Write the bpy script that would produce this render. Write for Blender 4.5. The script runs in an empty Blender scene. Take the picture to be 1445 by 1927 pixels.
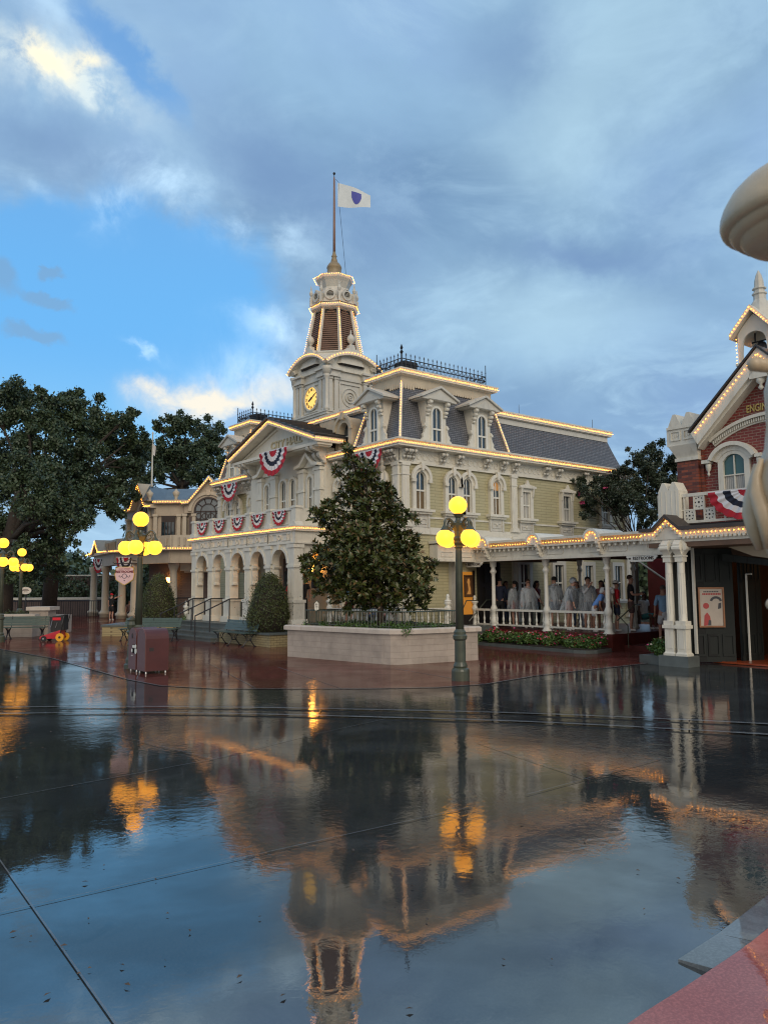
import bpy, math, random
import numpy as np
from mathutils import Vector, Matrix, Euler
S = bpy.context.scene
PI = math.pi
R = math.radians
rnd = random.Random(7)

# ---------------------------------------------------------------- camera
FW = Vector((0.622, 0.783, 0)).normalized()
RT = Vector((FW.y, -FW.x, 0))
UPZ = Vector((0, 0, 1))
CAM = Vector((-16.6, -20.0, 1.95))
pitch, roll = 0.0953, 0.0066
fwd = FW*math.cos(pitch) + UPZ*math.sin(pitch)
up0 = -FW*math.sin(pitch) + UPZ*math.cos(pitch)
rt = RT*math.cos(roll) - up0*math.sin(roll)
up = RT*math.sin(roll) + up0*math.cos(roll)
cd = bpy.data.cameras.new("camera")
cam = bpy.data.objects.new("camera", cd)
S.collection.objects.link(cam)
cam.matrix_world = Matrix(((rt.x, up.x, -fwd.x, CAM.x), (rt.y, up.y, -fwd.y, CAM.y), (rt.z, up.z, -fwd.z, CAM.z), (0, 0, 0, 1)))
cd.sensor_fit = 'HORIZONTAL'
cd.sensor_width = 36
cd.lens = 36*1470/1445
cd.clip_start = 0.05
cd.clip_end = 3000
cd.dof.use_dof = True
cd.dof.focus_distance = 24
cd.dof.aperture_fstop = 11
S.camera = cam

# ---------------------------------------------------------------- sky
W = bpy.data.worlds.new("World")
S.world = W
W.use_nodes = True
NT = W.node_tree
for n_ in list(NT.nodes):
    NT.nodes.remove(n_)

class G:                      # tiny node-graph helper
    def __init__(s, nt): s.nt = nt
    def put(s, inp, v):
        if hasattr(v, 'is_output'): s.nt.links.new(v, inp)
        elif v is not None:
            if isinstance(v, (tuple, list)) and len(v) == 3 and inp.type == 'RGBA': v = (*v, 1)
            inp.default_value = v
    def m(s, op, a, b=None, c=None, clamp=False):
        n = s.nt.nodes.new('ShaderNodeMath'); n.operation = op; n.use_clamp = clamp
        for i, v in enumerate((a, b, c)): s.put(n.inputs[i], v)
        return n.outputs[0]
    def v(s, op, a, b=None, scale=None):
        n = s.nt.nodes.new('ShaderNodeVectorMath'); n.operation = op
        s.put(n.inputs[0], a)
        if b is not None: s.put(n.inputs[1], b)
        if scale is not None: s.put(n.inputs['Scale'], scale)
        return n.outputs['Value'] if op in ('DOT_PRODUCT', 'LENGTH') else n.outputs[0]
    def mix(s, f, a, b, mode='MIX'):
        n = s.nt.nodes.new('ShaderNodeMix'); n.data_type = 'RGBA'; n.blend_type = mode
        s.put(n.inputs[0], f); s.put(n.inputs[6], a); s.put(n.inputs[7], b)
        return n.outputs[2]
    def ramp(s, f, lo, hi, smooth=True):
        n = s.nt.nodes.new('ShaderNodeMapRange'); n.interpolation_type = 'SMOOTHSTEP' if smooth else 'LINEAR'
        n.clamp = True
        s.put(n.inputs[0], f); s.put(n.inputs[1], lo); s.put(n.inputs[2], hi)
        return n.outputs[0]
    def noise(s, vec, scale, detail=4, rough=.55, dist=0.0, out=0):
        n = s.nt.nodes.new('ShaderNodeTexNoise')
        s.put(n.inputs['Vector'], vec); s.put(n.inputs['Scale'], scale); s.put(n.inputs['Detail'], detail)
        s.put(n.inputs['Roughness'], rough); s.put(n.inputs['Distortion'], dist)
        return n.outputs[out]
    def xyz(s, x, y, z):
        n = s.nt.nodes.new('ShaderNodeCombineXYZ')
        s.put(n.inputs[0], x); s.put(n.inputs[1], y); s.put(n.inputs[2], z); return n.outputs[0]
    def sep(s, v):
        n = s.nt.nodes.new('ShaderNodeSeparateXYZ'); s.put(n.inputs[0], v); return n.outputs
    def new(s, t, **k):
        n = s.nt.nodes.new(t)
        for a, b in k.items(): setattr(n, a, b)
        return n

g = G(NT)
D0 = g.new('ShaderNodeTexCoord').outputs['Generated']
def heading(az, el):          # az: degrees right of the street axis, el: degrees up
    a, e = R(az), R(el)
    return (FW*math.cos(a) + RT*math.sin(a))*math.cos(e) + UPZ*math.sin(e)
sx_, sy_, sz_ = g.sep(D0)
zc = g.m('MAXIMUM', sz_, 0.0)
# plane-projected coordinates give the clouds perspective
pz = g.m('ADD', zc, 0.22)
pl = g.xyz(g.m('DIVIDE', sx_, pz), g.m('DIVIDE', sy_, pz), g.m('MULTIPLY', sz_, 1.5))
n1 = g.noise(pl, 1.5, 6, .55, .35)
n2 = g.noise(pl, 4.0, 6, .6, .5)
n3 = g.noise(D0, 2.3, 5, .5, .4)
warp = g.v('SCALE', g.v('SUBTRACT', g.noise(D0, 5.0, 5, .6, .0, 1), (.5, .5, .5)), None, .075)
warp2 = g.v('SCALE', g.v('SUBTRACT', g.noise(D0, 20.0, 5, .65, .3, 1), (.5, .5, .5)), None, .045)
DW = g.v('ADD', g.v('ADD', D0, warp), warp2)
def blob(az, el, sx, sy, rot=0, p=1.0, src=None):
    c = heading(az, el)
    e1 = Vector((c.y, -c.x, 0)).normalized(); e2 = e1.cross(c)
    if e2.z < 0: e2 = -e2
    a = R(rot)
    f1 = e1*math.cos(a) + e2*math.sin(a); f2 = -e1*math.sin(a) + e2*math.cos(a)
    sx, sy = math.sin(R(sx)), math.sin(R(sy))
    src = src or DW
    u = g.v('DOT_PRODUCT', src, tuple(f1/sx)); v = g.v('DOT_PRODUCT', src, tuple(f2/sy))
    u0 = f1.dot(c)/sx; v0 = f2.dot(c)/sy
    q = g.m('ADD', g.m('MULTIPLY', g.m('SUBTRACT', u, u0), g.m('SUBTRACT', u, u0)), g.m('MULTIPLY', g.m('SUBTRACT', v, v0), g.m('SUBTRACT', v, v0)))
    if p != 1.0: q = g.m('POWER', q, p)
    ex = g.m('EXPONENT', g.m('MULTIPLY', q, -1.0))
    return g.m('MULTIPLY', ex, g.m('GREATER_THAN', g.v('DOT_PRODUCT', D0, tuple(c)), 0.0))
def addm(*a):
    r = a[0]
    for b in a[1:]: r = g.m('ADD', r, b)
    return r
# clear air: bright cyan low, deeper blue high
clear = g.mix(g.ramp(zc, 0.05, 0.30), (.25, .50, .66), (.10, .335, .65))
clear = g.mix(g.ramp(zc, 0.30, 0.62), clear, (.12, .27, .52))
# cloud sheet
cl = g.mix(g.ramp(n1, .32, .66), (.125, .225, .36), (.235, .385, .54))
cl = g.mix(g.m('MULTIPLY', g.ramp(n3, .40, .66), .45), cl, (.215, .33, .56))
cl = g.mix(g.m('MULTIPLY', g.ramp(n2, .44, .70), .6), cl, (.31, .47, .61))
light = addm(blob(14.5, 30.5, 5, 4.5), blob(12, 18.5, 8, 3.5, -8), g.m('MULTIPLY', blob(18, 37, 5, 4), .8), g.m('MULTIPLY', blob(-2, 20, 4, 6, 0), .35), g.m('MULTIPLY', blob(24, 33, 4, 4, 0), .4))
cl = g.mix(g.m('MULTIPLY', light, .62, clamp=True), cl, (.36, .53, .63))
dark = addm(blob(-8.5, 29, 7, 2.6, -36), blob(15, 22.6, 5.0, 1.1, -9), g.m('MULTIPLY', blob(10.5, 35.5, 3, 2.4), .7), g.m('MULTIPLY', blob(-23, 28.5, 5, 1.8), .7), g.m('MULTIPLY', blob(0, 26, 3, 6), .5), g.m('MULTIPLY', blob(21, 25, 3, 4, 0), .45))
cl = g.mix(g.m('MULTIPLY', dark, .8, clamp=True), cl, (.125, .215, .375))
gap = addm(g.m('MULTIPLY', blob(-18, 22, 9.0, 4.2, 4), 1.6), g.m('MULTIPLY', blob(-24, 15, 10, 6, 0), 1.5), g.m('MULTIPLY', blob(-12, 14.5, 7, 4.5, 0), .8),
           g.m('MULTIPLY', blob(-17.8, 33.5, 3.6, 1.0, -38), .65), g.m('MULTIPLY', blob(-22, 35.5, 3.5, 1.2, -20), .7), g.m('MULTIPLY', blob(-42, 20, 10, 10), .8))
gapn = g.ramp(addm(gap, g.m('MULTIPLY', g.m('SUBTRACT', n1, .5), .9)), .28, 1.0)
col = g.mix(gapn, cl, clear)
col = g.mix(g.m('MULTIPLY', g.ramp(zc, .16, .0), .55), col, (.27, .47, .70))
# wisps, grey scraps, and the sunlit heaps
wz = g.noise(D0, 11.0, 7, .62, .35)
wz2 = g.noise(D0, 26.0, 6, .62, .3)
wisp = addm(blob(-16.5, 27.6, 3.0, 1.2, 0), blob(-20.0, 25.6, .75, 1.6, -25), g.m('MULTIPLY', blob(-9.2, 25.0, 3.4, 1.2, -12), .9), g.m('MULTIPLY', blob(-8.0, 19.2, 2.6, .9, 0), .9),
            g.m('MULTIPLY', blob(-17.4, 16.3, 1.1, .25, -16), .9), g.m('MULTIPLY', blob(-26, 36, 4, 1.0, -35), .6), g.m('MULTIPLY', blob(-24.5, 25.5, 1.2, .6, -15), .5), g.m('MULTIPLY', blob(-8.5, 15.8, 4.5, 2.0, 15), .8))
col = g.mix(g.m('MULTIPLY', g.m('MULTIPLY', wisp, g.ramp(wz, .34, .66)), .85, clamp=True), col, (.50, .70, .87))
scrap = addm(blob(-23.3, 20.2, .95, .5, 10), blob(-24.2, 18.4, 1.7, .5, -8), blob(-24.9, 16.2, 2.4, .55, -14), blob(-27, 20, 1.2, 1.4, -5))
col = g.mix(g.m('MULTIPLY', g.ramp(scrap, .22, .8), .55), col, (.15, .25, .37))
sun_heap = g.m('MULTIPLY', addm(blob(-23.6, 32.8, 3.2, 1.2, -8), g.m('MULTIPLY', blob(-27, 32.8, 2.0, 1.6, 0), .5), g.m('MULTIPLY', blob(-20.6, 31.9, 2.0, 1.0, -14), .8)), g.ramp(wz2, .30, .62))
col = g.mix(g.m('MULTIPLY', sun_heap, 1.0, clamp=True), col, (.55, .64, .66))
core = g.m('MULTIPLY', addm(blob(-24.4, 32.9, 1.7, .6, -24), g.m('MULTIPLY', blob(-22.2, 33.5, .8, .5, 30), .8)), g.ramp(wz2, .28, .5))
col = g.mix(g.m('MULTIPLY', core, 1.1, clamp=True), col, (.86, .78, .56))
low = g.m('MULTIPLY', addm(g.m('MULTIPLY', blob(-13.2, 13.6, 3.0, .8, 2), 1.2), g.m('MULTIPLY', blob(-8.5, 14.4, 2.6, 1.3, 15), .8), g.m('MULTIPLY', blob(-17.2, 13.5, 1.3, .8, 0), 1.0), g.m('MULTIPLY', blob(-15.2, 12.4, 2.5, .7, 0), .6)), g.ramp(wz, .32, .58))
col = g.mix(g.m('MULTIPLY', low, .95, clamp=True), col, (.72, .66, .54))
lowd = addm(blob(-11.4, 12.1, 2.2, .9, 24), g.m('MULTIPLY', blob(-8.5, 11.6, 3, 1.2, 0), .9))
col = g.mix(g.m('MULTIPLY', g.ramp(lowd, .3, .9), .75), col, (.22, .36, .56))
# sky half behind the camera made brighter, added to light the facades
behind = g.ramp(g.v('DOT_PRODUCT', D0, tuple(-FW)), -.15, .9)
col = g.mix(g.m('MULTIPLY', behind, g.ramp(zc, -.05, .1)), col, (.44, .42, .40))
sky = g.new('ShaderNodeTexSky')
sky.sky_type = 'NISHITA'; sky.sun_disc = False
sky.sun_elevation = R(28); sky.sun_rotation = R(215)
col = g.mix(.012, col, sky.outputs[0], 'ADD')
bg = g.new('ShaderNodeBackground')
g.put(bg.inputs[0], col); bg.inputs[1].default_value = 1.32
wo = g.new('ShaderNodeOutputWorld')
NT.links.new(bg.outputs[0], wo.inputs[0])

sd = bpy.data.lights.new("sun", 'SUN')
sd.energy = 1.3; sd.angle = R(40); sd.color = (1.0, .87, .70)
sun = bpy.data.objects.new("sun", sd)
S.collection.objects.link(sun)
sdir = -(-FW*math.cos(R(32)) + UPZ*math.sin(R(32)) + RT*.25)
sun.rotation_euler = sdir.to_track_quat('-Z', 'Y').to_euler()
sun.location = (-40, -50, 40)

S.view_settings.view_transform = 'Standard'
S.view_settings.look = 'None'
S.view_settings.exposure = 0
S.view_settings.gamma = 1
S.render.engine = 'CYCLES'
S.cycles.use_denoising = True
S.cycles.max_bounces = 6
S.cycles.diffuse_bounces = 3
S.cycles.glossy_bounces = 4
S.cycles.transmission_bounces = 3
S.cycles.sample_clamp_indirect = 6
S.cycles.filter_width = 1.15

# ---------------------------------------------------------------- materials
def newmat(name):
    m = bpy.data.materials.new(name); m.use_nodes = True
    nt = m.node_tree
    b = nt.nodes['Principled BSDF']
    return m, G(nt), b
def paint(name, col, rough=.5, var=.12, scale=3.0, bump=.0, bscale=40, metal=0.0, coat=0.0, dirt=None):
    m, q, b = newmat(name)
    P = q.new('ShaderNodeNewGeometry').outputs['Position']
    n = q.noise(P, scale, 5, .6)
    k = q.ramp(n, .3, .7, False)
    c = q.mix(k, tuple(x*(1-var) for x in col), tuple(min(1, x*(1+var)) for x in col))
    if dirt:
        c = q.mix(q.m('MULTIPLY', q.ramp(q.noise(q.v('MULTIPLY', P, (6, 6, 1.2)), 1.3, 5, .6), .5, .75), .5), c, dirt)
    q.put(b.inputs['Base Color'], c)
    b.inputs['Roughness'].default_value = rough
    b.inputs['Metallic'].default_value = metal
    b.inputs['Coat Weight'].default_value = coat
    if bump:
        bn = q.new('ShaderNodeBump'); bn.inputs['Strength'].default_value = bump; bn.inputs['Distance'].default_value = .01
        q.put(bn.inputs['Height'], q.noise(P, bscale, 4, .6)); q.put(b.inputs['Normal'], bn.outputs[0])
    return m
def courses(name, c1, c2, mortar, bw, bh, mw=.01, rough=.7, bump=.5, var=.5, squash=.5, offs=.5):
    """brick, board or slate courses laid over upright or sloping faces (world metres)"""
    m, q, b = newmat(name)
    P = q.new('ShaderNodeNewGeometry').outputs['Position']
    x, y, z = q.sep(P)
    v = q.xyz(q.m('ADD', x, y), z, 0.0)
    t = q.new('ShaderNodeTexBrick')
    t.offset = offs
    q.put(t.inputs['Vector'], v); q.put(t.inputs['Color1'], c1); q.put(t.inputs['Color2'], c2); q.put(t.inputs['Mortar'], mortar)
    t.inputs['Scale'].default_value = 1; t.inputs['Mortar Size'].default_value = mw
    t.inputs['Brick Width'].default_value = bw; t.inputs['Row Height'].default_value = bh
    t.inputs['Mortar Smooth'].default_value = .2
    n = q.noise(P, 2.2, 5, .6)
    c = q.mix(q.m('MULTIPLY', q.ramp(n, .3, .75), var), t.outputs[0], tuple(x*.62 for x in c1))
    q.put(b.inputs['Base Color'], c)
    b.inputs['Roughness'].default_value = rough
    bn = q.new('ShaderNodeBump'); bn.invert = True; bn.inputs['Strength'].default_value = bump; bn.inputs['Distance'].default_value = .012
    q.put(bn.inputs['Height'], t.outputs[1]); q.put(b.inputs['Normal'], bn.outputs[0])
    return m
def glow(name, col, s):
    m, q, b = newmat(name)
    b.inputs['Base Color'].default_value = (.25, .12, .03, 1)
    q.put(b.inputs['Emission Color'], col); b.inputs['Emission Strength'].default_value = s
    return m

M = {}
M['siding'] = courses('yellow_siding', (.47, .425, .255), (.43, .39, .23), (.31, .28, .165), .62, .105, .010, .6, .5, .18)
M['trim'] = paint('cream_trim', (.66, .625, .53), .5, .07, 2.0, dirt=(.42, .38, .30))
M['trimg'] = paint('grey_cream_trim', (.56, .535, .465), .5, .08, 2.0, dirt=(.34, .32, .28))
M['white'] = paint('white_paint', (.70, .68, .60), .42, .05, 3.0, dirt=(.5, .47, .40))
M['tan'] = paint('tan_paint', (.50, .42, .30), .55, .1, 2.0)
M['slate'] = courses('blue_grey_slates', (.125, .128, .14), (.20, .20, .215), (.055, .056, .06), .10, .072, .012, .42, 1.0, .35)
M['roofm'] = courses('dark_seam_roof', (.035, .033, .033), (.045, .042, .042), (.015, .015, .015), .45, 9.0, .02, .35, .8, .3)
M['iron'] = paint('black_iron', (.012, .012, .016), .4, .2, 5)
M['lampg'] = paint('dark_green_enamel', (.060, .068, .045), .35, .2, 4, .15, 25, coat=.2)
M['glass'] = paint('dark_window_glass', (.015, .03, .04), .06, .2, 1.5)
M['glass'].node_tree.nodes['Principled BSDF'].inputs['IOR'].default_value = 1.9
M['curtain'] = courses('tan_curtain', (.24, .17, .09), (.15, .10, .05), (.07, .045, .02), .05, 3.0, .012, .5, .4, .2, offs=0)
M['curtw'] = courses('pale_curtain', (.50, .48, .43), (.42, .40, .36), (.28, .27, .25), .05, 3.0, .012, .5, .4, .2, offs=0)
M['lantern'] = glow('lantern_glow', (1, .42, .07), 28)
M['litwin'] = glow('warm_lit_room', (1, .36, .03), .32)
M['litdim'] = glow('dim_lit_room', (1, .45, .12), .25)
M['bulb'] = glow('bulb_glow', (1, .37, .042), 8.5)
M['globe'] = glow('lamp_globe_glow', (1.0, .37, .014), 2.7)
_q = G(M['globe'].node_tree); _l = _q.new('ShaderNodeLayerWeight'); _l.inputs[0].default_value = .5
_q.put(M['globe'].node_tree.nodes['Principled BSDF'].inputs['Emission Color'], _q.mix(_q.m('POWER', _l.outputs['Facing'], 2.0), (1.0, .37, .022), (.95, .52, .07)))
M['face'] = glow('clock_face_glow', (1.0, .60, .14), 1.25)
M['gold'] = paint('gilt', (.55, .36, .10), .35, .15, 8, metal=.6)
M['brick'] = courses('red_brick', (.235, .038, .028), (.165, .028, .022), (.30, .20, .15), .20, .072, .010, .6, .6, .35)
M['brickd'] = courses('dark_brick', (.30, .075, .035), (.06, .02, .02), (.10, .05, .04), .20, .072, .008, .6, .6, .35)
M['green'] = courses('dark_green_boards', (.008, .012, .011), (.010, .014, .012), (.003, .004, .004), .34, 4.0, .02, .7, .6, .3, offs=0)
M['dark'] = paint('dark_interior', (.012, .009, .008), .6, .3, 2)
M['wood'] = paint('brown_wood', (.09, .045, .02), .45, .3, 6, .2)
M['stucco'] = courses('pale_block_wall', (.44, .375, .315), (.40, .34, .285), (.34, .285, .235), .62, .155, .006, .65, .5, .8)
M['cap'] = paint('stone_cap', (.52, .455, .385), .55, .12, 2.5, .2, 30, dirt=(.34, .28, .23))
M['ybrick'] = courses('yellow_brick', (.36, .29, .15), (.30, .24, .12), (.16, .12, .06), .22, .075, .008, .6, .5, .3)
M['kerb'] = paint('grey_kerb_paint', (.10, .115, .11), .35, .2, 3)
M['bench'] = paint('bench_green', (.055, .085, .070), .32, .15, 6, .1)
M['red'] = paint('red_cloth', (.40, .012, .025), .7, .12, 8, .1)
M['navy'] = paint('navy_cloth', (.010, .013, .030), .7, .2, 8, .1)
M['wcloth'] = paint('white_cloth', (.66, .64, .64), .7, .06, 8, .1)
M['flag'] = paint('flag_cloth', (.62, .66, .66), .7, .05, 4)
M['emblem'] = paint('blue_print', (.07, .08, .36), .7, .2, 40)
M['bin'] = paint('maroon_bin', (.080, .018, .014), .38, .12, 4, .08, 60, coat=.3)
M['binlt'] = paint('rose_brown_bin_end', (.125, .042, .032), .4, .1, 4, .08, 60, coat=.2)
M['lilac'] = paint('pink_sign_paint', (.62, .42, .42), .5, .05, 6)
M['ink'] = paint('dark_lettering', (.03, .022, .02), .6, .1, 8)
M['rubber'] = paint('black_rubber', (.014, .014, .015), .6, .2, 8)
M['yellow'] = paint('yellow_plastic', (.75, .36, .02), .35, .1, 8)
M['redpl'] = paint('red_plastic', (.42, .012, .025), .28, .1, 8)
M['chrome'] = paint('steel', (.5, .5, .5), .3, .1, 8, metal=.8)
M['grey'] = paint('grey_metal_roof', (.12, .17, .22), .4, .12, 2)
M['beige'] = paint('beige_stucco', (.43, .36, .275), .6, .1, 1.5, .1, 20, dirt=(.3, .25, .2))
M['beigel'] = paint('pale_beige_trim', (.50, .43, .33), .55, .08, 1.5)
M['mauve'] = courses('mauve_brick', (.13, .095, .085), (.11, .08, .075), (.08, .06, .055), .22, .075, .008, .7, .4, .3)
M['soil'] = paint('dark_soil', (.025, .018, .012), .9, .4, 12, .8, 20)
M['cast'] = paint('cream_cast_paint', (.52, .41, .27), .36, .12, 9, .25, 14, dirt=(.36, .21, .09))
def skinmat(n, c): return paint(n, c, .5, .08, 20)
M['skin'] = skinmat('skin_light', (.50, .27, .19)); M['skin2'] = skinmat('skin_tan', (.32, .16, .10)); M['skin3'] = skinmat('skin_deep', (.14, .07, .045))
for nm, c in dict(c_black=(.012, .012, .014), c_navy=(.018, .024, .055), c_blue=(.24, .42, .62), c_royal=(.15, .32, .72), c_white=(.72, .70, .66), c_red=(.60, .015, .03),
                  c_brown=(.10, .055, .05), c_grey=(.16, .18, .21), c_lgrey=(.58, .59, .60), c_denim=(.05, .08, .15), c_rose=(.42, .18, .17), h_black=(.010, .008, .008), h_brown=(.045, .022, .012), h_grey=(.13, .10, .085), c_teal=(.05, .22, .22), c_maroon=(.14, .012, .018)).items():
    M[nm] = paint('cloth_'+nm[2:] if nm[0] == 'c' else 'hair_'+nm[2:], c, .75, .12, 15, .2, 60)
def poncho_mat():
    m, q, b = newmat('clear_rain_poncho')
    P = q.new('ShaderNodeNewGeometry').outputs['Position']
    b.inputs['Base Color'].default_value = (.52, .57, .60, 1)
    b.inputs['Roughness'].default_value = .22
    q.put(b.inputs['Alpha'], q.m('ADD', .22, q.m('MULTIPLY', q.ramp(q.noise(q.v('MULTIPLY', P, (14, 14, 3)), 1.0, 4, .6), .35, .65), .4)))
    bn = q.new('ShaderNodeBump'); bn.inputs['Strength'].default_value = .8; bn.inputs['Distance'].default_value = .03
    q.put(bn.inputs['Height'], q.noise(q.v('MULTIPLY', P, (9, 9, 3)), 1.0, 4, .6)); q.put(b.inputs['Normal'], bn.outputs[0])
    return m
M['poncho'] = poncho_mat()
def leafmat(name, c1, c2, c3=None, rough=.42, sc=1.2):
    m, q, b = newmat(name)
    geo = q.new('ShaderNodeNewGeometry')
    rp = geo.outputs['Random Per Island']
    c = q.mix(q.ramp(q.noise(geo.outputs['Position'], sc, 3, .6), .35, .65), c1, c2)
    c = q.mix(q.m('MULTIPLY', rp, .5), c, tuple(x*1.7 for x in c2))
    if c3: c = q.mix(q.ramp(rp, .84, .9), c, c3)
    q.put(b.inputs['Base Color'], c)
    b.inputs['Roughness'].default_value = rough
    return m
M['lmag'] = leafmat('magnolia_leaves', (.024, .040, .012), (.062, .076, .018), (.16, .10, .04), .33, 2.2)
M['loak'] = leafmat('oak_leaves', (.022, .040, .020), (.046, .070, .030), None, .5, .5)
M['lbox'] = leafmat('clipped_bush_leaves', (.026, .042, .012), (.060, .072, .014), None, .5, 1.0)
M['lmyr'] = leafmat('myrtle_leaves', (.020, .034, .020), (.036, .050, .026), None, .5, .8)
M['lbed'] = leafmat('bedding_leaves', (.035, .075, .018), (.07, .13, .025), None, .5, 3)
M['bark'] = paint('bark', (.045, .033, .024), .85, .35, 8, .9, 14)
M['fl_pink'] = paint('pink_petals', (.60, .08, .20), .6, .3, 30)
M['fl_red'] = paint('red_petals', (.50, .04, .06), .6, .3, 30)
M['fl_wht'] = paint('pale_petals', (.6, .5, .42), .6, .2, 30)

def wetmat(name, col, col2, ripple=1.0, f0=.16, slab=None):
    """stone or concrete under a film of rain water: dark body, mirror film broken by ripples, drops and drier patches"""
    m, q, b = newmat(name)
    nt = m.node_tree
    P = q.new('ShaderNodeNewGeometry').outputs['Position']
    x, y, z = q.sep(P)
    n = q.noise(P, .8, 6, .62)
    fine = q.noise(P, 60, 3, .7)
    c = q.mix(q.ramp(n, .3, .7), col, col2)
    c = q.mix(q.m('MULTIPLY', q.ramp(fine, .4, .7), .5), c, tuple(v*1.7 for v in col2))
    c = q.mix(q.m('MULTIPLY', q.ramp(q.noise(P, .55, 6, .7, .6), .52, .66), .5), c, tuple(v*1.9 for v in col2))
    c = q.mix(q.m('MULTIPLY', q.ramp(q.noise(P, 2.6, 6, .7, 1.0), .58, .70), .5), c, tuple(v*.45 for v in col))
    b.inputs['Roughness'].default_value = .8; b.inputs['Specular IOR Level'].default_value = 0
    q.put(b.inputs['Base Color'], c)
    gl = q.new('ShaderNodeBsdfGlossy')
    gl.inputs['Color'].default_value = (1.0, .965, .90, 1)
    damp = q.ramp(q.noise(P, .35, 5, .6, .3), .36, .62)              # 1 = standing water, 0 = merely damp
    q.put(gl.inputs['Roughness'], q.m('ADD', .003, q.m('MULTIPLY', q.m('SUBTRACT', 1.0, damp), .05)))
    # ripples, stronger where the breeze or the drip line disturbs the film
    near = q.v('LENGTH', q.v('SUBTRACT', P, (-14.0, -17.2, 0.0)))
    agit = q.m('MULTIPLY', q.ramp(q.noise(P, .30, 3, .5, .2), .34, .62), q.ramp(near, 1.2, 4.5))
    w0 = q.noise(P, 3.0, 2, .5); w1 = q.noise(q.v('MULTIPLY', P, (1, 1, 0)), 13, 3, .6, .5); w2 = q.noise(P, 42, 2, .5, .3)
    h = addn(q, q.m('MULTIPLY', w0, .0020), q.m('MULTIPLY', w1, .00125), q.m('MULTIPLY', w2, .00010))
    # rings of falling drops
    vo = q.new('ShaderNodeTexVoronoi'); vo.feature = 'F1'; q.put(vo.inputs['Vector'], q.v('MULTIPLY', P, (1, 1, 0))); vo.inputs['Scale'].default_value = 2.6
    dd = vo.outputs['Distance']
    cs = q.sep(vo.outputs['Color'])[0]
    ring = q.m('MULTIPLY', q.m('SINE', q.m('MULTIPLY', dd, 130.0)), q.m('MULTIPLY', q.ramp(dd, .16, .05), q.m('GREATER_THAN', cs, .55)))
    bn = q.new('ShaderNodeBump'); bn.inputs['Distance'].default_value = 1.0
    q.put(bn.inputs['Strength'], 1.0)
    hh = q.m('ADD', q.m('MULTIPLY', h, q.m('MULTIPLY', q.m('ADD', .22, q.m('MULTIPLY', agit, 1.2)), ripple)), q.m('MULTIPLY', ring, .00007))
    hh = q.m('ADD', hh, q.m('MULTIPLY', q.m('MULTIPLY', fine, q.m('SUBTRACT', 1.0, damp)), .00004))
    q.put(bn.inputs['Height'], hh)
    q.put(gl.inputs['Normal'], bn.outputs[0])
    fr = q.new('ShaderNodeLayerWeight'); fr.inputs[0].default_value = .5
    fac = q.m('ADD', f0, q.m('MULTIPLY', q.m('POWER', fr.outputs['Facing'], 4.0), .42))
    fac = q.m('MULTIPLY', fac, q.m('ADD', .55, q.m('MULTIPLY', damp, .45)))
    mx = q.new('ShaderNodeMixShader')
    q.put(mx.inputs[0], fac)
    nt.links.new(b.outputs[0], mx.inputs[1]); nt.links.new(gl.outputs[0], mx.inputs[2])
    nt.links.new(mx.outputs[0], nt.nodes['Material Output'].inputs[0])
    return m
def addn(q, *a):
    r = a[0]
    for v in a[1:]: r = q.m('ADD', r, v)
    return r
M['wet'] = wetmat('wet_dark_concrete', (.018, .021, .023), (.036, .039, .040), 1.0, .27)
M['wetred'] = wetmat('wet_red_pavement', (.075, .022, .019), (.105, .034, .028), 1.6, .20)
M['pink'] = wetmat('wet_pink_pavement', (.30, .085, .075), (.38, .12, .10), .6, .08)
M['joint'] = wetmat('joint_filler', (.09, .095, .10), (.14, .145, .15), .4, .12)
M['rail'] = wetmat('wet_rail_groove', (.010, .011, .012), (.02, .02, .022), .3, .12)
M['steel'] = wetmat('wet_pale_concrete_band', (.17, .18, .185), (.24, .25, .255), .5, .16)
M['edge'] = wetmat('wet_grey_kerbstone', (.105, .115, .12), (.14, .15, .155), .5, .10)
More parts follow.
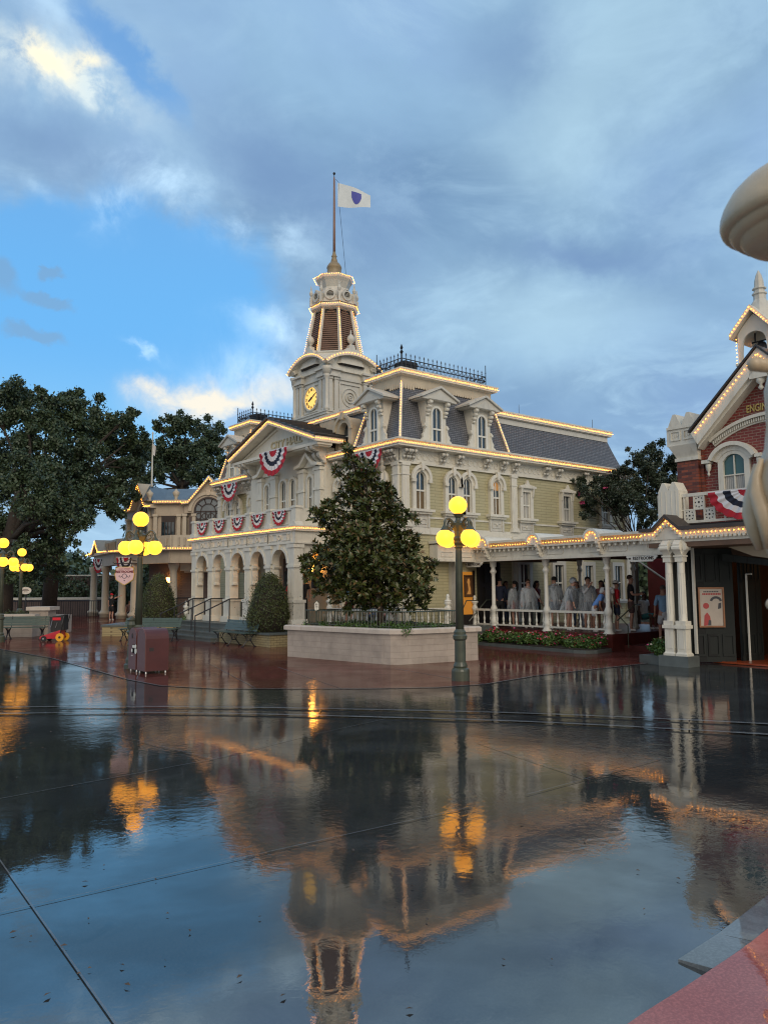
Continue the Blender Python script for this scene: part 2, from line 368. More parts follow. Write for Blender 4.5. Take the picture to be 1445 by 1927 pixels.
# ---------------------------------------------------------------- mesh helpers
def T(x=0, y=0, z=0, rz=0):
    return Matrix.Translation((x, y, z)) @ Matrix.Rotation(rz, 4, 'Z')
FRONT = Matrix.Rotation(-PI/2, 4, 'Z')        # wall frame: u along the wall, y inwards, z up; facing -X
class MB:
    def __init__(s, m=None): s.v = []; s.f = []; s.mi = []; s.M = m or Matrix.Identity(4); s.k = 0; s.sm = []; s.smooth = False
    def add(s, vs, fs):
        o = len(s.v)
        s.v += [tuple(s.M @ Vector(v)) for v in vs]
        s.f += [tuple(i+o for i in f) for f in fs]
        s.mi += [s.k]*len(fs); s.sm += [s.smooth]*len(fs)
        return s
    def box(s, x0, x1, y0, y1, z0, z1):
        if x0 > x1: x0, x1 = x1, x0
        if y0 > y1: y0, y1 = y1, y0
        if z0 > z1: z0, z1 = z1, z0
        v = [(x0, y0, z0), (x1, y0, z0), (x1, y1, z0), (x0, y1, z0), (x0, y0, z1), (x1, y0, z1), (x1, y1, z1), (x0, y1, z1)]
        return s.add(v, [(0, 3, 2, 1), (4, 5, 6, 7), (0, 1, 5, 4), (1, 2, 6, 5), (2, 3, 7, 6), (3, 0, 4, 7)])
    def hexa(s, b, t):                         # 4 bottom, 4 top points
        return s.add(list(b)+list(t), [(0, 3, 2, 1), (4, 5, 6, 7), (0, 1, 5, 4), (1, 2, 6, 5), (2, 3, 7, 6), (3, 0, 4, 7)])
    def xz(s, poly, y0, y1):                   # polygon in x,z extruded in y
        n = len(poly)
        v = [(a, y0, b) for a, b in poly] + [(a, y1, b) for a, b in poly]
        f = [tuple(range(n)), tuple(range(2*n-1, n-1, -1))] + [(i, i+n, (i+1) % n+n, (i+1) % n) for i in range(n)]
        return s.add(v, f)
    def yz(s, poly, x0, x1):
        n = len(poly)
        v = [(x0, a, b) for a, b in poly] + [(x1, a, b) for a, b in poly]
        return s.add(v, [tuple(range(n-1, -1, -1)), tuple(range(n, 2*n))] + [(i, (i+1) % n, (i+1) % n+n, i+n) for i in range(n)])
    def xy(s, poly, z0, z1):
        n = len(poly)
        v = [(a, b, z0) for a, b in poly] + [(a, b, z1) for a, b in poly]
        return s.add(v, [tuple(range(n-1, -1, -1)), tuple(range(n, 2*n))] + [(i, (i+1) % n, (i+1) % n+n, i+n) for i in range(n)])
    def band(s, inner, outer, y0, y1, closed=False):   # strip between two polylines in x,z, thick in y
        n = len(inner); v = []
        for a in (inner, outer):
            for y in (y0, y1): v += [(p, y, r) for p, r in a]
        A, B, C_, D_ = 0, n, 2*n, 3*n
        f = []
        for i in range(n if closed else n-1):
            j = (i+1) % n
            f += [(A+i, A+j, C_+j, C_+i), (B+j, B+i, D_+i, D_+j), (A+j, A+i, B+i, B+j), (C_+i, C_+j, D_+j, D_+i)]
        if not closed: f += [(A, C_, D_, B), (A+n-1, B+n-1, D_+n-1, C_+n-1)]
        return s.add(v, f)
    def lathe(s, prof, c=(0, 0, 0), n=16, rot=0, sx=1, sy=1):
        v = []; f = []
        for r, z in prof:
            for k in range(n):
                a = 2*PI*k/n+rot
                v.append((c[0]+r*math.cos(a)*sx, c[1]+r*math.sin(a)*sy, c[2]+z))
        for i in range(len(prof)-1):
            for k in range(n):
                j = (k+1) % n
                f.append((i*n+k, i*n+j, i*n+n+j, i*n+n+k))
        f.append(tuple(range(n-1, -1, -1))); f.append(tuple((len(prof)-1)*n+k for k in range(n)))
        return s.add(v, f)
    def tube(s, pts, r, n=6, cap=True):
        pts = [Vector(p) for p in pts]; v = []; f = []
        rs = r if isinstance(r, (list, tuple)) else [r]*len(pts)
        d0 = None
        for i, p in enumerate(pts):
            d = (pts[min(i+1, len(pts)-1)] - pts[max(i-1, 0)])
            if d.length < 1e-9: d = Vector((0, 0, 1))
            d.normalize()
            if d0 is None:
                a = d.cross(Vector((0, 0, 1)) if abs(d.z) < .9 else Vector((1, 0, 0))).normalized()
            else:
                a = (a - d*a.dot(d)).normalized()
            d0 = d; b = d.cross(a)
            for k in range(n):
                t = 2*PI*k/n
                v.append(tuple(p + (a*math.cos(t)+b*math.sin(t))*rs[i]))
        for i in range(len(pts)-1):
            for k in range(n):
                j = (k+1) % n
                f.append((i*n+k, i*n+j, i*n+n+j, i*n+n+k))
        if cap: f.append(tuple(range(n-1, -1, -1))); f.append(tuple((len(pts)-1)*n+k for k in range(n)))
        return s.add(v, f)
    def ball(s, c, r, n=12, m=8, sz=1.0):
        return s.lathe([(max(1e-4, r*math.sin(PI*i/m)), -r*sz*math.cos(PI*i/m)) for i in range(m+1)], c, n)
    def octa(s, c, r):
        x, y, z = c
        return s.add([(x+r, y, z), (x-r, y, z), (x, y+r, z), (x, y-r, z), (x, y, z+r), (x, y, z-r)],
                     [(0, 2, 4), (2, 1, 4), (1, 3, 4), (3, 0, 4), (2, 0, 5), (1, 2, 5), (3, 1, 5), (0, 3, 5)])
    def build(s, name, mats, parent=None, loc=(0, 0, 0)):
        org = Vector(loc)
        if parent is not None: org = Vector(parent['_o'])
        me = bpy.data.meshes.new(name)
        me.from_pydata([(a-org.x, b-org.y, c-org.z) for a, b, c in s.v], [], s.f)
        for m in (mats if isinstance(mats, (list, tuple)) else [mats]): me.materials.append(M[m] if isinstance(m, str) else m)
        if any(s.mi): me.polygons.foreach_set('material_index', s.mi)
        if any(s.sm): me.polygons.foreach_set('use_smooth', s.sm)
        me.update()
        o = bpy.data.objects.new(name, me); S.collection.objects.link(o)
        o['_o'] = tuple(org)
        if parent is not None: o.parent = parent
        else: o.location = org
        return o
def tag(o, label=None, cat=None, group=None, kind=None):
    if label: o['label'] = label
    if cat: o['category'] = cat
    if group: o['group'] = group
    if kind: o['kind'] = kind
    return o
def thing(name, loc, label, cat, group=None):
    o = bpy.data.objects.new(name, None); S.collection.objects.link(o)
    o.location = loc; o['_o'] = tuple(loc); o.empty_display_size = .3
    return tag(o, label, cat, group)
KIDS = {}
def copy_tree(o, parent=None):
    c = o.copy(); S.collection.objects.link(c)
    if parent: c.parent = parent
    for ch in list(o.children): copy_tree(ch, c)
    return c
def place(o, loc, rz=0, label=None, sc=None):
    o.location = loc; o.rotation_euler = (0, 0, rz)
    if sc: o.scale = (sc,)*3
    if label: o['label'] = label
    return o
def text(name, s, parent, mat, loc, size, mtx, ext=.01, sx=1.0, font_off=0.0):
    """lettering standing upright on a wall frame (u, y inwards, z up)"""
    cu = bpy.data.curves.new(name, 'FONT'); cu.body = s; cu.size = size; cu.extrude = ext; cu.align_x = 'CENTER'; cu.align_y = 'CENTER'; cu.offset = font_off
    cu.resolution_u = 3
    cu.materials.append(M[mat])
    o = bpy.data.objects.new(name, cu); S.collection.objects.link(o)
    w = mtx @ Matrix.Translation(loc) @ Matrix.Rotation(PI/2, 4, 'X') @ Matrix.Diagonal((sx, 1, 1, 1))
    if parent is not None:
        o.parent = parent; w = Matrix.Translation(-Vector(parent['_o'])) @ w
    me = bpy.data.meshes.new_from_object(o); q = bpy.data.objects.new(name, me); S.collection.objects.link(q)
    if parent is not None: q.parent = parent
    q.matrix_local = w
    bpy.data.objects.remove(o)
    return q
def bulbs(mb, p, q, step=.16, r=.03, ends=True):
    p, q = Vector(p), Vector(q); n = max(1, round((q-p).length/(step*.62)))
    for i in range(n+1 if ends else n):
        mb.octa(tuple(p.lerp(q, i/n) + Vector((rnd.uniform(-.006, .006), rnd.uniform(-.006, .006), rnd.uniform(-.008, .008)))), r*.74)
def arc(cx, cz, r, a0, a1, n, rz=None):
    rz = rz or r
    return [(cx+r*math.cos(a0+(a1-a0)*i/n), cz+rz*math.sin(a0+(a1-a0)*i/n)) for i in range(n+1)]

# ---------------------------------------------------------------- ground
def sheet(name, poly, z, mat, kind='structure', label=None):
    mb = MB(); mb.add([(x, y, z) for x, y in poly], [tuple(range(len(poly)))])
    o = mb.build(name, mat); o['kind'] = kind
    if label: o['label'] = label
    return o
sheet('ground', [(-1500, -1500), (1500, -1500), (1500, 1500), (-1500, 1500)], 0, 'wet', label='dark wet paving reflecting the sky')
sheet('red_pavement', [(-8.0, 90), (-11.6, 20), (-10.4, 7.9), (-10.1, 3.1), (-10.35, -3.3), (-10.25, -4.8), (-9.6, -6.0), (-8.6, -6.9), (-7.4, -7.9), (-6.3, -8.65), (-5.25, -8.9), (-3.4, -8.6), (-1.7, -8.6), (.7, -8.65), (2.0, -9.0), (20, -9.0), (20, 90)], .004, 'wetred', label='wet red pavement in front of the town hall')
def strip(name, pts, w, z, mat, label=None):
    mb = MB()
    for a, b in zip(pts, pts[1:]):
        a = Vector((*a, 0)); b = Vector((*b, 0)); d = (b-a).normalized(); n = Vector((-d.y, d.x, 0))*w/2; e = d*w*.3
        mb.add([tuple(p)[:2]+(z,) for p in (a-n-e, b-n+e, b+n+e, a+n-e)], [(0, 1, 2, 3)])
        z += .0002
    o = mb.build(name, mat); o['kind'] = 'structure'
    if label: o['label'] = label
    return o
edge = [(-11.6, 20), (-10.4, 7.9), (-10.1, 3.1), (-10.35, -3.3), (-10.25, -4.8), (-9.6, -6.0), (-8.6, -6.9), (-7.4, -7.9), (-6.3, -8.65), (-5.25, -8.9), (-3.4, -8.6), (-1.7, -8.6), (.7, -8.65)]
strip('pavement_edge', edge, .05, .010, 'edge')
jn = [[(-14.75, -11.9), (-12.47, -11.64), (-11.06, -11.2), (-9.3, -10.8)], [(-16.5, -14.6), (-15.37, -14.7), (-13.46, -14.79), (-11.6, -14.9)], [(-15.05, -13.2), (-15.15, -13.69), (-15.25, -16.29), (-15.35, -19)],
      [(-9.5, -12.9), (-9.69, -13.62), (-10.0, -14.98)], [(-10.9, -14.94), (-10.68, -14.94), (-9.56, -14.91), (-8.6, -14.88)], [(-12.47, -11.64), (-12.9, -8.9)], [(-7.2, -11.9), (-7.0, -8.2)], [(-4.9, -13.8), (-3.6, -8.8)], [(-1.8, -15), (-1.2, -8.8)]]
for k, j in enumerate(jn): strip('paving_joint', j, .010, .008+.0008*k, 'joint')
# two tram-rail grooves crossing the square
r1 = [(-16.3, -3.9), (-13.42, -5.81), (-11.0, -7.85), (-8.81, -10.16), (-7.2, -12.1), (-5.56, -14.63), (-4.2, -17.2)]
r2 = [(-16.6, -4.7), (-13.57, -6.53), (-11.35, -8.35), (-9.25, -10.71), (-7.75, -12.6), (-6.32, -15.0), (-5.0, -17.6)]
def smooth_path(p, n=6):
    out = []
    for i in range(len(p)-1):
        a = Vector(p[max(i-1, 0)]); b = Vector(p[i]); c = Vector(p[i+1]); d = Vector(p[min(i+2, len(p)-1)])
        for k in range(n):
            t = k/n
            out.append(tuple(.5*((2*b)+(-a+c)*t+(2*a-5*b+4*c-d)*t*t+(-a+3*b-3*c+d)*t**3)))
    return out+[tuple(p[-1])]
for r_ in (r1, r2):
    sp = smooth_path(r_)
    strip('tram_rail', sp, .13, .020, 'steel')
    strip('tram_rail_groove', sp, .045, .030, 'rail')
for k in range(5):
    a = sp[4+k*6]; b = smooth_path(r1)[4+k*6]
    strip('paving_joint', [a, b], .02, .018, 'rail')
# near kerb at the lower right: grey kerbstones and pink pavement, raised
cur = [(-15.2, -17.6), (-14.02, -17.42), (-13.19, -17.59), (-12.63, -17.6), (-11.57, -17.5), (-9.5, -17.2), (-6, -16.6)]
cur = smooth_path([(-15.2, -18.1), (-14.3, -17.9), (-13.53, -17.82), (-12.9, -17.80), (-12.1, -17.75), (-10.6, -17.55), (-8.5, -17.2)], 5)
mb = MB(); mb.xy([(a, b) for a, b in cur]+[(-8.5, -22), (-15.6, -22)], -.02, .035)
o = mb.build('near_pavement', 'pink'); tag(o, 'wet pink pavement at the lower right corner', kind='structure')
kb = [p for p in cur if p[0] > -12.80]
for i in range(0, len(kb)-1, 3):
    seg = kb[i:i+4]
    if len(seg) < 2: continue
    a = Vector(seg[0]); b = Vector(seg[-1]); d = (b-a).normalized(); n = Vector((-d.y, d.x))
    mb = MB(); e = d*.006
    q = [a+e+n*.003, b-e+n*.003, b-e+n*.19, a+e+n*.19]
    mb.hexa([(p.x, p.y, -.02) for p in q], [(q[0].x, q[0].y, .030), (q[1].x, q[1].y, .030), (q[2].x, q[2].y, .012), (q[3].x, q[3].y, .012)])
    tag(mb.build('kerb_stone', 'edge'), kind='structure')

for j in ([(-10.2, -3.4), (-6.2, 6.0)], [(-7.8, -7.6), (-6.6, -3.2)], [(-9.9, 3.0), (-3.6, 5.6)], [(-10.2, 7.4), (-2.7, 11.0)], [(-6.9, 5.9), (-9.0, 18.0)], [(-5.2, -8.8), (-4.7, -5.4)], [(-1.8, -8.6), (-1.2, -5.6)], [(-9.0, -6.4), (-7.4, -1.0)]):
    strip('pavement_joint', j, .02, .0075, 'joint')
# fallen leaves and scraps on the wet paving
mb = MB(); lr = random.Random(4)
for k in range(150):
    d_ = 3.2+14*lr.random()**1.5; a_ = lr.uniform(-.46, .46); p = Vector((CAM.x, CAM.y, 0))+FW*d_+RT*(d_*a_)
    if p.y < -17.3: continue
    s_ = lr.uniform(.008, .024); t_ = lr.uniform(0, 6.3)
    mb.add([(p.x+s_*math.cos(t_), p.y+s_*math.sin(t_), .014), (p.x+s_*.45*math.cos(t_+1.6), p.y+s_*.45*math.sin(t_+1.6), .020), (p.x-s_*math.cos(t_), p.y-s_*math.sin(t_), .013), (p.x+s_*.45*math.cos(t_-1.6), p.y+s_*.45*math.sin(t_-1.6), .016)], [(0, 1, 2, 3)])
tag(mb.build('fallen_leaves', paint('fallen_leaf', (.09, .055, .03), .5, .5, 30)), 'small fallen leaves scattered on the wet paving', kind='stuff')
# ================================================================ CITY HALL
CH = thing('city_hall', (0, 0, 0), 'cream Victorian town hall with clock tower, mansard roofs and rows of lit bulbs', 'town hall')
L, WY, YC = 12.9, 13.3, 6.65
SIDE = Matrix.Identity(4)                       # u = X along the side wall, facing -Y
mb = MB(); mb.box(0, L, 0, WY, 0, 6.15); wall = mb.build('wall', 'siding', CH)
mb = MB()
for fr, ln in ((SIDE, L), (FRONT, -WY)):
    mb.M = fr
    a, b = (0, ln) if ln > 0 else (ln, 0)
    mb.box(a-.03, b+.03, -.035, .0, 4.27, 4.33)
mb.build('string_course', 'trim', CH)
# main frieze and cornice
def cornice(name, parent, path, z, out, h, mat='trim', lightz=None, step=.155, r=.027, soff=True):
    """path: list of (x,y) wall-line corners walked with the outside on the right; fascia with a bulb channel"""
    mb = MB(); bl = MB()
    n = len(path)
    P = [Vector(p) for p in path]
    def offs(k, d):
        if 0 < k < n-1:
            a = (P[k]-P[k-1]).normalized(); b = (P[k+1]-P[k]).normalized()
            na = Vector((a.y, -a.x)); nb = Vector((b.y, -b.x)); m = (na+nb)
            m = m/max(.3, m.length_squared)*2
            return P[k] + m*d
        a = (P[k]-P[k-1]).normalized() if k else (P[1]-P[0]).normalized()
        return P[k] + Vector((a.y, -a.x))*d
    prof = [(0, z), (out*.25, z+.02), (out*.55, z+.10*h), (out*.80, z+.16*h), (out*.80, z+.30*h), (out*.86, z+.38*h), (out*.86, z+.72*h), (out, z+.80*h), (out, z+h), (0, z+h+.03)]
    rings = [[(*offs(k, d), zz) for d, zz in prof] for k in range(n)]
    v = [p for rg in rings for p in rg]; m = len(prof); f = []
    for k in range(n-1):
        for i in range(m-1):
            f.append((k*m+i, (k+1)*m+i, (k+1)*m+i+1, k*m+i+1))
    f.append(tuple(range(m))); f.append(tuple(reversed(range((n-1)*m, n*m))))
    mb.add(v, f)
    o = mb.build(name, mat, parent)
    for k in range(n-1):
        a = offs(k, out*.86+.025); b = offs(k+1, out*.86+.025)
        bulbs(bl, (*a, z+.55*h), (*b, z+.55*h), step, r, ends=(k == n-2))
    return o, bl
def light_string(bl, parent, name='light_string'):
    return bl.build(name, 'bulb', parent)
# walking with the outside on the right: front goes from large Y to small Y facing -X
c1, b1 = cornice('cornice', CH, [(0, 13.35), (0, 9.6)], 6.58, .48, .30); light_string(b1, c1)
c1, b1 = cornice('cornice', CH, [(0, 3.75), (0, 0), (6.0, 0), (L, 0)], 6.58, .48, .30); light_string(b1, c1)
for fr, a, b in ((SIDE, -.05, L+.05), (FRONT, -3.9, .05), (FRONT, -WY-.05, -9.4)):
    mb = MB(fr)
    mb.box(a, b, -.05, .02, 6.12, 6.60)
    mb.box(a-.03, b+.03, -.09, -.05, 6.10, 6.17)
    k = a+.3
    while k < b-.3:                             # carved loops of the frieze
        mb.band(arc(k, 6.38, .09, 0, 2*PI, 10)[:-1], arc(k, 6.38, .115, 0, 2*PI, 10)[:-1], -.07, -.05, True); k += .27
    mb.build('frieze', 'trim', CH)
def bracket(fr, u, z, h=.42, w=.13, d=.30, parent=CH, mat='trimg'):
    mb = MB(fr)
    for sgn in (-1, 1):
        a = u+sgn*w*.62
        mb.yz([(0, z), (-d, z), (-d*1.02, z-.07), (-d*.75, z-.16), (-d*.45, z-.20), (-d*.5, z-.30), (-d*.22, z-h+.04), (-.04, z-h), (0, z-h)], a-w*.28, a+w*.28)
        mb.smooth = True
        for yy, zz, rr in ((-d*.92, z-.06, .065), (-d*.52, z-.25, .05), (-d*.2, z-h+.06, .04)):
            mb.lathe([(rr, -w*.34), (rr, w*.34)], (0, 0, 0), 8) if False else mb.yz([(yy+rr*math.cos(2*PI*i/9), zz+rr*math.sin(2*PI*i/9)) for i in range(9)], a-w*.36, a+w*.36)
        mb.smooth = False
    return mb.build('bracket', mat, parent)
for u in (.12, .38, 1.80, 2.58, 3.98, 4.86, 5.50, 7.30, 8.05, 9.7, 10.6, 11.9): bracket(SIDE, u, 6.56)
for u in (-.18, -.42, -2.6, -3.4, -9.9, -10.4, -12.9, -13.1): bracket(FRONT, u, 6.56)
def pilaster(fr, u, z0, z1, w=.30, d=.10, parent=CH, mat='trim', name='pilaster'):
    mb = MB(fr)
    mb.box(u-w/2, u+w/2, -d, 0, z0, z1)
    mb.box(u-w/2-.03, u+w/2+.03, -d-.03, 0, z1-.10, z1)
    mb.box(u-w/2-.02, u+w/2+.02, -d-.02, 0, z1-.42, z1-.38)
    mb.xz([(u-w/2-.10, z0), (u+w/2+.10, z0), (u+w/2, z0+.16), (u-w/2, z0+.16)], -d-.05, 0)
    mb.box(u-w/2+.06, u-w/2+.075, -d-.012, -d, z0+.3, z1-.5); mb.box(u+w/2-.075, u+w/2-.06, -d-.012, -d, z0+.3, z1-.5)
    return mb.build(name, mat, parent)
for u in (.17, 5.52): pilaster(SIDE, u, 3.95, 6.12)
pilaster(SIDE, L-.2, 3.95, 6.12)
pilaster(FRONT, -.17, 3.95, 6.12); pilaster(FRONT, -2.85, 3.95, 6.12); pilaster(FRONT, -10.3, 3.95, 6.12); pilaster(FRONT, -13.1, 3.95, 6.12)
for u in (.17, 5.52, 9.4, L-.2): pilaster(SIDE, u, .6, 3.78)
pilaster(FRONT, -.17, .6, 3.78)
mb = MB()
mb.M = SIDE; mb.box(-.02, L, -.07, 0, 3.72, 3.96); mb.M = FRONT; mb.box(-WY, .02, -.07, 0, 3.72, 3.96)
mb.build('belt_course', 'trim', CH)

def window(fr, u, z0, z1, w, parent=CH, kind='arch', casing=.16, d=.13, glass='glass', low='curtain', sash='white', trim='trim', hood=True, panel=None, lit=None, sill=True, split=.5):
    """parts: window (casing) > sash, glass, curtain.  z1 = springing for arch kinds"""
    r = w/2
    ins = arc(u, z1, r, PI, 0, 12); out = arc(u, z1, r+casing, PI, 0, 12)
    mb = MB(fr)
    if kind == 'arch':
        inner = [(u-r, z0)] + ins + [(u+r, z0)]; outer = [(u-r-casing, z0)] + out + [(u+r+casing, z0)]
        top = z1+r
    else:
        inner = [(u-r, z0), (u-r, z1), (u+r, z1), (u+r, z0)]; outer = [(u-r-casing, z0), (u-r-casing, z1+casing), (u+r+casing, z1+casing), (u+r+casing, z0)]
        top = z1
    mb.band(inner, outer, -d, .01)
    if hood and kind == 'arch':
        mb.band([(u-r-casing*.75, z1-.06)] + arc(u, z1, r+casing*.75, PI, 0, 12) + [(u+r+casing*.75, z1-.06)], [(u-r-casing-.07, z1-.06)] + arc(u, z1, r+casing+.07, PI, 0, 12) + [(u+r+casing+.07, z1-.06)], -d-.07, -d+.01)
        for s_ in (-1, 1):
            mb.box(u+s_*(r+casing-.02)-.08, u+s_*(r+casing-.02)+.08, -d-.09, -d, z1-.16, z1-.05)
        mb.xz([(u-.045, top+.02), (u-.075, top+casing+.15), (u+.075, top+casing+.15), (u+.045, top+.02)], -d-.11, -d)
    if hood and kind == 'rect':
        mb.box(u-r-casing-.08, u+r+casing+.08, -d-.10, -d+.01, z1+casing-.02, z1+casing+.07)
        mb.xz([(u-r-casing-.08, z1+casing+.07), (u+r+casing+.08, z1+casing+.07), (u+r*.5, z1+casing+.13), (u, z1+casing+.30), (u-r*.5, z1+casing+.13)], -d-.07, -d+.01)
        for s_ in (-1, 1):
            mb.yz([(-d-.09, z1+casing-.02), (-d, z1+casing-.02), (-d, z1-.22), (-d-.03, z1-.18)], u+s_*(r+casing-.04)-.04, u+s_*(r+casing-.04)+.04)
    if sill:
        mb.box(u-r-casing-.14, u+r+casing+.14, -d-.12, .0, z0-.085, z0-.0)
        mb.box(u-r-casing-.06, u+r+casing+.06, -d-.05, .0, z0-.16, z0-.085)
    W_ = mb.build('window', trim, parent)
    gl = [(u-r, z0)] + (ins if kind == 'arch' else [(u-r, z1), (u+r, z1)]) + [(u+r, z0)]
    zm = z0+(top-z0)*split
    def clip(zlo, zhi):
        p = [(a, min(max(b, zlo), zhi)) for a, b in gl]
        o = []
        for q in p:
            if not o or (abs(o[-1][0]-q[0])+abs(o[-1][1]-q[1]) > 1e-5): o.append(q)
        return o
    def solid(name, mat, zlo, zhi, y):
        mb = MB(fr); p = [(u-r, zlo)] + [q for q in gl if zlo < q[1] < zhi]
        p = [(u-r, zlo), (u-r, min(z1, zhi))] + ([q for q in ins if q[1] <= zhi] if kind == 'arch' and zhi > z1 else []) + [(u+r, min(z1, zhi)), (u+r, zlo)]
        mb.add([(a, y, b) for a, b in p], [tuple(range(len(p)))]); return mb.build(name, mat, W_)
    if lit:
        solid('lit_pane', lit, zm+(top-zm)*.45, top+.001, -.022)
        solid('glass', glass, zm, zm+(top-zm)*.45, -.022)
    else: solid('glass', glass, zm, top+.001, -.022)
    solid('curtain' if low and low.startswith('curt') else 'glass', low or glass, z0, zm, -.020)
    mb = MB(fr)
    t = .028
    mb.box(u-r, u+r, -.06, -.024, zm-t, zm+t)
    mb.box(u-t*.6, u+t*.6, -.052, -.024, z0, top)
    mb.box(u-r, u-r+t, -.055, -.024, z0, z1); mb.box(u+r-t, u+r, -.055, -.024, z0, z1); mb.box(u-r, u+r, -.055, -.024, z0, z0+t)
    if kind == 'arch': mb.band(arc(u, z1, r-t, PI, 0, 12), arc(u, z1, r+.003, PI, 0, 12), -.055, -.024)
    mb.build('sash', sash, W_)
    if panel:
        mb = MB(fr); a, b = u-r-casing+.02, u+r+casing-.02
        mb.box(a, b, -.07, 0, panel, z0-.16)
        mb.band([(a+.12, panel+.14), (a+.12, z0-.34), (b-.12, z0-.34), (b-.12, panel+.14)], [(a+.09, panel+.11), (a+.09, z0-.31), (b-.09, z0-.31), (b-.09, panel+.11)], -.095, -.07, True)
        mb.ball((u, -.07, (panel+z0)/2-.05), .07, 8, 5)
        mb.box(a-.04, a+.04, -.10, 0, panel, z0-.16); mb.box(b-.04, b+.04, -.10, 0, panel, z0-.16)
        mb.build('panel', 'trimg', W_)
    return W_
# side wall, upper storey
window(SIDE, .82, 4.56, 5.64, .44, panel=3.95)
window(SIDE, 2.30, 4.56, 5.60, .40, panel=3.95); window(SIDE, 3.03, 4.56, 5.60, .40, panel=3.95)
window(SIDE, 4.54, 4.56, 5.64, .38, panel=3.95, lit='litdim')
window(SIDE, 6.18, 4.50, 5.52, .42, kind='rect', low='curtw', glass='curtw', panel=3.95)
window(SIDE, 8.60, 4.50, 5.52, .42, kind='rect', low='curtw', panel=3.95)
window(SIDE, 11.2, 4.50, 5.52, .42, kind='rect', low='curtw', panel=3.95)
# side wall, ground storey (seen under the arcade)
for u in (6.0, 8.0, 9.9, 11.9): window(SIDE, u, 1.35, 2.75, .50, kind='rect', low=None, hood=False, trim='trimg')
mb = MB(); mb.box(2.15, 2.35, -.14, 0, .6, 2.9); mb.box(2.35, 2.50, -.10, 0, .6, 2.9)
for k in range(5): mb.box(2.36, 2.49, -.12, -.10, .8+k*.42, 1.1+k*.42)
mb.build('door_casing', 'trimg', CH)
mb = MB(); mb.box(3.62, 4.5, -.09, 0, .56, 2.75)
for k in range(3): mb.box(3.8, 4.32, -.13, -.09, .75+k*.66, 1.25+k*.66)
mb.box(4.5, 4.62, -.13, 0, .56, 2.8); mb.box(3.52, 3.62, -.13, 0, .56, 2.8)
dr = mb.build('side_door', 'dark', CH)
mb = MB(); mb.box(2.78, 3.26, -.03, 0, .95, 2.45); lw = mb.build('lit_room_window', 'litwin', CH)
mb = MB(); mb.band([(2.88, 1.60), (2.88, 2.30), (3.20, 2.30), (3.20, 1.60)], [(2.84, 1.56), (2.84, 2.34), (3.24, 2.34), (3.24, 1.56)], -.08, -.03, True)
mb.build('picture_frame', 'wood', lw)
mb = MB(); mb.box(2.88, 3.20, -.045, -.031, 1.60, 2.30); mb.build('picture', paint('sepia_picture', (.12, .05, .015), .6), lw)
mb = MB(); mb.xz([(2.97, 1.66), (3.05, 1.80), (3.03, 2.0), (2.99, 2.08), (3.02, 2.20), (3.09, 2.22), (3.13, 2.12), (3.12, 1.98), (3.16, 1.85), (3.17, 1.66)], -.052, -.046); mb.build('portrait', 'litdim', lw)
mb = MB(); mb.box(2.66, 2.72, -.07, 0, .56, 2.5); mb.box(3.30, 3.36, -.07, 0, .56, 2.5); mb.box(2.72, 3.30, -.07, 0, .56, .95); mb.build('window_casing', 'dark', lw)
# front upper storey
for u in (-.95, -1.65): window(FRONT, u, 4.60, 5.60, .38, panel=None)
for u in (-11.35, -12.15): window(FRONT, u, 4.60, 5.60, .38, panel=None)
window(FRONT, -3.3, 4.60, 5.62, .34); window(FRONT, -9.9, 4.60, 5.62, .34)
# colonnette beside the corner
mb = MB(); mb.lathe([(.09, 3.98), (.07, 4.2), (.065, 5.85), (.12, 5.95), (.14, 6.02), (.05, 6.08), (.08, 6.18), (.03, 6.32), (.01, 6.5)], (-.22, .72, 0), 10)
mb.build('colonnette', 'trimg', CH)
# front ground storey behind the porch
for u in (-1.3, -11.8): window(FRONT, u, 1.2, 2.75, .7, kind='rect', low=None, glass='wood', hood=False)
for u, lit in ((-3.66, 'litdim'), (-8.25, None), (-9.8, None)): window(FRONT, u, .95, 2.7, .60, low=None, glass=lit or 'glass', hood=False, sill=True)
mb = MB(); mb.box(-.03, -.001, 2.45, 10.75, .6, 3.36); mb.build('porch_wall', 'tan', CH)
mb = MB(FRONT); mb.box(-7.4, -5.9, -.08, 0, .65, 3.1); 
dd_ = mb.build('entrance_door', 'wood', CH)
mb = MB(FRONT); mb.box(-6.6, -6.05, -.10, -.08, 1.4, 2.6); mb.box(-7.25, -6.7, -.10, -.08, 1.4, 2.6); mb.build('pane', 'glass', dd_)
mb = MB(FRONT)
mb.box(-5.15, -4.95, -.16, -.02, 1.9, 2.0); mb.box(-5.12, -4.98, -.2, -.08, 1.9, 2.45)
sc = mb.build('wall_lantern', 'iron', CH)
mb = MB(FRONT); mb.box(-5.14, -4.96, -.215, -.06, 2.5, 3.0); mb.build('lit_glass', 'lantern', sc)

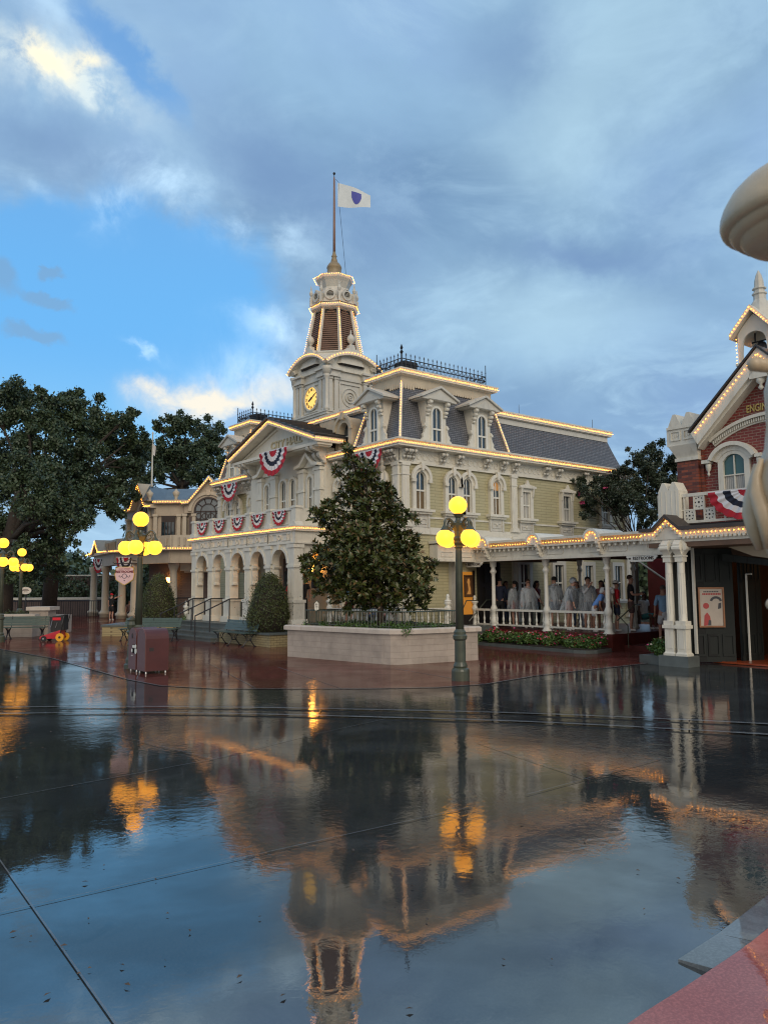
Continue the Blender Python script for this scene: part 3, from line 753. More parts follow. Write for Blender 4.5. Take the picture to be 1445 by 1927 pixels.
# ---- central bay with pediment
BX = -.45
mb = MB(); mb.box(BX, 0, 3.85, 9.45, 3.95, 7.15); bay = mb.build('central_bay', 'trim', CH)
BF = FRONT @ Matrix.Translation((0, -.45, 0)) if False else Matrix.Translation((BX, 0, 0)) @ FRONT
for u in (-4.12, -5.25, -7.35, -8.45):
    mb = MB(BF)
    mb.box(u-.20, u+.20, -.16, 0, 4.0, 6.45)
    for zz in (4.45, 5.55, 6.30): mb.box(u-.24, u+.24, -.20, 0, zz, zz+.10)
    mb.box(u-.25, u+.25, -.22, 0, 4.0, 4.22)
    mb.build('pilaster', 'trim', CH)
for u, w in ((-4.68, .34), (-5.95, .44), (-6.65, .44), (-7.9, .34)):
    window(BF, u, 4.55, 5.95, w, low='curtain', casing=.10, hood=False)
for u in (-4.68, -7.9):                           # little peaked hoods
    mb = MB(BF)
    mb.band([(u-.82, 6.45), (u-.42, 6.50), (u, 6.88), (u+.42, 6.50), (u+.82, 6.45)], [(u-.82, 6.56), (u-.46, 6.62), (u, 7.04), (u+.46, 6.62), (u+.82, 6.56)], -.34, 0)
    mb.xz([(u-.4, 6.48), (u+.4, 6.48), (u, 6.86)], -.12, 0)
    mb.build('window_hood', 'trim', CH)
for u in (-3.98, -9.25):                          # big scroll brackets under the pediment
    mb = MB(BF)
    for uu in (u-.12, u+.18):
        mb.yz([(0, 7.2), (-.62, 7.2), (-.66, 7.08), (-.5, 6.95), (-.3, 6.92), (-.32, 6.75), (-.14, 6.6), (0, 6.55)], uu-.06, uu+.06)
        for yy, zz, rr in ((-.55, 7.08, .10), (-.24, 6.85, .12), (-.08, 6.6, .07)):
            mb.yz([(yy+rr*math.cos(2*PI*i/10), zz+rr*math.sin(2*PI*i/10)) for i in range(10)], uu-.085, uu+.085)
    mb.build('scroll_bracket', 'trimg', CH)
PY0, PY1, PZ, PA = 3.35, 9.95, 7.22, 8.50
mb = MB(BF)                                        # tympanum + raking cornice
ins_ = [(-PY1+.42, PZ+.12), (-YC, PA-.24), (-PY0-.42, PZ+.12)]
mb.xz([(-PY1+.15, PZ), (-YC, PA-.10), (-PY0-.15, PZ)], -.32, .1)
mb.box(-PY1, -PY0, -.66, 0, PZ-.09, PZ+.02)
mb.box(-PY1+.08, -PY0-.08, -.58, 0, PZ-.14, PZ-.09)
mb.band([(-PY1+.50, PZ+.10), (-YC, PA-.30), (-PY0-.50, PZ+.10)], [(-PY1+.36, PZ+.10), (-YC, PA-.22), (-PY0-.36, PZ+.10)], -.40, -.30)
ped = mb.build('pediment', 'trim', CH)
mb = MB(BF)
mb.band([(-PY1, PZ+.02), (-YC, PA-.13), (-PY0, PZ+.02)], [(-PY1-.06, PZ+.20), (-YC, PA+.08), (-PY0+.06, PZ+.20)], -.80, .02)
mb.box(-PY0-.02, -PY0+.07, -.80, .55, PZ+.0, PZ+.20)
rk = mb.build('raking_cornice', 'trim', CH)
bl = MB(BF)
bulbs(bl, (-PY1, -.83, PZ+.12), (-YC, -.83, PA-.02), .155, .027); bulbs(bl, (-YC, -.83, PA-.02), (-PY0, -.83, PZ+.12), .155, .027)
bulbs(bl, (-PY0+.10, -.78, PZ+.11), (-PY0+.10, .5, PZ+.11), .155, .027)
light_string(bl, rk)
mb = MB(BF)
mb.hexa([(-PY1-.12, -.90, PZ+.21), (-YC, -.90, PA+.10), (-YC, 1.9, PA+.10), (-PY1-.12, .9, PZ+.21)], [(-PY1-.12, -.90, PZ+.27), (-YC, -.90, PA+.16), (-YC, 1.9, PA+.16), (-PY1-.12, .9, PZ+.27)])
mb.hexa([(-YC, -.90, PA+.10), (-PY0+.12, -.90, PZ+.21), (-PY0+.12, .9, PZ+.21), (-YC, 1.9, PA+.10)], [(-YC, -.90, PA+.16), (-PY0+.12, -.90, PZ+.27), (-PY0+.12, .9, PZ+.27), (-YC, 1.9, PA+.16)])
for k in range(8):
    for s_ in (-1, 1):
        f = (k+.5)/8; u = -YC+s_*f*3.4; z = PA+.17-(PA-PZ-.11)*f
        mb.box(u-.012, u+.012, -.90, .9+(1-f)*.9, z-.02, z+.035)
mb.build('pediment_roof', 'roofm', CH)
M['pale_gilt'] = paint('pale_gilt', (.50, .42, .25), .45, .1, 6)
text('lettering', 'CITY HALL', CH, 'pale_gilt', (-6.05, -.34, 7.60), .42, BF, .02, 1.15, .010)
mb = MB(); mb.box(.5, 1.2, 4.6, 5.6, 8.0, 8.75); mb.build('tower_base_step', 'tan', CH)

# ---- roofs
def mansard(x0, x1, y0, y1, z0, z1, i, name='mansard_roof', parent=CH, right=None, left=None):
    """i: inset; right: inset at x1 end"""
    ri = i if right is None else right; li = i if left is None else left
    mb = MB(); n = 5; v = []; f = []
    for k in range(n+1):
        t = k/n; q = t**.85*.92 + .08*t
        a = q
        v += [(x0+i*a, y0+i*a if li is not None else y0, z0+(z1-z0)*t), (x1-ri*a, y0+i*a, z0+(z1-z0)*t), (x1-ri*a, y1-li*a, z0+(z1-z0)*t), (x0+i*a, y1-li*a, z0+(z1-z0)*t)]
    for k in range(n):
        for j in range(4): f.append((k*4+j, k*4+(j+1) % 4, k*4+4+(j+1) % 4, k*4+4+j))
    f.append((n*4, n*4+1, n*4+2, n*4+3))
    mb.add(v, f)
    return mb.build(name, 'slate', parent)
mansard(-.02, 5.38, -.02, 2.62, 6.88, 9.12, .58, right=.50)
mansard(-.02, 5.38, WY-2.62, WY+.02, 6.88, 9.12, .58, right=.50)
mansard(.12, L, .06, WY-.06, 6.86, 8.40, .52, right=.62)
mb = MB(); mb.box(.62, L-.6, .56, WY-.56, 8.39, 8.66); mb.build('roof_deck', 'roofm', CH)
# upper cornices
c, bl = cornice('roof_cornice', CH, [(.60, 10.4), (.60, 2.9)], 8.42, .16, .28, 'trim', step=.155); light_string(bl, c)
c, bl = cornice('roof_cornice', CH, [(4.9, .56), (L-.62, .56), (L-.62, 3)], 8.42, .22, .28, 'trim', step=.155); light_string(bl, c)
mb = MB(); mb.box(4.9, L-.6, .50, .60, 8.22, 8.42); mb.build('roof_frieze', 'trimg', CH)
for (y0, y1) in ((.50, 2.12), (WY-2.12, WY-.50)):
    mb = MB(); mb.box(.48, 4.96, y0, y1, 9.0, 9.34); pf = mb.build('roof_frieze', 'tan', CH)
    mb = MB()
    for fr, a, b, off in ((Matrix.Translation((0, y0, 0)), .48, 4.96, 0), (Matrix.Translation((.48, 0, 0)) @ FRONT, -y1, -y0, 0)):   # scalloped boards
        mb.M = fr; nn = int((b-a)/.12)
        for k in range(nn):
            u = a+(k+.5)*(b-a)/nn
            dz = .10 if (k < 5 or k > nn-6) else 0
            mb.xz([(u-.058, 9.02), (u-.05, 8.96-dz*.8), (u, 8.93-dz), (u+.05, 8.96-dz*.8), (u+.058, 9.02)], -.03, -.004)
    mb.build('scalloped_board', 'tan', CH)
    c, bl = cornice('roof_cornice', CH, [(4.9, y1), (.50, y1), (.50, y0), (4.96, y0), (4.96, y1)], 9.30, .22, .24, 'trim', step=.155)
    light_string(bl, c)
    mb = MB(); mb.box(.52, 4.94, y0+.02, y1-.02, 9.50, 9.56); mb.build('roof_deck', 'roofm', CH)
    # iron cresting
    mb = MB(); z = 9.56
    def crest(p, q):
        p, q = Vector(p), Vector(q); n = max(2, round((q-p).length/.21)); d = (q-p).normalized(); nn = Vector((-d.y, d.x, 0))
        for zz in (z+.05, z+.22, z+.40): mb.tube([p+Vector((0, 0, zz)), q+Vector((0, 0, zz))], .018, 4)
        for k in range(n+1):
            a = p.lerp(q, k/n)
            mb.tube([a+Vector((0, 0, z)), a+Vector((0, 0, z+.54))], .015, 4)
            mb.lathe([(.006, z+.50), (.032, z+.545), (.004, z+.62)], (a.x, a.y, 0), 4)
            if k < n:
                m_ = p.lerp(q, (k+.5)/n); h = (q-p).length/n/2
                mb.tube([m_-d*h*.8+Vector((0, 0, z+.38)), m_-d*h*.25+Vector((0, 0, z+.22)), m_+d*h*.25+Vector((0, 0, z+.22)), m_+d*h*.8+Vector((0, 0, z+.38))], .010, 4)
                mb.tube([m_-d*h*.7+Vector((0, 0, z+.06)), m_+Vector((0, 0, z+.30)), m_+d*h*.7+Vector((0, 0, z+.06))], .010, 4)
    X0, X1, Y0_, Y1_ = .60, 4.80, y0+.10, y1-.10
    crest((X0, Y0_, 0), (X1, Y0_, 0)); crest((X0, Y1_, 0), (X0, Y0_, 0)); crest((X0, Y1_, 0), (X1, Y1_, 0)); crest((X1, Y1_, 0), (X1, Y0_, 0))
    mb.lathe([(.03, z), (.03, z+.55), (.07, z+.62), (.02, z+.70), (.06, z+.76), (.01, z+.90)], (X0, Y0_, 0), 6)
    for x_, y_ in ((X1, Y0_), (X0, Y1_)): mb.tube([(x_, y_, z), (x_, y_, z+.85)], .016, 5)
    mb.build('cresting', 'iron', CH)
    mb = MB(); mb.box(.9, 1.5, y0+.3, y0+.9, 9.56, 9.98); mb.box(2.2, 2.9, y0+.4, y0+.9, 9.56, 9.78); mb.build('roof_vent', 'iron', CH)
# hip rolls with bulbs
def hip(p, q, step=.17):
    mb = MB(); mb.tube([p, q], .055, 6); o = mb.build('hip_roll', 'trim', CH)
    bl = MB(); off = Vector((-.07, -.07, .02))
    bulbs(bl, tuple(Vector(p)+off), tuple(Vector(q)+off), step, .025); light_string(bl, o)
hip((-.02, -.02, 6.92), (.50, .50, 9.05)); hip((5.38, -.02, 6.92), (4.92, .50, 9.05)); hip((-.02, 2.62, 6.92), (.50, 2.08, 9.05))
hip((-.02, WY-2.62, 6.92), (.50, WY-2.08, 9.05)); hip((-.02, WY+.02, 6.92), (.50, WY-.50, 9.05))
# dormers
def dormer(fr, u, z0=6.88, kind='peak'):
    mb = MB(fr); w, c = .44, .26
    a, b = u-w/2-c, u+w/2+c
    top = 8.42
    if kind == 'peak':
        mb.box(a, b, -.02, .9, z0, top)
        body = mb.build('dormer', 'trim', CH)
        window(fr @ Matrix.Translation((0, -.02, 0)), u, z0+.10, 7.98, w, parent=body, casing=.12, hood=False, d=.06, sill=False, low='glass') if False else None
        mb = MB(fr)
        mb.xz([(a-.32, top-.02), (b+.32, top-.02), (b+.32, top+.04), (u, top+.40), (a-.32, top+.04)], -.26, .95)
        mb.xz([(a-.05, top+.0), (b+.05, top+.0), (u, top+.30)], -.285, -.26)
        mb.hexa([(a-.40, -.34, top+.02), (u, -.34, top+.42), (u, 1.0, top+.42), (a-.40, .9, top+.02)], [(a-.40, -.34, top+.09), (u, -.34, top+.50), (u, 1.0, top+.50), (a-.40, .9, top+.09)])
        mb.hexa([(u, -.34, top+.42), (b+.40, -.34, top+.02), (b+.40, .9, top+.02), (u, 1.0, top+.42)], [(u, -.34, top+.50), (b+.40, -.34, top+.09), (b+.40, .9, top+.09), (u, 1.0, top+.50)])
        mb.build('dormer_roof', 'trimg', body)
        for s_ in (-1, 1):                       # scroll brackets and side volutes
            mb = MB(fr)
            x_ = u+s_*(w/2+c-.07)
            for k, (yy, zz, rr) in enumerate(((-.20, 8.33, .075), (-.15, 8.18, .065), (-.10, 8.04, .055), (-.06, 7.92, .045))):
                mb.yz([(yy+rr*math.cos(2*PI*i/9), zz+rr*math.sin(2*PI*i/9)) for i in range(9)], x_-.07, x_+.07)
            e = u+s_*(w/2+c)
            pts = [(e, 7.62), (e+s_*.07, 7.58), (e+s_*.09, 7.48), (e+s_*.04, 7.40), (e+s_*.08, 7.28), (e+s_*.16, 7.18), (e+s_*.14, 7.08), (e+s_*.24, 6.98), (e+s_*.22, 6.86), (e, 6.86)]
            if s_ < 0: pts = pts[::-1]
            mb.xz(pts, -.06, .04)
            mb.xz([(e+s_*.13+.07*math.cos(2*PI*i/10), 6.97+.07*math.sin(2*PI*i/10)) for i in range(10)], -.10, -.06)
            mb.xz([(e+s_*.03+.05*math.cos(2*PI*i/10), 7.50+.05*math.sin(2*PI*i/10)) for i in range(10)], -.10, -.06)
            mb.build('volute', 'trim', body)
        # arched window in the dormer: frame, glass, bars share the dormer (three levels at most)
        r = w/2; z1 = 7.98; zb = z0+.10; zm = 7.42
        mb = MB(fr)
        mb.add([(p, -.028, q) for p, q in [(u-r, zb)] + arc(u, z1, r, PI, 0, 12) + [(u+r, zb)]], [tuple(range(15))]); mb.build('glass', 'glass', body)
        mb = MB(fr); t = .025
        mb.band([(u-r+t, zb)] + arc(u, z1, r-t, PI, 0, 12) + [(u+r-t, zb)], [(u-r-.05, zb)] + arc(u, z1, r+.05, PI, 0, 12) + [(u+r+.05, zb)], -.085, -.02)
        mb.box(u-r, u+r, -.07, -.03, zm-.03, zm+.03); mb.box(u-.016, u+.016, -.062, -.03, zb, z1+r)
        mb.box(u-r-.08, u+r+.08, -.12, -.02, zb-.07, zb)
        mb.build('window_frame', 'white', body)
    else:
        r = .30; z1 = 7.72; zb = 7.05
        mb.band([(u-r, zb)] + arc(u, z1, r, PI, 0, 12) + [(u+r, zb)], [(u-r-.22, zb)] + arc(u, z1, r+.22, PI, 0, 12) + [(u+r+.22, zb)], -.02, .9)
        mb.band(arc(u, z1, r+.18, PI, 0, 12), arc(u, z1, r+.28, PI, 0, 12), -.10, -.02)
        mb.xz([(u-.06, z1+r+.1), (u-.09, z1+r+.36), (u+.09, z1+r+.36), (u+.06, z1+r+.1)], -.14, -.02)
        body = mb.build('dormer', 'tan', CH)
        mb = MB(fr); mb.add([(p, .25, q) for p, q in [(u-r, zb)] + arc(u, z1, r, PI, 0, 12) + [(u+r, zb)]], [tuple(range(15))]); mb.build('glass', 'glass', body)
        mb = MB(fr); mb.box(u-.015, u+.015, .2, .245, zb, z1+r); mb.box(u-r, u+r, .2, .245, z1-.2, z1-.16); mb.build('window_frame', 'white', body)
    return body
dormer(SIDE, 1.62); dormer(SIDE, 3.86)
dormer(FRONT, -1.36); dormer(FRONT, -(WY-1.36))
dormer(FRONT, -3.25, kind='round'); dormer(FRONT, -(WY-3.25), kind='round')
mb = MB()
for x_ in (7.0, 11.8): mb.tube([(x_, .9, 8.6), (x_, .9, 9.25)], .012, 4)
mb.build('lightning_rod', 'iron', CH)

# ---- clock tower (part) and its sub-parts
TX, TY, TW = 2.0, 6.75, 1.10
mb = MB(); mb.box(TX-TW-.12, TX+TW+.12, TY-TW-.12, TY+TW+.12, 7.4, 8.95); mb.box(TX-TW, TX+TW, TY-TW, TY+TW, 8.95, 11.0)
mb.box(TX-TW-.17, TX+TW+.17, TY-TW-.17, TY+TW+.17, 8.88, 8.98); mb.box(TX-TW-.21, TX+TW+.21, TY-TW-.21, TY+TW+.21, 8.98, 9.04)
tower = mb.build('clock_tower', 'trimg', CH)
def tface(k):       # wall frames of the four sides; u=0 at the middle
    return Matrix.Translation((TX, TY, 0)) @ Matrix.Rotation(-PI/2*k, 4, 'Z') @ Matrix.Translation((0, -TW, 0))
for k in range(4):
    F = tface(k)
    mb = MB(F)
    for u in (-1.02, -.74, .74, 1.02):
        w = .085
        mb.box(u-w, u+w, -.12, 0, 9.04, 10.42); mb.box(u-w-.03, u+w+.03, -.15, 0, 10.36, 10.46); mb.box(u-w-.03, u+w+.03, -.15, 0, 9.04, 9.16)
    for s_ in (-1, 1):
        a = s_*.88
        mb.box(a-.32, a+.32, -.22, 0, 10.46, 10.56); mb.box(a-.30, a+.30, -.18, 0, 10.56, 10.72); mb.box(a-.36, a+.36, -.28, 0, 10.72, 10.80)
    mb.box(-.6, .6, -.06, 0, 10.40, 10.50)
    # raised panel
    mb.band([(-.50, 9.20), (-.50, 10.24), (.50, 10.24), (.50, 9.20)], [(-.56, 9.14), (-.56, 10.30), (.56, 10.30), (.56, 9.14)], -.05, 0, True)
    if k != 1:
        for r_, d_ in ((.40, .04), (.24, .06), (.11, .08)):
            mb.band(arc(0, 9.72, r_-.035, 0, 2*PI, 24)[:-1], arc(0, 9.72, r_, 0, 2*PI, 24)[:-1], -d_, 0, True)
        mb.ball((0, -.03, 9.72), .06, 8, 6)
        mb.xz([(-.2+.1*0, 8.0), (.2, 8.0), (.2, 8.7), (-.2, 8.7)], -.14, -.12)
    mb.xz([(-.6, 8.25), (.6, 8.25), (.6, 8.75), (-.6, 8.75)], -.15, -.12) if False else None
    mb.build('tower_facing', 'trimg', tower)
    # segmental pediment with bulbs
    mb = MB(F); Rr = 2.25; zc_ = 9.33
    a0 = math.asin(1.44/Rr)
    inn = arc(0, zc_, Rr-.16, PI/2+a0, PI/2-a0, 18); out_ = arc(0, zc_, Rr, PI/2+a0, PI/2-a0, 18)
    mb.band(inn, out_, -.38, .12)
    mb.xz([(-1.2, 10.76)] + arc(0, zc_, Rr-.15, PI/2+a0*.84, PI/2-a0*.84, 16) + [(1.2, 10.76)], -.10, .1)
    mb.build('arched_pediment', 'trim', tower)
    bl = MB(F)
    pp = arc(0, zc_, Rr-.07, PI/2+a0, PI/2-a0, 20)
    for p, q in pp: bl.octa((p, -.41, q), .021)
    light_string(bl, tower)
    # ball finial on each side
    mb = MB(F)
    mb.xz([(-.42, 11.5), (-.30, 11.72), (-.16, 11.74), (-.10, 11.92), (.10, 11.92), (.16, 11.74), (.30, 11.72), (.42, 11.5)], -.22, .05)
    mb.smooth = True
    mb.lathe([(.07, 11.9), (.05, 11.98), (.13, 12.05), (.17, 12.17), (.13, 12.30), (.06, 12.36), (.03, 12.42), (.035, 12.5), (.005, 12.6)], (0, -.10, 0), 12)
    mb.build('ball_finial', 'trimg', tower)
    # corner column
    c_ = Matrix.Translation((TX, TY, 0)) @ Matrix.Rotation(-PI/2*k, 4, 'Z')
    mb = MB(c_); mb.smooth = True
    mb.lathe([(.13, 9.04), (.10, 9.15), (.085, 9.3), (.085, 10.3), (.12, 10.42), (.15, 10.5)], (-TW-.10, -TW-.10, 0), 12)
    mb.lathe([(.17, 10.5), (.20, 10.7), (.26, 10.82)], (-TW-.08, -TW-.08, 0), 8)
    mb.build('corner_column', 'trimg', tower)
# clock on the front side
F = tface(1)
F = Matrix.Translation((TX-TW, TY, 0)) @ FRONT
mb = MB(F); mb.band(arc(0, 9.74, .465, 0, 2*PI, 32)[:-1], arc(0, 9.74, .54, 0, 2*PI, 32)[:-1], -.10, 0, True); mb.build('clock_rim', 'trimg', tower)
mb = MB(F); mb.xz(arc(0, 9.74, .47, 0, 2*PI, 32)[:-1], -.045, 0); cf = mb.build('clock_face', 'face', tower)
for i, s_ in enumerate(['XII', 'I', 'II', 'III', 'IIII', 'V', 'VI', 'VII', 'VIII', 'IX', 'X', 'XI']):
    a = PI/2-i*PI/6
    mt = F @ Matrix.Translation((.36*math.cos(a), -.052, 9.74+.36*math.sin(a))) @ Matrix.Rotation(-(a-PI/2), 4, 'Y')
    text('numeral', s_, tower, 'ink', (0, 0, 0), .155, mt, .004, .8, .004)
mb = MB(F)
for ang, ln, wd in ((R(28), .36, .022), (R(90-245), .25, .034)):
    dx, dz = math.cos(ang), math.sin(ang)
    mb.xz([(-dz*wd-dx*.08, 9.74+dx*wd-dz*.08), (dz*wd-dx*.08, 9.74-dx*wd-dz*.08), (dx*ln*.75+dz*wd*1.2, 9.74+dz*ln*.75-dx*wd*1.2), (dx*ln, 9.74+dz*ln), (dx*ln*.75-dz*wd*1.2, 9.74+dz*ln*.75+dx*wd*1.2)], -.075-wd*.2, -.06)
mb.xz(arc(0, 9.74, .05, 0, 2*PI, 12)[:-1], -.09, -.06)
mb.build('clock_hands', 'ink', tower)
# octagonal louvred belfry
a8 = PI/8
def octring(r, z): return [(TX+r/math.cos(a8)*math.cos(a8+PI/4*i), TY+r/math.cos(a8)*math.sin(a8+PI/4*i), z) for i in range(8)]
mb = MB()
mb.lathe([(1.42, 11.0), (1.30, 11.35), (1.22, 11.55), (1.20, 11.62)], (TX, TY, 0), 8, a8)
Z0_, Z1_, R0_, R1_ = 11.60, 13.62, 1.19, .80
mb.lathe([(R0_-.02, Z0_), (R1_-.02, Z1_)], (TX, TY, 0), 8, a8)
mb.build('belfry_core', 'dark', tower)
mb = MB(); mb.lathe([(1.48, 11.05), (1.40, 11.2), (1.34, 11.42), (1.26, 11.55), (1.30, 11.60), (1.24, 11.66)], (TX, TY, 0), 8, a8); mb.build('belfry_base', 'trimg', tower)
mb = MB(); lb = MB(); bl = MB()
for i in range(8):
    a = a8+PI/4*i; b = a+PI/4
    p0 = Vector((math.cos(a), math.sin(a), 0)); p1 = Vector((math.cos(b), math.sin(b), 0))
    cen = Vector((TX, TY, 0))
    mb.tube([cen+p0*(R0_+.02)*1.03+Vector((0, 0, Z0_)), cen+p0*(R1_+.02)*1.03+Vector((0, 0, Z1_))], .055, 6)
    nl = 20
    for k in range(nl):
        t = (k+.5)/nl; r = R0_+(R1_-R0_)*t; z = Z0_+.08+(Z1_-Z0_-.12)*t
        q0 = cen+p0.lerp(p1, .08)*r; q1 = cen+p0.lerp(p1, .92)*r
        if k > nl-3: q0 = cen+p0.lerp(p1, .12+.12*(k-nl+3))*r; q1 = cen+p0.lerp(p1, .88-.12*(k-nl+3))*r
        n = ((p0+p1)/2).normalized()
        o0, o1 = q0+n*.03, q1+n*.03
        lb.hexa([(*q0.xy, z+.02), (*q1.xy, z+.02), (*o1.xy, z-.035), (*o0.xy, z-.035)], [(*q0.xy, z+.038), (*q1.xy, z+.038), (*o1.xy, z-.017), (*o0.xy, z-.017)])
    bulbs(bl, tuple(cen+p0*(R0_+.13)+Vector((0, 0, Z0_+.1))), tuple(cen+p0*(R1_+.12)+Vector((0, 0, Z1_))), .15, .024)
    # broad side frames of each panel
    for t0, t1 in ((.03, .085), (.915, .97)):
        q = [cen+p0.lerp(p1, t0)*(R0_+.01), cen+p0.lerp(p1, t1)*(R0_+.01), cen+p0.lerp(p1, t1)*(R1_+.01), cen+p0.lerp(p1, t0)*(R1_+.01)]
        n = ((p0+p1)/2).normalized()*.045
        mb.hexa([(*q[0].xy, Z0_), (*q[1].xy, Z0_), (*(q[1]+n).xy, Z0_), (*(q[0]+n).xy, Z0_)], [(*q[3].xy, Z1_), (*q[2].xy, Z1_), (*(q[2]+n).xy, Z1_), (*(q[3]+n).xy, Z1_)])
lb.build('louvre', paint('brown_louvre', (.15, .085, .055), .6, .15, 8), tower)
mb.build('belfry_rib', 'trimg', tower)
light_string(bl, tower)
mb = MB()
mb.lathe([(.84, 13.55), (.96, 13.62), (1.0, 13.66), (1.0, 13.80), (.93, 13.84), (.86, 13.86), (.84, 14.1), (.74, 14.38), (.64, 14.52), (.60, 14.62), (.62, 14.66), (.72, 14.88), (.80, 15.0), (.82, 15.14), (.62, 15.22), (.42, 15.30), (.30, 15.36)], (TX, TY, 0), 8, a8)
mb.build('lantern_drum', 'trimg', tower)
bl = MB()
for r, z, st in ((1.0/math.cos(a8)+.02, 13.73, .16), (.80/math.cos(a8)+.04, 15.07, .15)):
    for i in range(8):
        a = a8+PI/4*i; b = a+PI/4
        bulbs(bl, (TX+r*math.cos(a), TY+r*math.sin(a), z), (TX+r*math.cos(b), TY+r*math.sin(b), z), st, .026, ends=False)
light_string(bl, tower)
for i in range(8):
    a = PI/4*i
    Fq = Matrix.Translation((TX, TY, 0)) @ Matrix.Rotation(a, 4, 'Z') @ Matrix.Translation((0, -.84, 0))
    mb = MB(Fq)
    mb.band(arc(0, 14.14, .155, 0, 2*PI, 16)[:-1], arc(0, 14.14, .225, 0, 2*PI, 16)[:-1], -.12, .15, True)
    mb.xz([(-.33, 13.86), (.33, 13.86), (.27, 14.0), (.23, 14.1), (-.23, 14.1), (-.27, 14.0)], -.06, .1)
    mb.xz([(-.06, 14.34), (.06, 14.34), (.03, 14.44), (-.03, 14.44)], -.12, .1)
    mb.build('round_vent', 'trimg', tower)
    mb = MB(Fq)
    mb.xz(arc(0, 14.14, .165, 0, 2*PI, 16)[:-1], -.05, .0)
    mb.build('vent_opening', 'dark', tower)
    mb = MB(Fq)
    for k in range(5):
        zz = 14.03+k*.055; h = math.sqrt(max(0, .15**2-(zz-14.14)**2)); mb.box(-h, h, -.08, -.05, zz-.007, zz+.007)
    mb.build('louvre', 'trimg', tower)
    b = a+a8
    Fr_ = Matrix.Translation((TX, TY, 0)) @ Matrix.Rotation(b, 4, 'Z')
    mb = MB(Fr_)
    mb.box(-.05, .05, -1.06, -.84, 13.84, 14.22)
    mb.lathe([(.055, 14.2), (.035, 14.26), (.07, 14.33), (.085, 14.40), (.05, 14.50), (.03, 14.54), (.035, 14.58), (.008, 14.74)], (0, -1.0, 0), 8)
    mb.build('pinnacle', 'trimg', tower)
mb = MB(); mb.smooth = True
mb.lathe([(.36, 15.28), (.33, 15.34), (.31, 15.42), (.31, 15.60), (.33, 15.63), (.30, 15.72), (.22, 15.84), (.14, 15.90), (.15, 15.94), (.115, 16.05), (.10, 16.12), (.13, 16.16), (.10, 16.2), (.07, 16.3), (.062, 16.36)], (TX, TY, 0), 16)
mb.build('dome_finial', 'gold' if False else paint('ochre_paint', (.27, .20, .11), .45, .12, 6), tower)
FP = thing('flagpole', (TX, TY, 16.30), 'tall brown flagpole standing on top of the clock tower', 'flagpole')
mb = MB(); mb.smooth = True; mb.lathe([(.060, 16.30), (.055, 17.5), (.040, 19.6), (.03, 19.75)], (TX, TY, 0), 10); mb.build('pole', paint('brown_pole_paint', (.24, .14, .11), .5, .1, 5), FP)
mb = MB(); mb.ball((TX, TY, 19.92), .06, 10, 8); mb.tube([(TX, TY, 19.7), (TX, TY, 19.9)], .018, 6); mb.build('ball', 'iron', FP)
mb = MB(); mb.tube([(TX+.05, TY-.04, 19.66), (TX+.16, TY-.11, 19.52), (TX+.20, TY-.12, 18.4), (TX+.42, TY-.30, 15.2)], .008, 4); mb.build('halyard', 'iron', FP)
# flag, hanging from the halyard and blown to the right
fl = MB(); nu, nv = 16, 8; vs = []; fs = []; eb = []
c0 = Vector((TX+.13, TY-.09, 0)); dirf = Vector((.80, -.60, 0))
for i in range(nu+1):
    for j in range(nv+1):
        a = i/nu; b = j/nv
        top_ = 19.50-.34*a-.20*a*a; bot = 18.42-.05*math.sin(a*3)-.0*a
        z = bot+(top_-bot)*b
        p = c0+dirf*(a*1.42) + Vector((-dirf.y, dirf.x, 0))*(.07*math.sin(a*7+b*1.5)*a)
        vs.append((p.x, p.y, z))
for i in range(nu):
    for j in range(nv):
        q = i*(nv+1)+j; fs.append((q, q+nv+1, q+nv+2, q+1))
fl.smooth = True; fl.add(vs, fs)
flag = fl.build('flag', 'flag', None, tuple(c0+Vector((0, 0, 18.4)))); tag(flag, 'white flag with a plain blue crest flying above the clock tower', 'flag')
mb = MB()      # plain generic stand-in for the printed emblem
def fpos(a, b):
    top_ = 19.50-.34*a-.20*a*a; bot = 18.42-.05*math.sin(a*3)
    p = c0+dirf*(a*1.42) + Vector((-dirf.y, dirf.x, 0))*(.07*math.sin(a*7+b*1.5)*a-.012)
    return (p.x, p.y, bot+(top_-bot)*b)
n = 8
for i in range(n):                              # plain blue shield
    u0 = .42+.30*i/n; u1 = .42+.30*(i+1)/n
    lo = lambda u: .16+.34*abs((u-.57)/.15)**2.2
    mb.add([fpos(u0, lo(u0)), fpos(u1, lo(u1)), fpos(u1, .78), fpos(u0, .78)], [(0, 1, 2, 3)])
mb.build('emblem', 'emblem', flag)

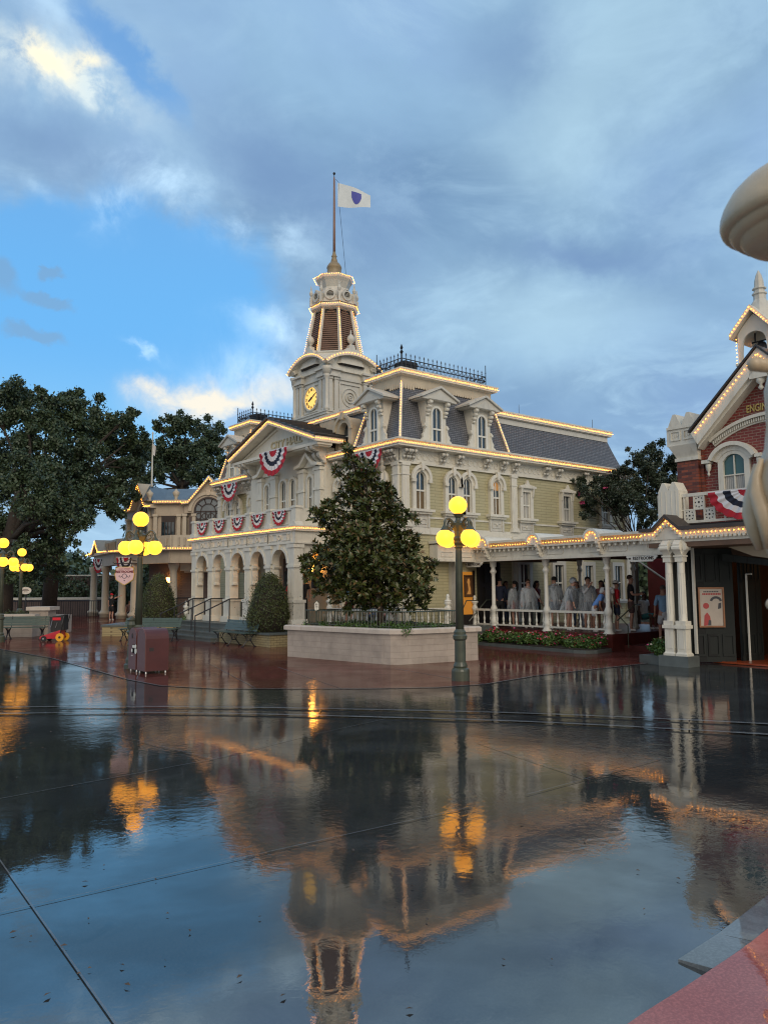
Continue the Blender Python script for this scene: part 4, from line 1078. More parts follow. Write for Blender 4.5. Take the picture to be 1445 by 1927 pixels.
# ---- front porch: five arches, balcony above
PX = -2.35; PF = Matrix.Translation((PX, 0, 0)) @ FRONT
mb = MB(); mb.box(PX-.35, 0, 2.45, 11.0, 0, .64); mb.box(PX+1.0, 0, -.75, 2.45, 0, .64); mb.box(-1.2, 3.1, -1.3, 0, 0, .60)
mb.build('platform', 'kerb', CH)
cen = [3.66, 5.20, 6.73, 8.27, 9.80]
mb = MB(PF); r = .50
for c_ in cen:
    u = -c_; n = 14; zs = 2.77
    a = arc(u, zs, r, PI, 0, n)
    poly = [(u-.77, 2.6), (u-r-.02, 2.6), (u-r, zs)] + a[1:-1] + [(u+r, zs), (u+r+.02, 2.6), (u+.77, 2.6)]
    topl = [(p[0], 3.42) for p in poly]
    mb.band(poly, topl, -.10, .14)
    mb.band(arc(u, zs, r, PI, 0, n), arc(u, zs, r+.10, PI, 0, n), -.16, -.09)
    mb.xz([(u-.05, zs+r-.02), (u-.08, zs+r+.16), (u+.08, zs+r+.16), (u+.05, zs+r-.02)], -.20, -.1)
    for s_ in (-1, 1):                          # shaped spandrel feet
        e = u+s_*r; pts = [(e, zs), (e-s_*.09, zs-.02), (e-s_*.09, zs-.12), (e-s_*.02, zs-.20), (e-s_*.05, zs-.42), (e-s_*.02, zs-.60), (e-s_*.07, zs-.66), (e-s_*.07, zs-.72), (e+s_*.10, zs-.72), (e+s_*.10, zs)]
        if s_ > 0: pts = pts[::-1]
        mb.xz(pts, -.08, .12)
mb.build('arcade_wall', 'trim', CH)
side_arch = MB()
for yb in (2.86, 10.60):
    side_arch.M = Matrix.Translation((0, yb, 0)); u = -1.15
    a = arc(u, 2.77, .62, PI, 0, 12)
    poly = [(-2.35, 2.6), (u-.62, 2.6)] + a + [(u+.62, 2.6), (0, 2.6)]
    side_arch.band(poly, [(p[0], 3.42) for p in poly], -.08, .12)
side_arch.build('arcade_wall', 'trim', CH)
for y_ in [2.89, 4.43, 5.965, 7.50, 9.035, 10.57]:
    mb = MB(PF); u = -y_
    w = .20
    mb.box(u-w, u+w, -.14, .22, 1.5, 3.42)
    mb.box(u-w-.04, u+w+.04, -.18, .26, 3.3, 3.42)
    mb.box(u-w-.04, u+w+.04, -.18, .26, 2.62, 2.70)
    for k in range(4):
        q = u-.15+k*.10; mb.box(q-.012, q+.012, -.155, -.14, 1.62, 2.55)
    mb.box(u-w-.08, u+w+.08, -.22, .30, 1.42, 1.52)
    mb.box(u-w-.05, u+w+.05, -.19, .27, .84, 1.42)
    mb.xz([(u-w-.16, .64), (u+w+.16, .64), (u+w+.06, .86), (u-w-.06, .86)], -.28, .36)
    mb.build('pier', 'trim', CH)
# entablature panels
mb = MB()
mb.box(PX-.12, 0, 2.66, 10.80, 3.42, 3.86)
mb.box(PX-.16, .0, 2.62, 10.84, 3.44, 3.50)
mb.M = PF
for c_ in cen:
    u = -c_
    for x0, x1 in ((-.70, -.56), (-.50, -.16), (.16, .50), (.56, .70)):
        mb.band([(u+x0+.02, 3.58), (u+x0+.02, 3.78), (u+x1-.02, 3.78), (u+x1-.02, 3.58)], [(u+x0, 3.56), (u+x0, 3.80), (u+x1, 3.80), (u+x1, 3.56)], -.15, -.12, True)
    mb.band(arc(u, 3.68, .07, 0, 2*PI, 12)[:-1], arc(u, 3.68, .10, 0, 2*PI, 12)[:-1], -.16, -.12, True)
    for s_ in (-1, 1): mb.box(u+s_*.768-.02, u+s_*.768+.02, -.15, -.12, 3.5, 3.86)
mb.build('entablature', 'trim', CH)
c, bl = cornice('balcony_cornice', CH, [(0, 10.72), (PX, 10.72), (PX, 2.74), (0, 2.74)], 3.84, .24, .22, 'trim', step=.15)
light_string(bl, c)
mb = MB(); mb.box(PX+.05, 0, 2.9, 10.6, 3.95, 4.04); mb.build('balcony_floor', 'tan', CH)
mb = MB(); mb.box(PX+.1, 0, 3.0, 10.5, 3.36, 3.42); mb.build('porch_ceiling', 'tan', CH)
# balustrade
mb = MB(PF)
mb.box(-10.82, -2.64, -.10, .10, 4.60, 4.70); mb.box(-10.78, -2.68, -.06, .06, 4.06, 4.62)
for y_ in [2.75, 4.43, 5.965, 7.50, 9.035, 10.70]:
    mb.box(-y_-.14, -y_+.14, -.13, .13, 4.06, 4.70); mb.box(-y_-.18, -y_+.18, -.16, .16, 4.66, 4.74)
    mb.xz([(-y_-.24, 4.06), (-y_+.24, 4.06), (-y_+.14, 4.2), (-y_-.14, 4.2)], -.18, .13)
for c_ in cen:
    mb.band([(-c_-.48, 4.16), (-c_-.48, 4.52), (-c_+.48, 4.52), (-c_+.48, 4.16)], [(-c_-.52, 4.12), (-c_-.52, 4.56), (-c_+.52, 4.56), (-c_+.52, 4.12)], -.085, -.06, True)
mb.M = Matrix.Identity(4)
for y_ in (2.74, 10.72): mb.box(PX, 0, y_-.06, y_+.06, 4.06, 4.66)
mb.build('balustrade', 'trim', CH)
# steps
for k in range(4):
    mb = MB(); z = .62-.155*(k+1)
    mb.box(PX-.35-.30*(k+1), PX-.35-.30*k-.002, 6.0, 12.2, 0, z+.155-.0); mb.box(PX-.35-.30*(k+1)-.02, PX-.35-.30*k-.05, 5.98, 12.22, z+.11, z+.152)
    mb.build('step', 'kerb', CH)
for y_ in (7.0, 8.6, 10.2, 11.8):
    mb = MB(); x0 = PX-.35-1.35; x1 = PX-.3
    mb.tube([(x0, y_, .0), (x0, y_, .92), (x1, y_, 1.52), (x1+.55, y_, 1.52)], .026, 6)
    for t in (.42, .99): mb.tube([(x0+(x1-x0)*t, y_, .1+.5*t), (x0+(x1-x0)*t, y_, .92+.6*t)], .022, 6)
    mb.tube([(x1+.5, y_, .6), (x1+.5, y_, 1.52)], .022, 6)
    tag(mb.build('handrail', 'iron', CH))
# white balustrade of the terrace
def newel(mb, x, y, z, h=1.0):
    mb.smooth = True
    mb.lathe([(.12, z), (.12, z+.06), (.075, z+.12), (.07, z+.30), (.09, z+.34), (.07, z+.38), (.065, z+h-.34), (.10, z+h-.30), (.115, z+h-.22), (.07, z+h-.14), (.06, z+h-.10), (.13, z+h-.02), (.13, z+h+.0), (.05, z+h+.05), (.045, z+h+.1), (.065, z+h+.14), (.04, z+h+.2), (.005, z+h+.23)], (x, y, 0), 10)
    mb.smooth = False
def railing(name, parent, pts, z, mat='white', h=.62, step=.25, posts=True):
    mb = MB()
    for a, b in zip(pts, pts[1:]):
        a = Vector((*a, 0)); b = Vector((*b, 0)); d = (b-a); ln = d.length; d.normalize(); n = Vector((-d.y, d.x, 0))
        for z0, z1, w in ((z+h-.07, z+h, .055), (z+.08, z+.13, .04)):
            q = [a-n*w, b-n*w, b+n*w, a+n*w]; mb.hexa([(p.x, p.y, z0) for p in q], [(p.x, p.y, z1) for p in q])
        k = int(ln/step)
        for i in range(1, k+1):
            p = a+d*(ln*(i-.5)/k)
            mb.smooth = True
            mb.lathe([(.045, z+.12), (.04, z+.16), (.022, z+.22), (.038, z+.26), (.038, z+.34), (.024, z+.37), (.018, z+h-.16), (.03, z+h-.09), (.035, z+h-.06)], (p.x, p.y, 0), 8)
            mb.smooth = False
        if posts: newel(mb, a.x, a.y, z, .85)
    if posts: newel(mb, pts[-1][0], pts[-1][1], z, .85)
    return mb.build(name, mat, parent)
railing('terrace_balustrade', CH, [(-1.30, 2.3), (-1.30, -.95), (1.2, -.95)], .62)
railing('terrace_balustrade', CH, [(-2.5, 11.2), (-1.8, 12.8), (-.4, 13.4)], .30)
# ================================================================ ARCADE beside the town hall
AR = thing('arcade', (3.2, -4, 0), 'long cream covered arcade with light bulbs along its roof edge and turned columns', 'arcade')
AX = 3.05
AF = Matrix.Translation((AX, 0, 0)) @ FRONT          # u = -Y
def sidewalk_roof():
    mb = MB(); mb.box(AX, 6.6, -8.55, .0, 3.36, 3.47); mb.build('roof', 'white', AR)
    mb = MB(); mb.box(AX+.1, 6.6, -8.55, 0, 2.92, 2.98)
    for k in range(7): mb.box(AX+.1, 6.6, -1.1-k*1.15-.05, -1.1-k*1.15+.05, 2.80, 2.92)
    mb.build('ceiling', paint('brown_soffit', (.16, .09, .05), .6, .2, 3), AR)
    mb = MB(AF)
    mb.box(0, 8.45, 0, .12, 2.86, 3.36); mb.box(0, 8.45, -.05, .14, 2.79, 2.87); mb.box(0, 8.45, -.03, .14, 2.87, 2.90)
    mb.box(-.05, 8.5, -.14, .12, 3.20, 3.25); mb.box(-.05, 8.5, -.22, .12, 3.40, 3.475)
    for k in range(4):                              # panels with roundels
        c = 2.2+(k-.0)*2.33-2.33+.0
        c = -.05+2.33*k
        for x0, x1 in ((.34, .98), (1.35, 1.99)):
            a, b = c+x0+ .0, c+x1
            mb.band([(a+.03, 2.96), (a, 2.99), (a, 3.09), (a+.03, 3.12), (b-.03, 3.12), (b, 3.09), (b, 2.99), (b-.03, 2.96)], [(a+.02, 2.94), (a-.02, 2.98), (a-.02, 3.10), (a+.02, 3.14), (b-.02, 3.14), (b+.02, 3.10), (b+.02, 2.98), (b-.02, 2.94)], -.02, 0, True)
        mb.band(arc(c+1.165, 3.04, .055, 0, 2*PI, 12)[:-1], arc(c+1.165, 3.04, .085, 0, 2*PI, 12)[:-1], -.03, 0, True)
        mb.k = 1; mb.xz(arc(c+1.165, 3.04, .055, 0, 2*PI, 12)[:-1], -.008, 0); mb.k = 0
    k = .2
    while k < 8.4: mb.box(k-.035, k+.035, -.11, 0, 3.13, 3.20); mb.ball((k, -.10, 3.12), .030, 6, 4); k += .21
    fa = mb.build('fascia', ['trim', 'dark'], AR)
    bl = MB(AF)
    stops = [(.15, .80), (1.22, 3.05), (3.5, 5.32), (5.78, 7.55)]
    for a, b in stops: bulbs(bl, (a, -.13, 3.32), (b, -.13, 3.32), .17, .026)
    for c in (1.0, 3.28, 5.55):
        for p, q in arc(c, 3.36, .17, PI*1.0, 0, 5): bl.octa((p, -.27, q), .021)
    light_string(bl, fa)
    for c in (1.0, 3.28, 5.55):
        mb = MB(AF); mb.smooth = False
        mb.xz([(c-.26, 3.26)]+arc(c, 3.36, .26, PI, 0, 12)+[(c+.26, 3.26)], -.235, .9)
        mb.band(arc(c, 3.36, .22, PI, 0, 12), arc(c, 3.36, .29, PI, 0, 12), -.30, 1.1)
        mb.build('barrel_vent', 'white', AR)
    for c in (-.0, 1.07, 3.40, 5.73):
        mb = MB(AF)
        mb.box(c-.07, c+.07, -.08, 0, 2.87, 3.25)
        for yy, zz, rr in ((-.20, 3.22, .075), (-.15, 3.10, .06), (-.12, 2.98, .055)):
            mb.yz([(yy+rr*math.cos(2*PI*i/9), zz+rr*math.sin(2*PI*i/9)) for i in range(9)], c-.05, c+.05)
        mb.yz([(0, 3.3), (-.25, 3.3), (-.22, 3.12), (-.1, 3.0), (-.12, 2.9), (0, 2.85)], c-.035, c+.035)
        mb.build('bracket', 'trim', AR)
sidewalk_roof()
# return piece of the roof along the town hall side
SF = Matrix.Translation((0, -.42, 0))
mb = MB(SF); mb.box(1.25, 3.05, 0, .40, 2.86, 3.36); mb.box(1.2, 3.05, -.05, .40, 2.79, 2.87); mb.box(1.2, 3.05, -.2, .40, 3.40, 3.48)
for a, b in ((1.42, 1.95), (2.25, 2.85)):
    mb.band([(a, 2.97), (a, 3.11), (b, 3.11), (b, 2.97)], [(a-.02, 2.95), (a-.02, 3.13), (b+.02, 3.13), (b+.02, 2.95)], -.02, 0, True)
fa = mb.build('fascia', 'trim', AR)
bl = MB(SF); bulbs(bl, (1.3, -.13, 3.32), (3.0, -.13, 3.32), .17, .026); light_string(bl, fa)
def turned(x, y, z0, z1, parent=AR, name='column', sc=1.0):
    mb = MB(); mb.smooth = True; s = sc
    mb.lathe([(.17*s, z0), (.17*s, z0+.05), (.12*s, z0+.12), (.11*s, z0+.20), (.115*s, z0+.22), (.115*s, z0+.34), (.095*s, z0+.36), (.09*s, z0+.58), (.115*s, z0+.62), (.115*s, z0+.74), (.07*s, z0+.84), (.062*s, z1-.52), (.07*s, z1-.44), (.11*s, z1-.38), (.12*s, z1-.35), (.075*s, z1-.28), (.07*s, z1-.22), (.11*s, z1-.18), (.115*s, z1-.05), (.13*s, z1-.03), (.13*s, z1)], (x, y, 0), 14)
    return mb.build(name, 'white', parent)
for y_ in (-1.05, -3.38, -5.72): turned(3.28, y_, .46, 2.80)
turned(2.08, -.55, .60, 2.80)
for y_ in (-2.4, -4.6, -6.9): turned(6.3, y_, .5, 2.85, sc=.8)
railing('railing', AR, [(3.28, -.12), (3.28, -1.05)], .52, posts=False, h=.64, step=.24)
railing('railing', AR, [(3.28, -1.05), (3.28, -3.38)], .52, posts=False, h=.64, step=.29)
railing('railing', AR, [(3.28, -3.38), (3.28, -5.72)], .52, posts=False, h=.64, step=.29)
for p_ in ((3.28, -.12), (1.2, -.95)):
    mb = MB(); newel(mb, p_[0], p_[1], .50, .90); mb.build('newel_post', 'white', AR)
mb = MB(); mb.box(3.12, 9.0, -5.95, 0, 0, .50); mb.box(3.05, 3.2, -6.0, 0, .02, .46)
for k, x_ in enumerate((3.7, 5.7, 6.2)): mb.box(x_, 9.0, -8.6, -5.95, 0+.0, .165*(k+1))
mb.build('deck', paint('dark_red_deck', (.085, .018, .014), .35, .3, 4), AR)
mb = MB(); mb.box(6.9, 7.0, -8.7, -2.0, 0, .0+.01)
for (p, q) in (((2.9, -.2, .72), (3.7, -.3, 1.45)), ((1.0, -1.3, .35), (2.4, -.6, 1.45))):
    mb.tube([p, q, (q[0]+.5, q[1], q[2])], .02, 6)
mb.tube([(3.4, -5.95, .9), (4.3, -5.95, 1.35), (4.6, -5.95, 1.35)], .02, 6)
mb.tube([(3.3, -6.0, 1.1), (3.55, -6.2, .75)], .016, 6); mb.tube([(3.55, -6.2, .75), (3.55, -6.2, .1)], .016, 6)
mb.build('handrail', 'lampg', AR)
# rear of the courtyard seen below the roof
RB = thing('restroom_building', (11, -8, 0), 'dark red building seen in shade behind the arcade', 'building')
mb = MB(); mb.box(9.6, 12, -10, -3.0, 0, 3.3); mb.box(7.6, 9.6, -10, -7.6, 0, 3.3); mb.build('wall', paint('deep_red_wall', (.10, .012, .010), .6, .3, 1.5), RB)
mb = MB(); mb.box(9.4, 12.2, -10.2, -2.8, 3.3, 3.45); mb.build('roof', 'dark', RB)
mb = MB(); mb.box(9.5, 9.6, -5.6, -4.6, 0, 2.3); mb.build('door', 'dark', RB)
UM = thing('folded_canopy', (7.3, -5.3, 0), 'red canvas canopy on slanted white poles behind the arcade', 'canopy')
mb = MB(); mb.tube([(7.0, -4.2, 2.85), (7.6, -6.4, 1.2)], .035, 6); mb.tube([(7.0, -6.4, 2.85), (7.4, -5.0, 1.3)], .03, 6); mb.tube([(7.5, -6.0, 0), (7.5, -6.0, 2.9)], .09, 8); mb.build('pole', 'trimg', UM)
mb = MB(); mb.add([(7.9, -4.0, 2.9), (7.9, -8.0, 2.9), (8.1, -8.0, 1.25), (8.1, -5.6, 1.1)], [(0, 1, 2, 3)]); mb.add([(7.93, -4.0, 2.9), (7.93, -8.0, 2.9), (8.13, -8.0, 1.25), (8.13, -5.6, 1.1)], [(0, 1, 2, 3)]); mb.build('canvas', 'c_maroon', UM)

def sign_board(loc, fr, w, label):
    t = thing('hanging_sign', loc, label, 'sign')
    h = .20; mb = MB(fr)
    mb.xz([(-w/2, 0), (-w/2, -.05), (-w/2+.03, -.06), (-w/2+.05, -.10), (-w/2+.12, -.13), (-w/2+.14, -.17), (w/2-.14, -.17), (w/2-.12, -.13), (w/2-.05, -.10), (w/2-.03, -.06), (w/2, -.05), (w/2, 0)], -.02, .02)
    mb.build('board', 'white', t)
    text('lettering', 'RESTROOMS', t, 'ink', (.05, -.022, -.075), .125, fr, .003, w*.95, .003)
    mb = MB(fr); mb.box(-w*.43, -w*.40, -.026, -.02, -.09, -.06); mb.box(-w*.40, -w*.355, -.026, -.02, -.10, -.05); mb.build('pointing_hand', 'ink', t)
    return t
sign_board((3.0, -.36, 2.78), Matrix.Translation((3.0, -.36, 2.78)) @ FRONT, .92, 'white RESTROOMS board hanging under the arcade beside the middle lamp')
sign_board((3.0, -7.12, 2.78), Matrix.Translation((3.0, -7.12, 2.78)) @ FRONT, 1.0, 'white RESTROOMS board hanging under the arcade beside the paired columns')

# ================================================================ FIREHOUSE (right)
FH = thing('firehouse', (2.5, -11, 0), 'red brick firehouse with steep gable, bell turret and lit awning', 'firehouse')
FXX = 2.5
FF = Matrix.Translation((FXX, 0, 0)) @ FRONT
RY = 11.12                                         # ridge at u = 11.12
mb = MB(FF); mb.xz([(8.75, 2.9), (8.75, 5.9), (9.35, 5.9), (9.45, 6.05), (RY, 7.68), (2*RY-9.45, 6.05), (2*RY-9.35, 5.9), (2*RY-8.75, 5.9), (2*RY-8.75, 2.9)], 0, 6)
mb.xz([(8.75, 0), (8.75, 2.9), (9.62, 2.9), (9.62, 0)], 0, 6); mb.xz([(12.6, 0), (12.6, 2.9), (13.5, 2.9), (13.5, 0)], 0, 6)
mb.build('wall', 'brick', FH)
mb = MB(FF); mb.box(8.72, 9.32, -.16, -.002, 2.9, 5.30); mb.box(9.30, 9.42, -.06, -.001, 2.9, 5.9)
mb.build('pilaster', 'brickd', FH)
# room behind the open doors
mb = MB(FF); mb.box(9.62, 12.6, 2.6, 2.7, 0, 2.9); mb.box(9.62, 9.68, .0, 2.7, 0, 2.9); mb.box(12.54, 12.6, 0, 2.7, 0, 2.9)
mb.build('inner_wall', 'wood', FH)
mb = MB(FF); mb.ball((11.5, 1.6, 2.45), .06, 8, 6); mb.tube([(11.5, 1.6, 2.5), (11.5, 1.6, 2.86)], .012, 4); mb.build('inner_lamp', 'lantern', FH)
mb = MB(FF); mb.box(9.6, 12.6, -.4, 2.6, .01, .05); mb.build('threshold', paint('orange_red_floor', (.30, .06, .02), .3, .2, 3), FH)
mb = MB(FF); mb.box(8.8, 13.3, -1.75, -.0, 2.86, 3.02); mb.box(8.8, 13.3, -.1, -.0, 2.5, 2.9)
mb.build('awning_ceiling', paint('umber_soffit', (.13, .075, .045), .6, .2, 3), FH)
mb = MB(FF); mb.xz([(10.3, 2.86), (10.9, 2.62), (11.6, 2.5), (13.3, 2.45), (13.3, 2.86)], -.7, -.5); mb.build('arch_panel', 'tan', FH)
mb = MB(FF); mb.xz([(10.1, 2.70), (10.9, 2.58), (11.6, 2.46), (13.3, 2.41), (13.3, 2.30), (11.6, 2.33), (10.9, 2.42), (10.1, 2.52)], -.62, -.4); mb.build('arch_beam', 'green', FH)
# corner corbel block with two little gables
mb = MB(FF)
mb.box(8.60, 9.36, -.30, .5, 5.62, 6.10)
mb.hexa([(8.75, -.18, 5.28), (9.34, -.18, 5.28), (9.34, .4, 5.28), (8.75, .4, 5.28)], [(8.58, -.32, 5.62), (9.38, -.32, 5.62), (9.38, .5, 5.62), (8.58, .5, 5.62)])
mb.box(8.70, 9.36, -.22, .4, 5.20, 5.29); mb.box(8.56, 9.38, -.34, .5, 6.06, 6.13)
for a in (8.60, 8.99): mb.xz([(a, 6.13), (a+.38, 6.13), (a+.23, 6.46), (a+.15, 6.46)], -.33, .5)
for a in (8.66, 9.03):
    mb.band([(a+.03, 5.78), (a+.03, 5.98), (a+.25, 5.98), (a+.25, 5.78)], [(a, 5.75), (a, 6.01), (a+.28, 6.01), (a+.28, 5.75)], -.33, -.30, True)
    for j in range(3): mb.box(a+.07+j*.06, a+.10+j*.06, -.315, -.30, 5.82+j*.02, 5.93)
mb.box(8.54, 8.60, -.30, .5, 5.62, 6.10)
mb.build('corbel_block', 'trim', FH)
# gable rakes
for s_ in (1, -1):
    def U(u): return u if s_ > 0 else 2*RY-u
    mb = MB(FF)
    lo = (U(9.40), 5.93); hi = (U(RY), 7.68)
    mb.band([(U(9.47), 5.55), (RY, 7.24)], [(U(9.30), 5.86), (RY, 7.70)], -.42, .1)
    mb.band([(U(9.42), 5.45), (RY, 7.12)], [(U(9.46), 5.56), (RY, 7.26)], -.32, .1)
    rk = mb.build('gable_rake', 'trim', FH)
    bl = MB(FF); bulbs(bl, (U(9.44), -.45, 5.86), (RY-.02*s_, -.45, 7.52), .175, .024); light_string(bl, rk)
    mb = MB(FF)
    p = [(U(9.25), 5.88), (RY, 7.72)]
    mb.band(p, [(a, b+.055) for a, b in p], -.48, 6.2)
    mb.build('roof_slope', 'roofm', FH)
mb = MB(FF); mb.box(RY-.22, RY+.22, -.42, .0, 6.95, 7.2); mb.smooth = True; mb.lathe([(.02, 6.66), (.07, 6.72), (.03, 6.80), (.10, 6.86), (.11, 6.97)], (RY-.0, -.3, 0), 10); mb.build('pendant', 'trim', FH)
# string arch with dentils, window with hood
mb = MB(FF)
A = arc(RY, 3.55, 2.38, PI/2+.62, PI/2-.62, 22); B = arc(RY, 3.55, 2.52, PI/2+.62, PI/2-.62, 22); C_ = arc(RY, 3.55, 2.60, PI/2+.62, PI/2-.62, 22)
mb.band(B, C_, -.14, 0); mb.band(A, B, -.04, 0)
for k in range(52):
    a = PI/2+.6-1.2*k/51; p = (RY+2.46*math.cos(a), 3.55+2.46*math.sin(a)); mb.box(p[0]-.014, p[0]+.014, -.10, -.03, p[1]-.04, p[1]+.05)
mb.build('arched_string_course', 'trim', FH)
text('lettering', 'ENGINE CO. 71', FH, 'gold', (RY+.06, -.02, 6.30), .26, FF, .012, .66, .004)
for c in (10.23, 12.0):
    mb = MB(FF); r = .27; z0 = 4.25; z1 = 5.14
    top_ = arc(c, 4.86, .40, PI-.72, .72, 12)
    mb.band([(c-r, z0)]+[(c-r, 5.06)]+arc(c, 4.93, .30, PI*.78, PI*.22, 10)[1:-1]+[(c+r, 5.06)]+[(c+r, z0)], [(c-.41, z0), (c-.41, 5.13)]+arc(c, 4.90, .47, PI*.80, PI*.20, 10)[1:-1]+[(c+.41, 5.13), (c+.41, z0)], -.10, .02)
    w_ = mb.build('window', 'trim', FH)
    mb = MB(FF); mb.band(arc(c, 4.86, .58, PI*.86, PI*.14, 14), arc(c, 4.86, .68, PI*.86, PI*.14, 14), -.22, 0); mb.box(c-.80, c-.58, -.20, 0, 5.06, 5.15); mb.box(c+.58, c+.75, -.20, 0, 5.06, 5.15)
    mb.band(arc(c, 4.86, .46, PI*.86, PI*.14, 14), arc(c, 4.86, .585, PI*.86, PI*.14, 14), -.12, 0)
    for s_ in (-1, 1):
        mb.smooth = True; mb.lathe([(.01, 4.72), (.04, 4.78), (.02, 4.84), (.06, 4.90), (.075, 5.0), (.07, 5.06)], (c+s_*.66, -.10, 0), 8); mb.smooth = False
    mb.build('hood', 'trim', w_)
    mb = MB(FF); mb.add([(a, -.03, b) for a, b in [(c-r, 4.70), (c-r, 5.06)]+arc(c, 4.93, .30, PI*.78, PI*.22, 10)[1:-1]+[(c+r, 5.06), (c+r, 4.70)]], [tuple(range(13))]); mb.build('glass', paint('teal_reflecting_glass', (.05, .12, .12), .1, .2, 1), w_)
    mb = MB(FF); mb.box(c-r, c+r, -.032, -.028, z0, 4.70); mb.build('curtain', 'curtw', w_)
    mb = MB(FF); mb.box(c-r, c+r, -.07, -.034, 4.685, 4.715); mb.box(c-.016, c+.016, -.065, -.034, z0, 5.2); mb.build('sash', 'trim', w_)
mb = MB(FF); mb.lathe([(.01, -.08), (.06, -.06), (.08, 0), (.01, .0)], (0, 0, 0), 4) if False else mb.xz(arc(11.12, 5.52, .075, 0, 2*PI, 14)[:-1], -.05, 0); mb.build('rosette', 'trimg', FH)
# awning
AWX = .72; WF = Matrix.Translation((AWX, 0, 0)) @ FRONT
mb = MB(WF)
gp = [(8.62, 3.26), (8.98, 3.26), (9.35, 3.58), (9.72, 3.26), (13.2, 3.26)]
mb.band([(a, b-.17) for a, b in gp], [(a, b+.0) for a, b in gp], -.02, .12)
mb.xz([(8.98, 3.05), (9.72, 3.05), (9.72, 3.20), (9.35, 3.50), (8.98, 3.20)], .0, .1)
mb.box(8.62, 13.2, .02, .14, 2.98, 3.10)
for k in range(44):                                # dentils
    u = 8.66+k*.105
    if 8.95 < u < 9.75: z = 3.09+.32*(1-abs(u-9.35)/.37) if abs(u-9.35) < .37 else 3.06
    else: z = 3.06
    mb.box(u-.028, u+.028, -.07, .02, z-.01, z+.055)
aw = mb.build('awning_fascia', 'trim', FH)
bl = MB(WF)
bulbs(bl, (8.66, -.06, 3.19), (8.98, -.06, 3.19), .17, .024); bulbs(bl, (8.98, -.06, 3.18), (9.35, -.06, 3.50), .17, .024); bulbs(bl, (9.35, -.06, 3.50), (9.72, -.06, 3.18), .17, .024); bulbs(bl, (9.88, -.06, 3.19), (13.2, -.06, 3.19), .17, .024)
light_string(bl, aw)
mb = MB(WF); mb.band([(a, b+.002) for a, b in gp], [(a, b+.09) for a, b in gp], -.12, 1.8); mb.build('awning_roof', paint('dark_brown_roofing', (.05, .038, .032), .5, .2, 4), FH)
def fluted(x, y):
    mb = MB(T(x, y))
    mb.box(-.15, .15, -.15, .15, .25, .30); mb.hexa([(-.14, -.14, .30), (.14, -.14, .30), (.14, .14, .30), (-.14, .14, .30)], [(-.115, -.115, .34), (.115, -.115, .34), (.115, .115, .34), (-.115, .115, .34)])
    mb.box(-.115, .115, -.115, .115, .34, .92); mb.box(-.155, .155, -.155, .155, .90, .98); mb.box(-.13, .13, -.13, .13, .98, 1.08)
    for s_ in (-1, 1):
        mb.box(-.07, .07, s_*.115, s_*.125, .42, .84); mb.box(s_*.115, s_*.125, -.07, .07, .42, .84)
    # fluted shaft
    n = 24
    for (z0, z1, r0, r1, fl_) in ((1.08, 1.25, .10, .098, 0), (1.25, 2.22, .098, .088, .010), (2.22, 2.50, .088, .086, 0)):
        v = []
        for z, rr in ((z0, r0), (z1, r1)):
            for k in range(n): q = rr-(fl_ if k % 2 else 0); v.append((q*math.cos(2*PI*k/n), q*math.sin(2*PI*k/n), z))
        mb.add(v, [(k, (k+1) % n, n+(k+1) % n, n+k) for k in range(n)])
    mb.box(-.10, .10, -.10, .10, 2.50, 2.64); mb.box(-.12, .12, -.12, .12, 2.62, 2.66)
    # volute capital
    for rot in range(4):
        mm = MB(T(x, y) @ Matrix.Rotation(rot*PI/2, 4, 'Z'))
        mm.yz([(-.09, 2.66), (-.13, 2.72), (-.19, 2.80), (-.20, 2.92), (-.15, 2.98), (-.10, 3.03), (0, 3.03), (0, 2.66)], -.09, .09)
        mm.yz([(-.17+.055*math.cos(2*PI*i/9), 2.83+.06*math.sin(2*PI*i/9)) for i in range(9)], -.11, .11)
        mb.v += mm.v and [] ; mb.M_, o_ = mb.M, len(mb.v); mb.v += mm.v; mb.f += [tuple(i+o_ for i in f) for f in mm.f]; mb.mi += mm.mi; mb.sm += mm.sm
    return mb.build('column', 'trim', FH)
fluted(.78, -9.32); fluted(.78, -9.64)
# plinth under the pair, balcony rail, corner pickets
mb = MB(); mb.box(.55, 1.05, -9.86, -9.08, 0, .25); mb.build('plinth', 'kerb', FH)
BFm = Matrix.Translation((1.30, 0, 0)) @ FRONT
mb = MB(BFm)
for a in (8.86, 9.14):
    mb.xz([(a, 3.50), (a+.28, 3.50), (a+.28, 4.30), (a+.17, 4.52), (a+.11, 4.52), (a, 4.30)], -.12, .3)
    mb.box(a+.07, a+.08, -.13, -.12, 3.6, 4.3); mb.box(a+.20, a+.21, -.13, -.12, 3.6, 4.3)
mb.box(8.82, 9.44, -.10, .3, 3.46, 4.22)
mb.build('corner_picket', 'trim', FH)
mb = MB(BFm); z0 = 3.50
mb.box(9.44, 13.2, -.03, .03, 4.12, 4.20); mb.box(9.44, 13.2, -.03, .03, 3.46, 3.52)
for c in range(9):
    a = 9.5+c*.26
    mb.box(a-.015, a+.015, -.025, .025, 3.5, 4.15)
mb.box(9.44, 13.2, -.02, .02, 3.78, 3.81)
def holes(x0, x1, z0, z1):                         # pierced boards: small square holes in a cream board
    mb.k = 0; mb.box(x0, x1, -.012, .012, z0, z1); mb.k = 1
    w, h = x1-x0, z1-z0
    for fx, fz in ((.5, .5), (.2, .2), (.8, .2), (.2, .8), (.8, .8), (.5, .12), (.5, .88), (.12, .5), (.88, .5)):
        s_ = .022 if (fx, fz) == (.5, .5) else .014
        mb.box(x0+w*fx-s_, x0+w*fx+s_, -.016, .016, z0+h*fz-s_, z0+h*fz+s_)
    mb.k = 0
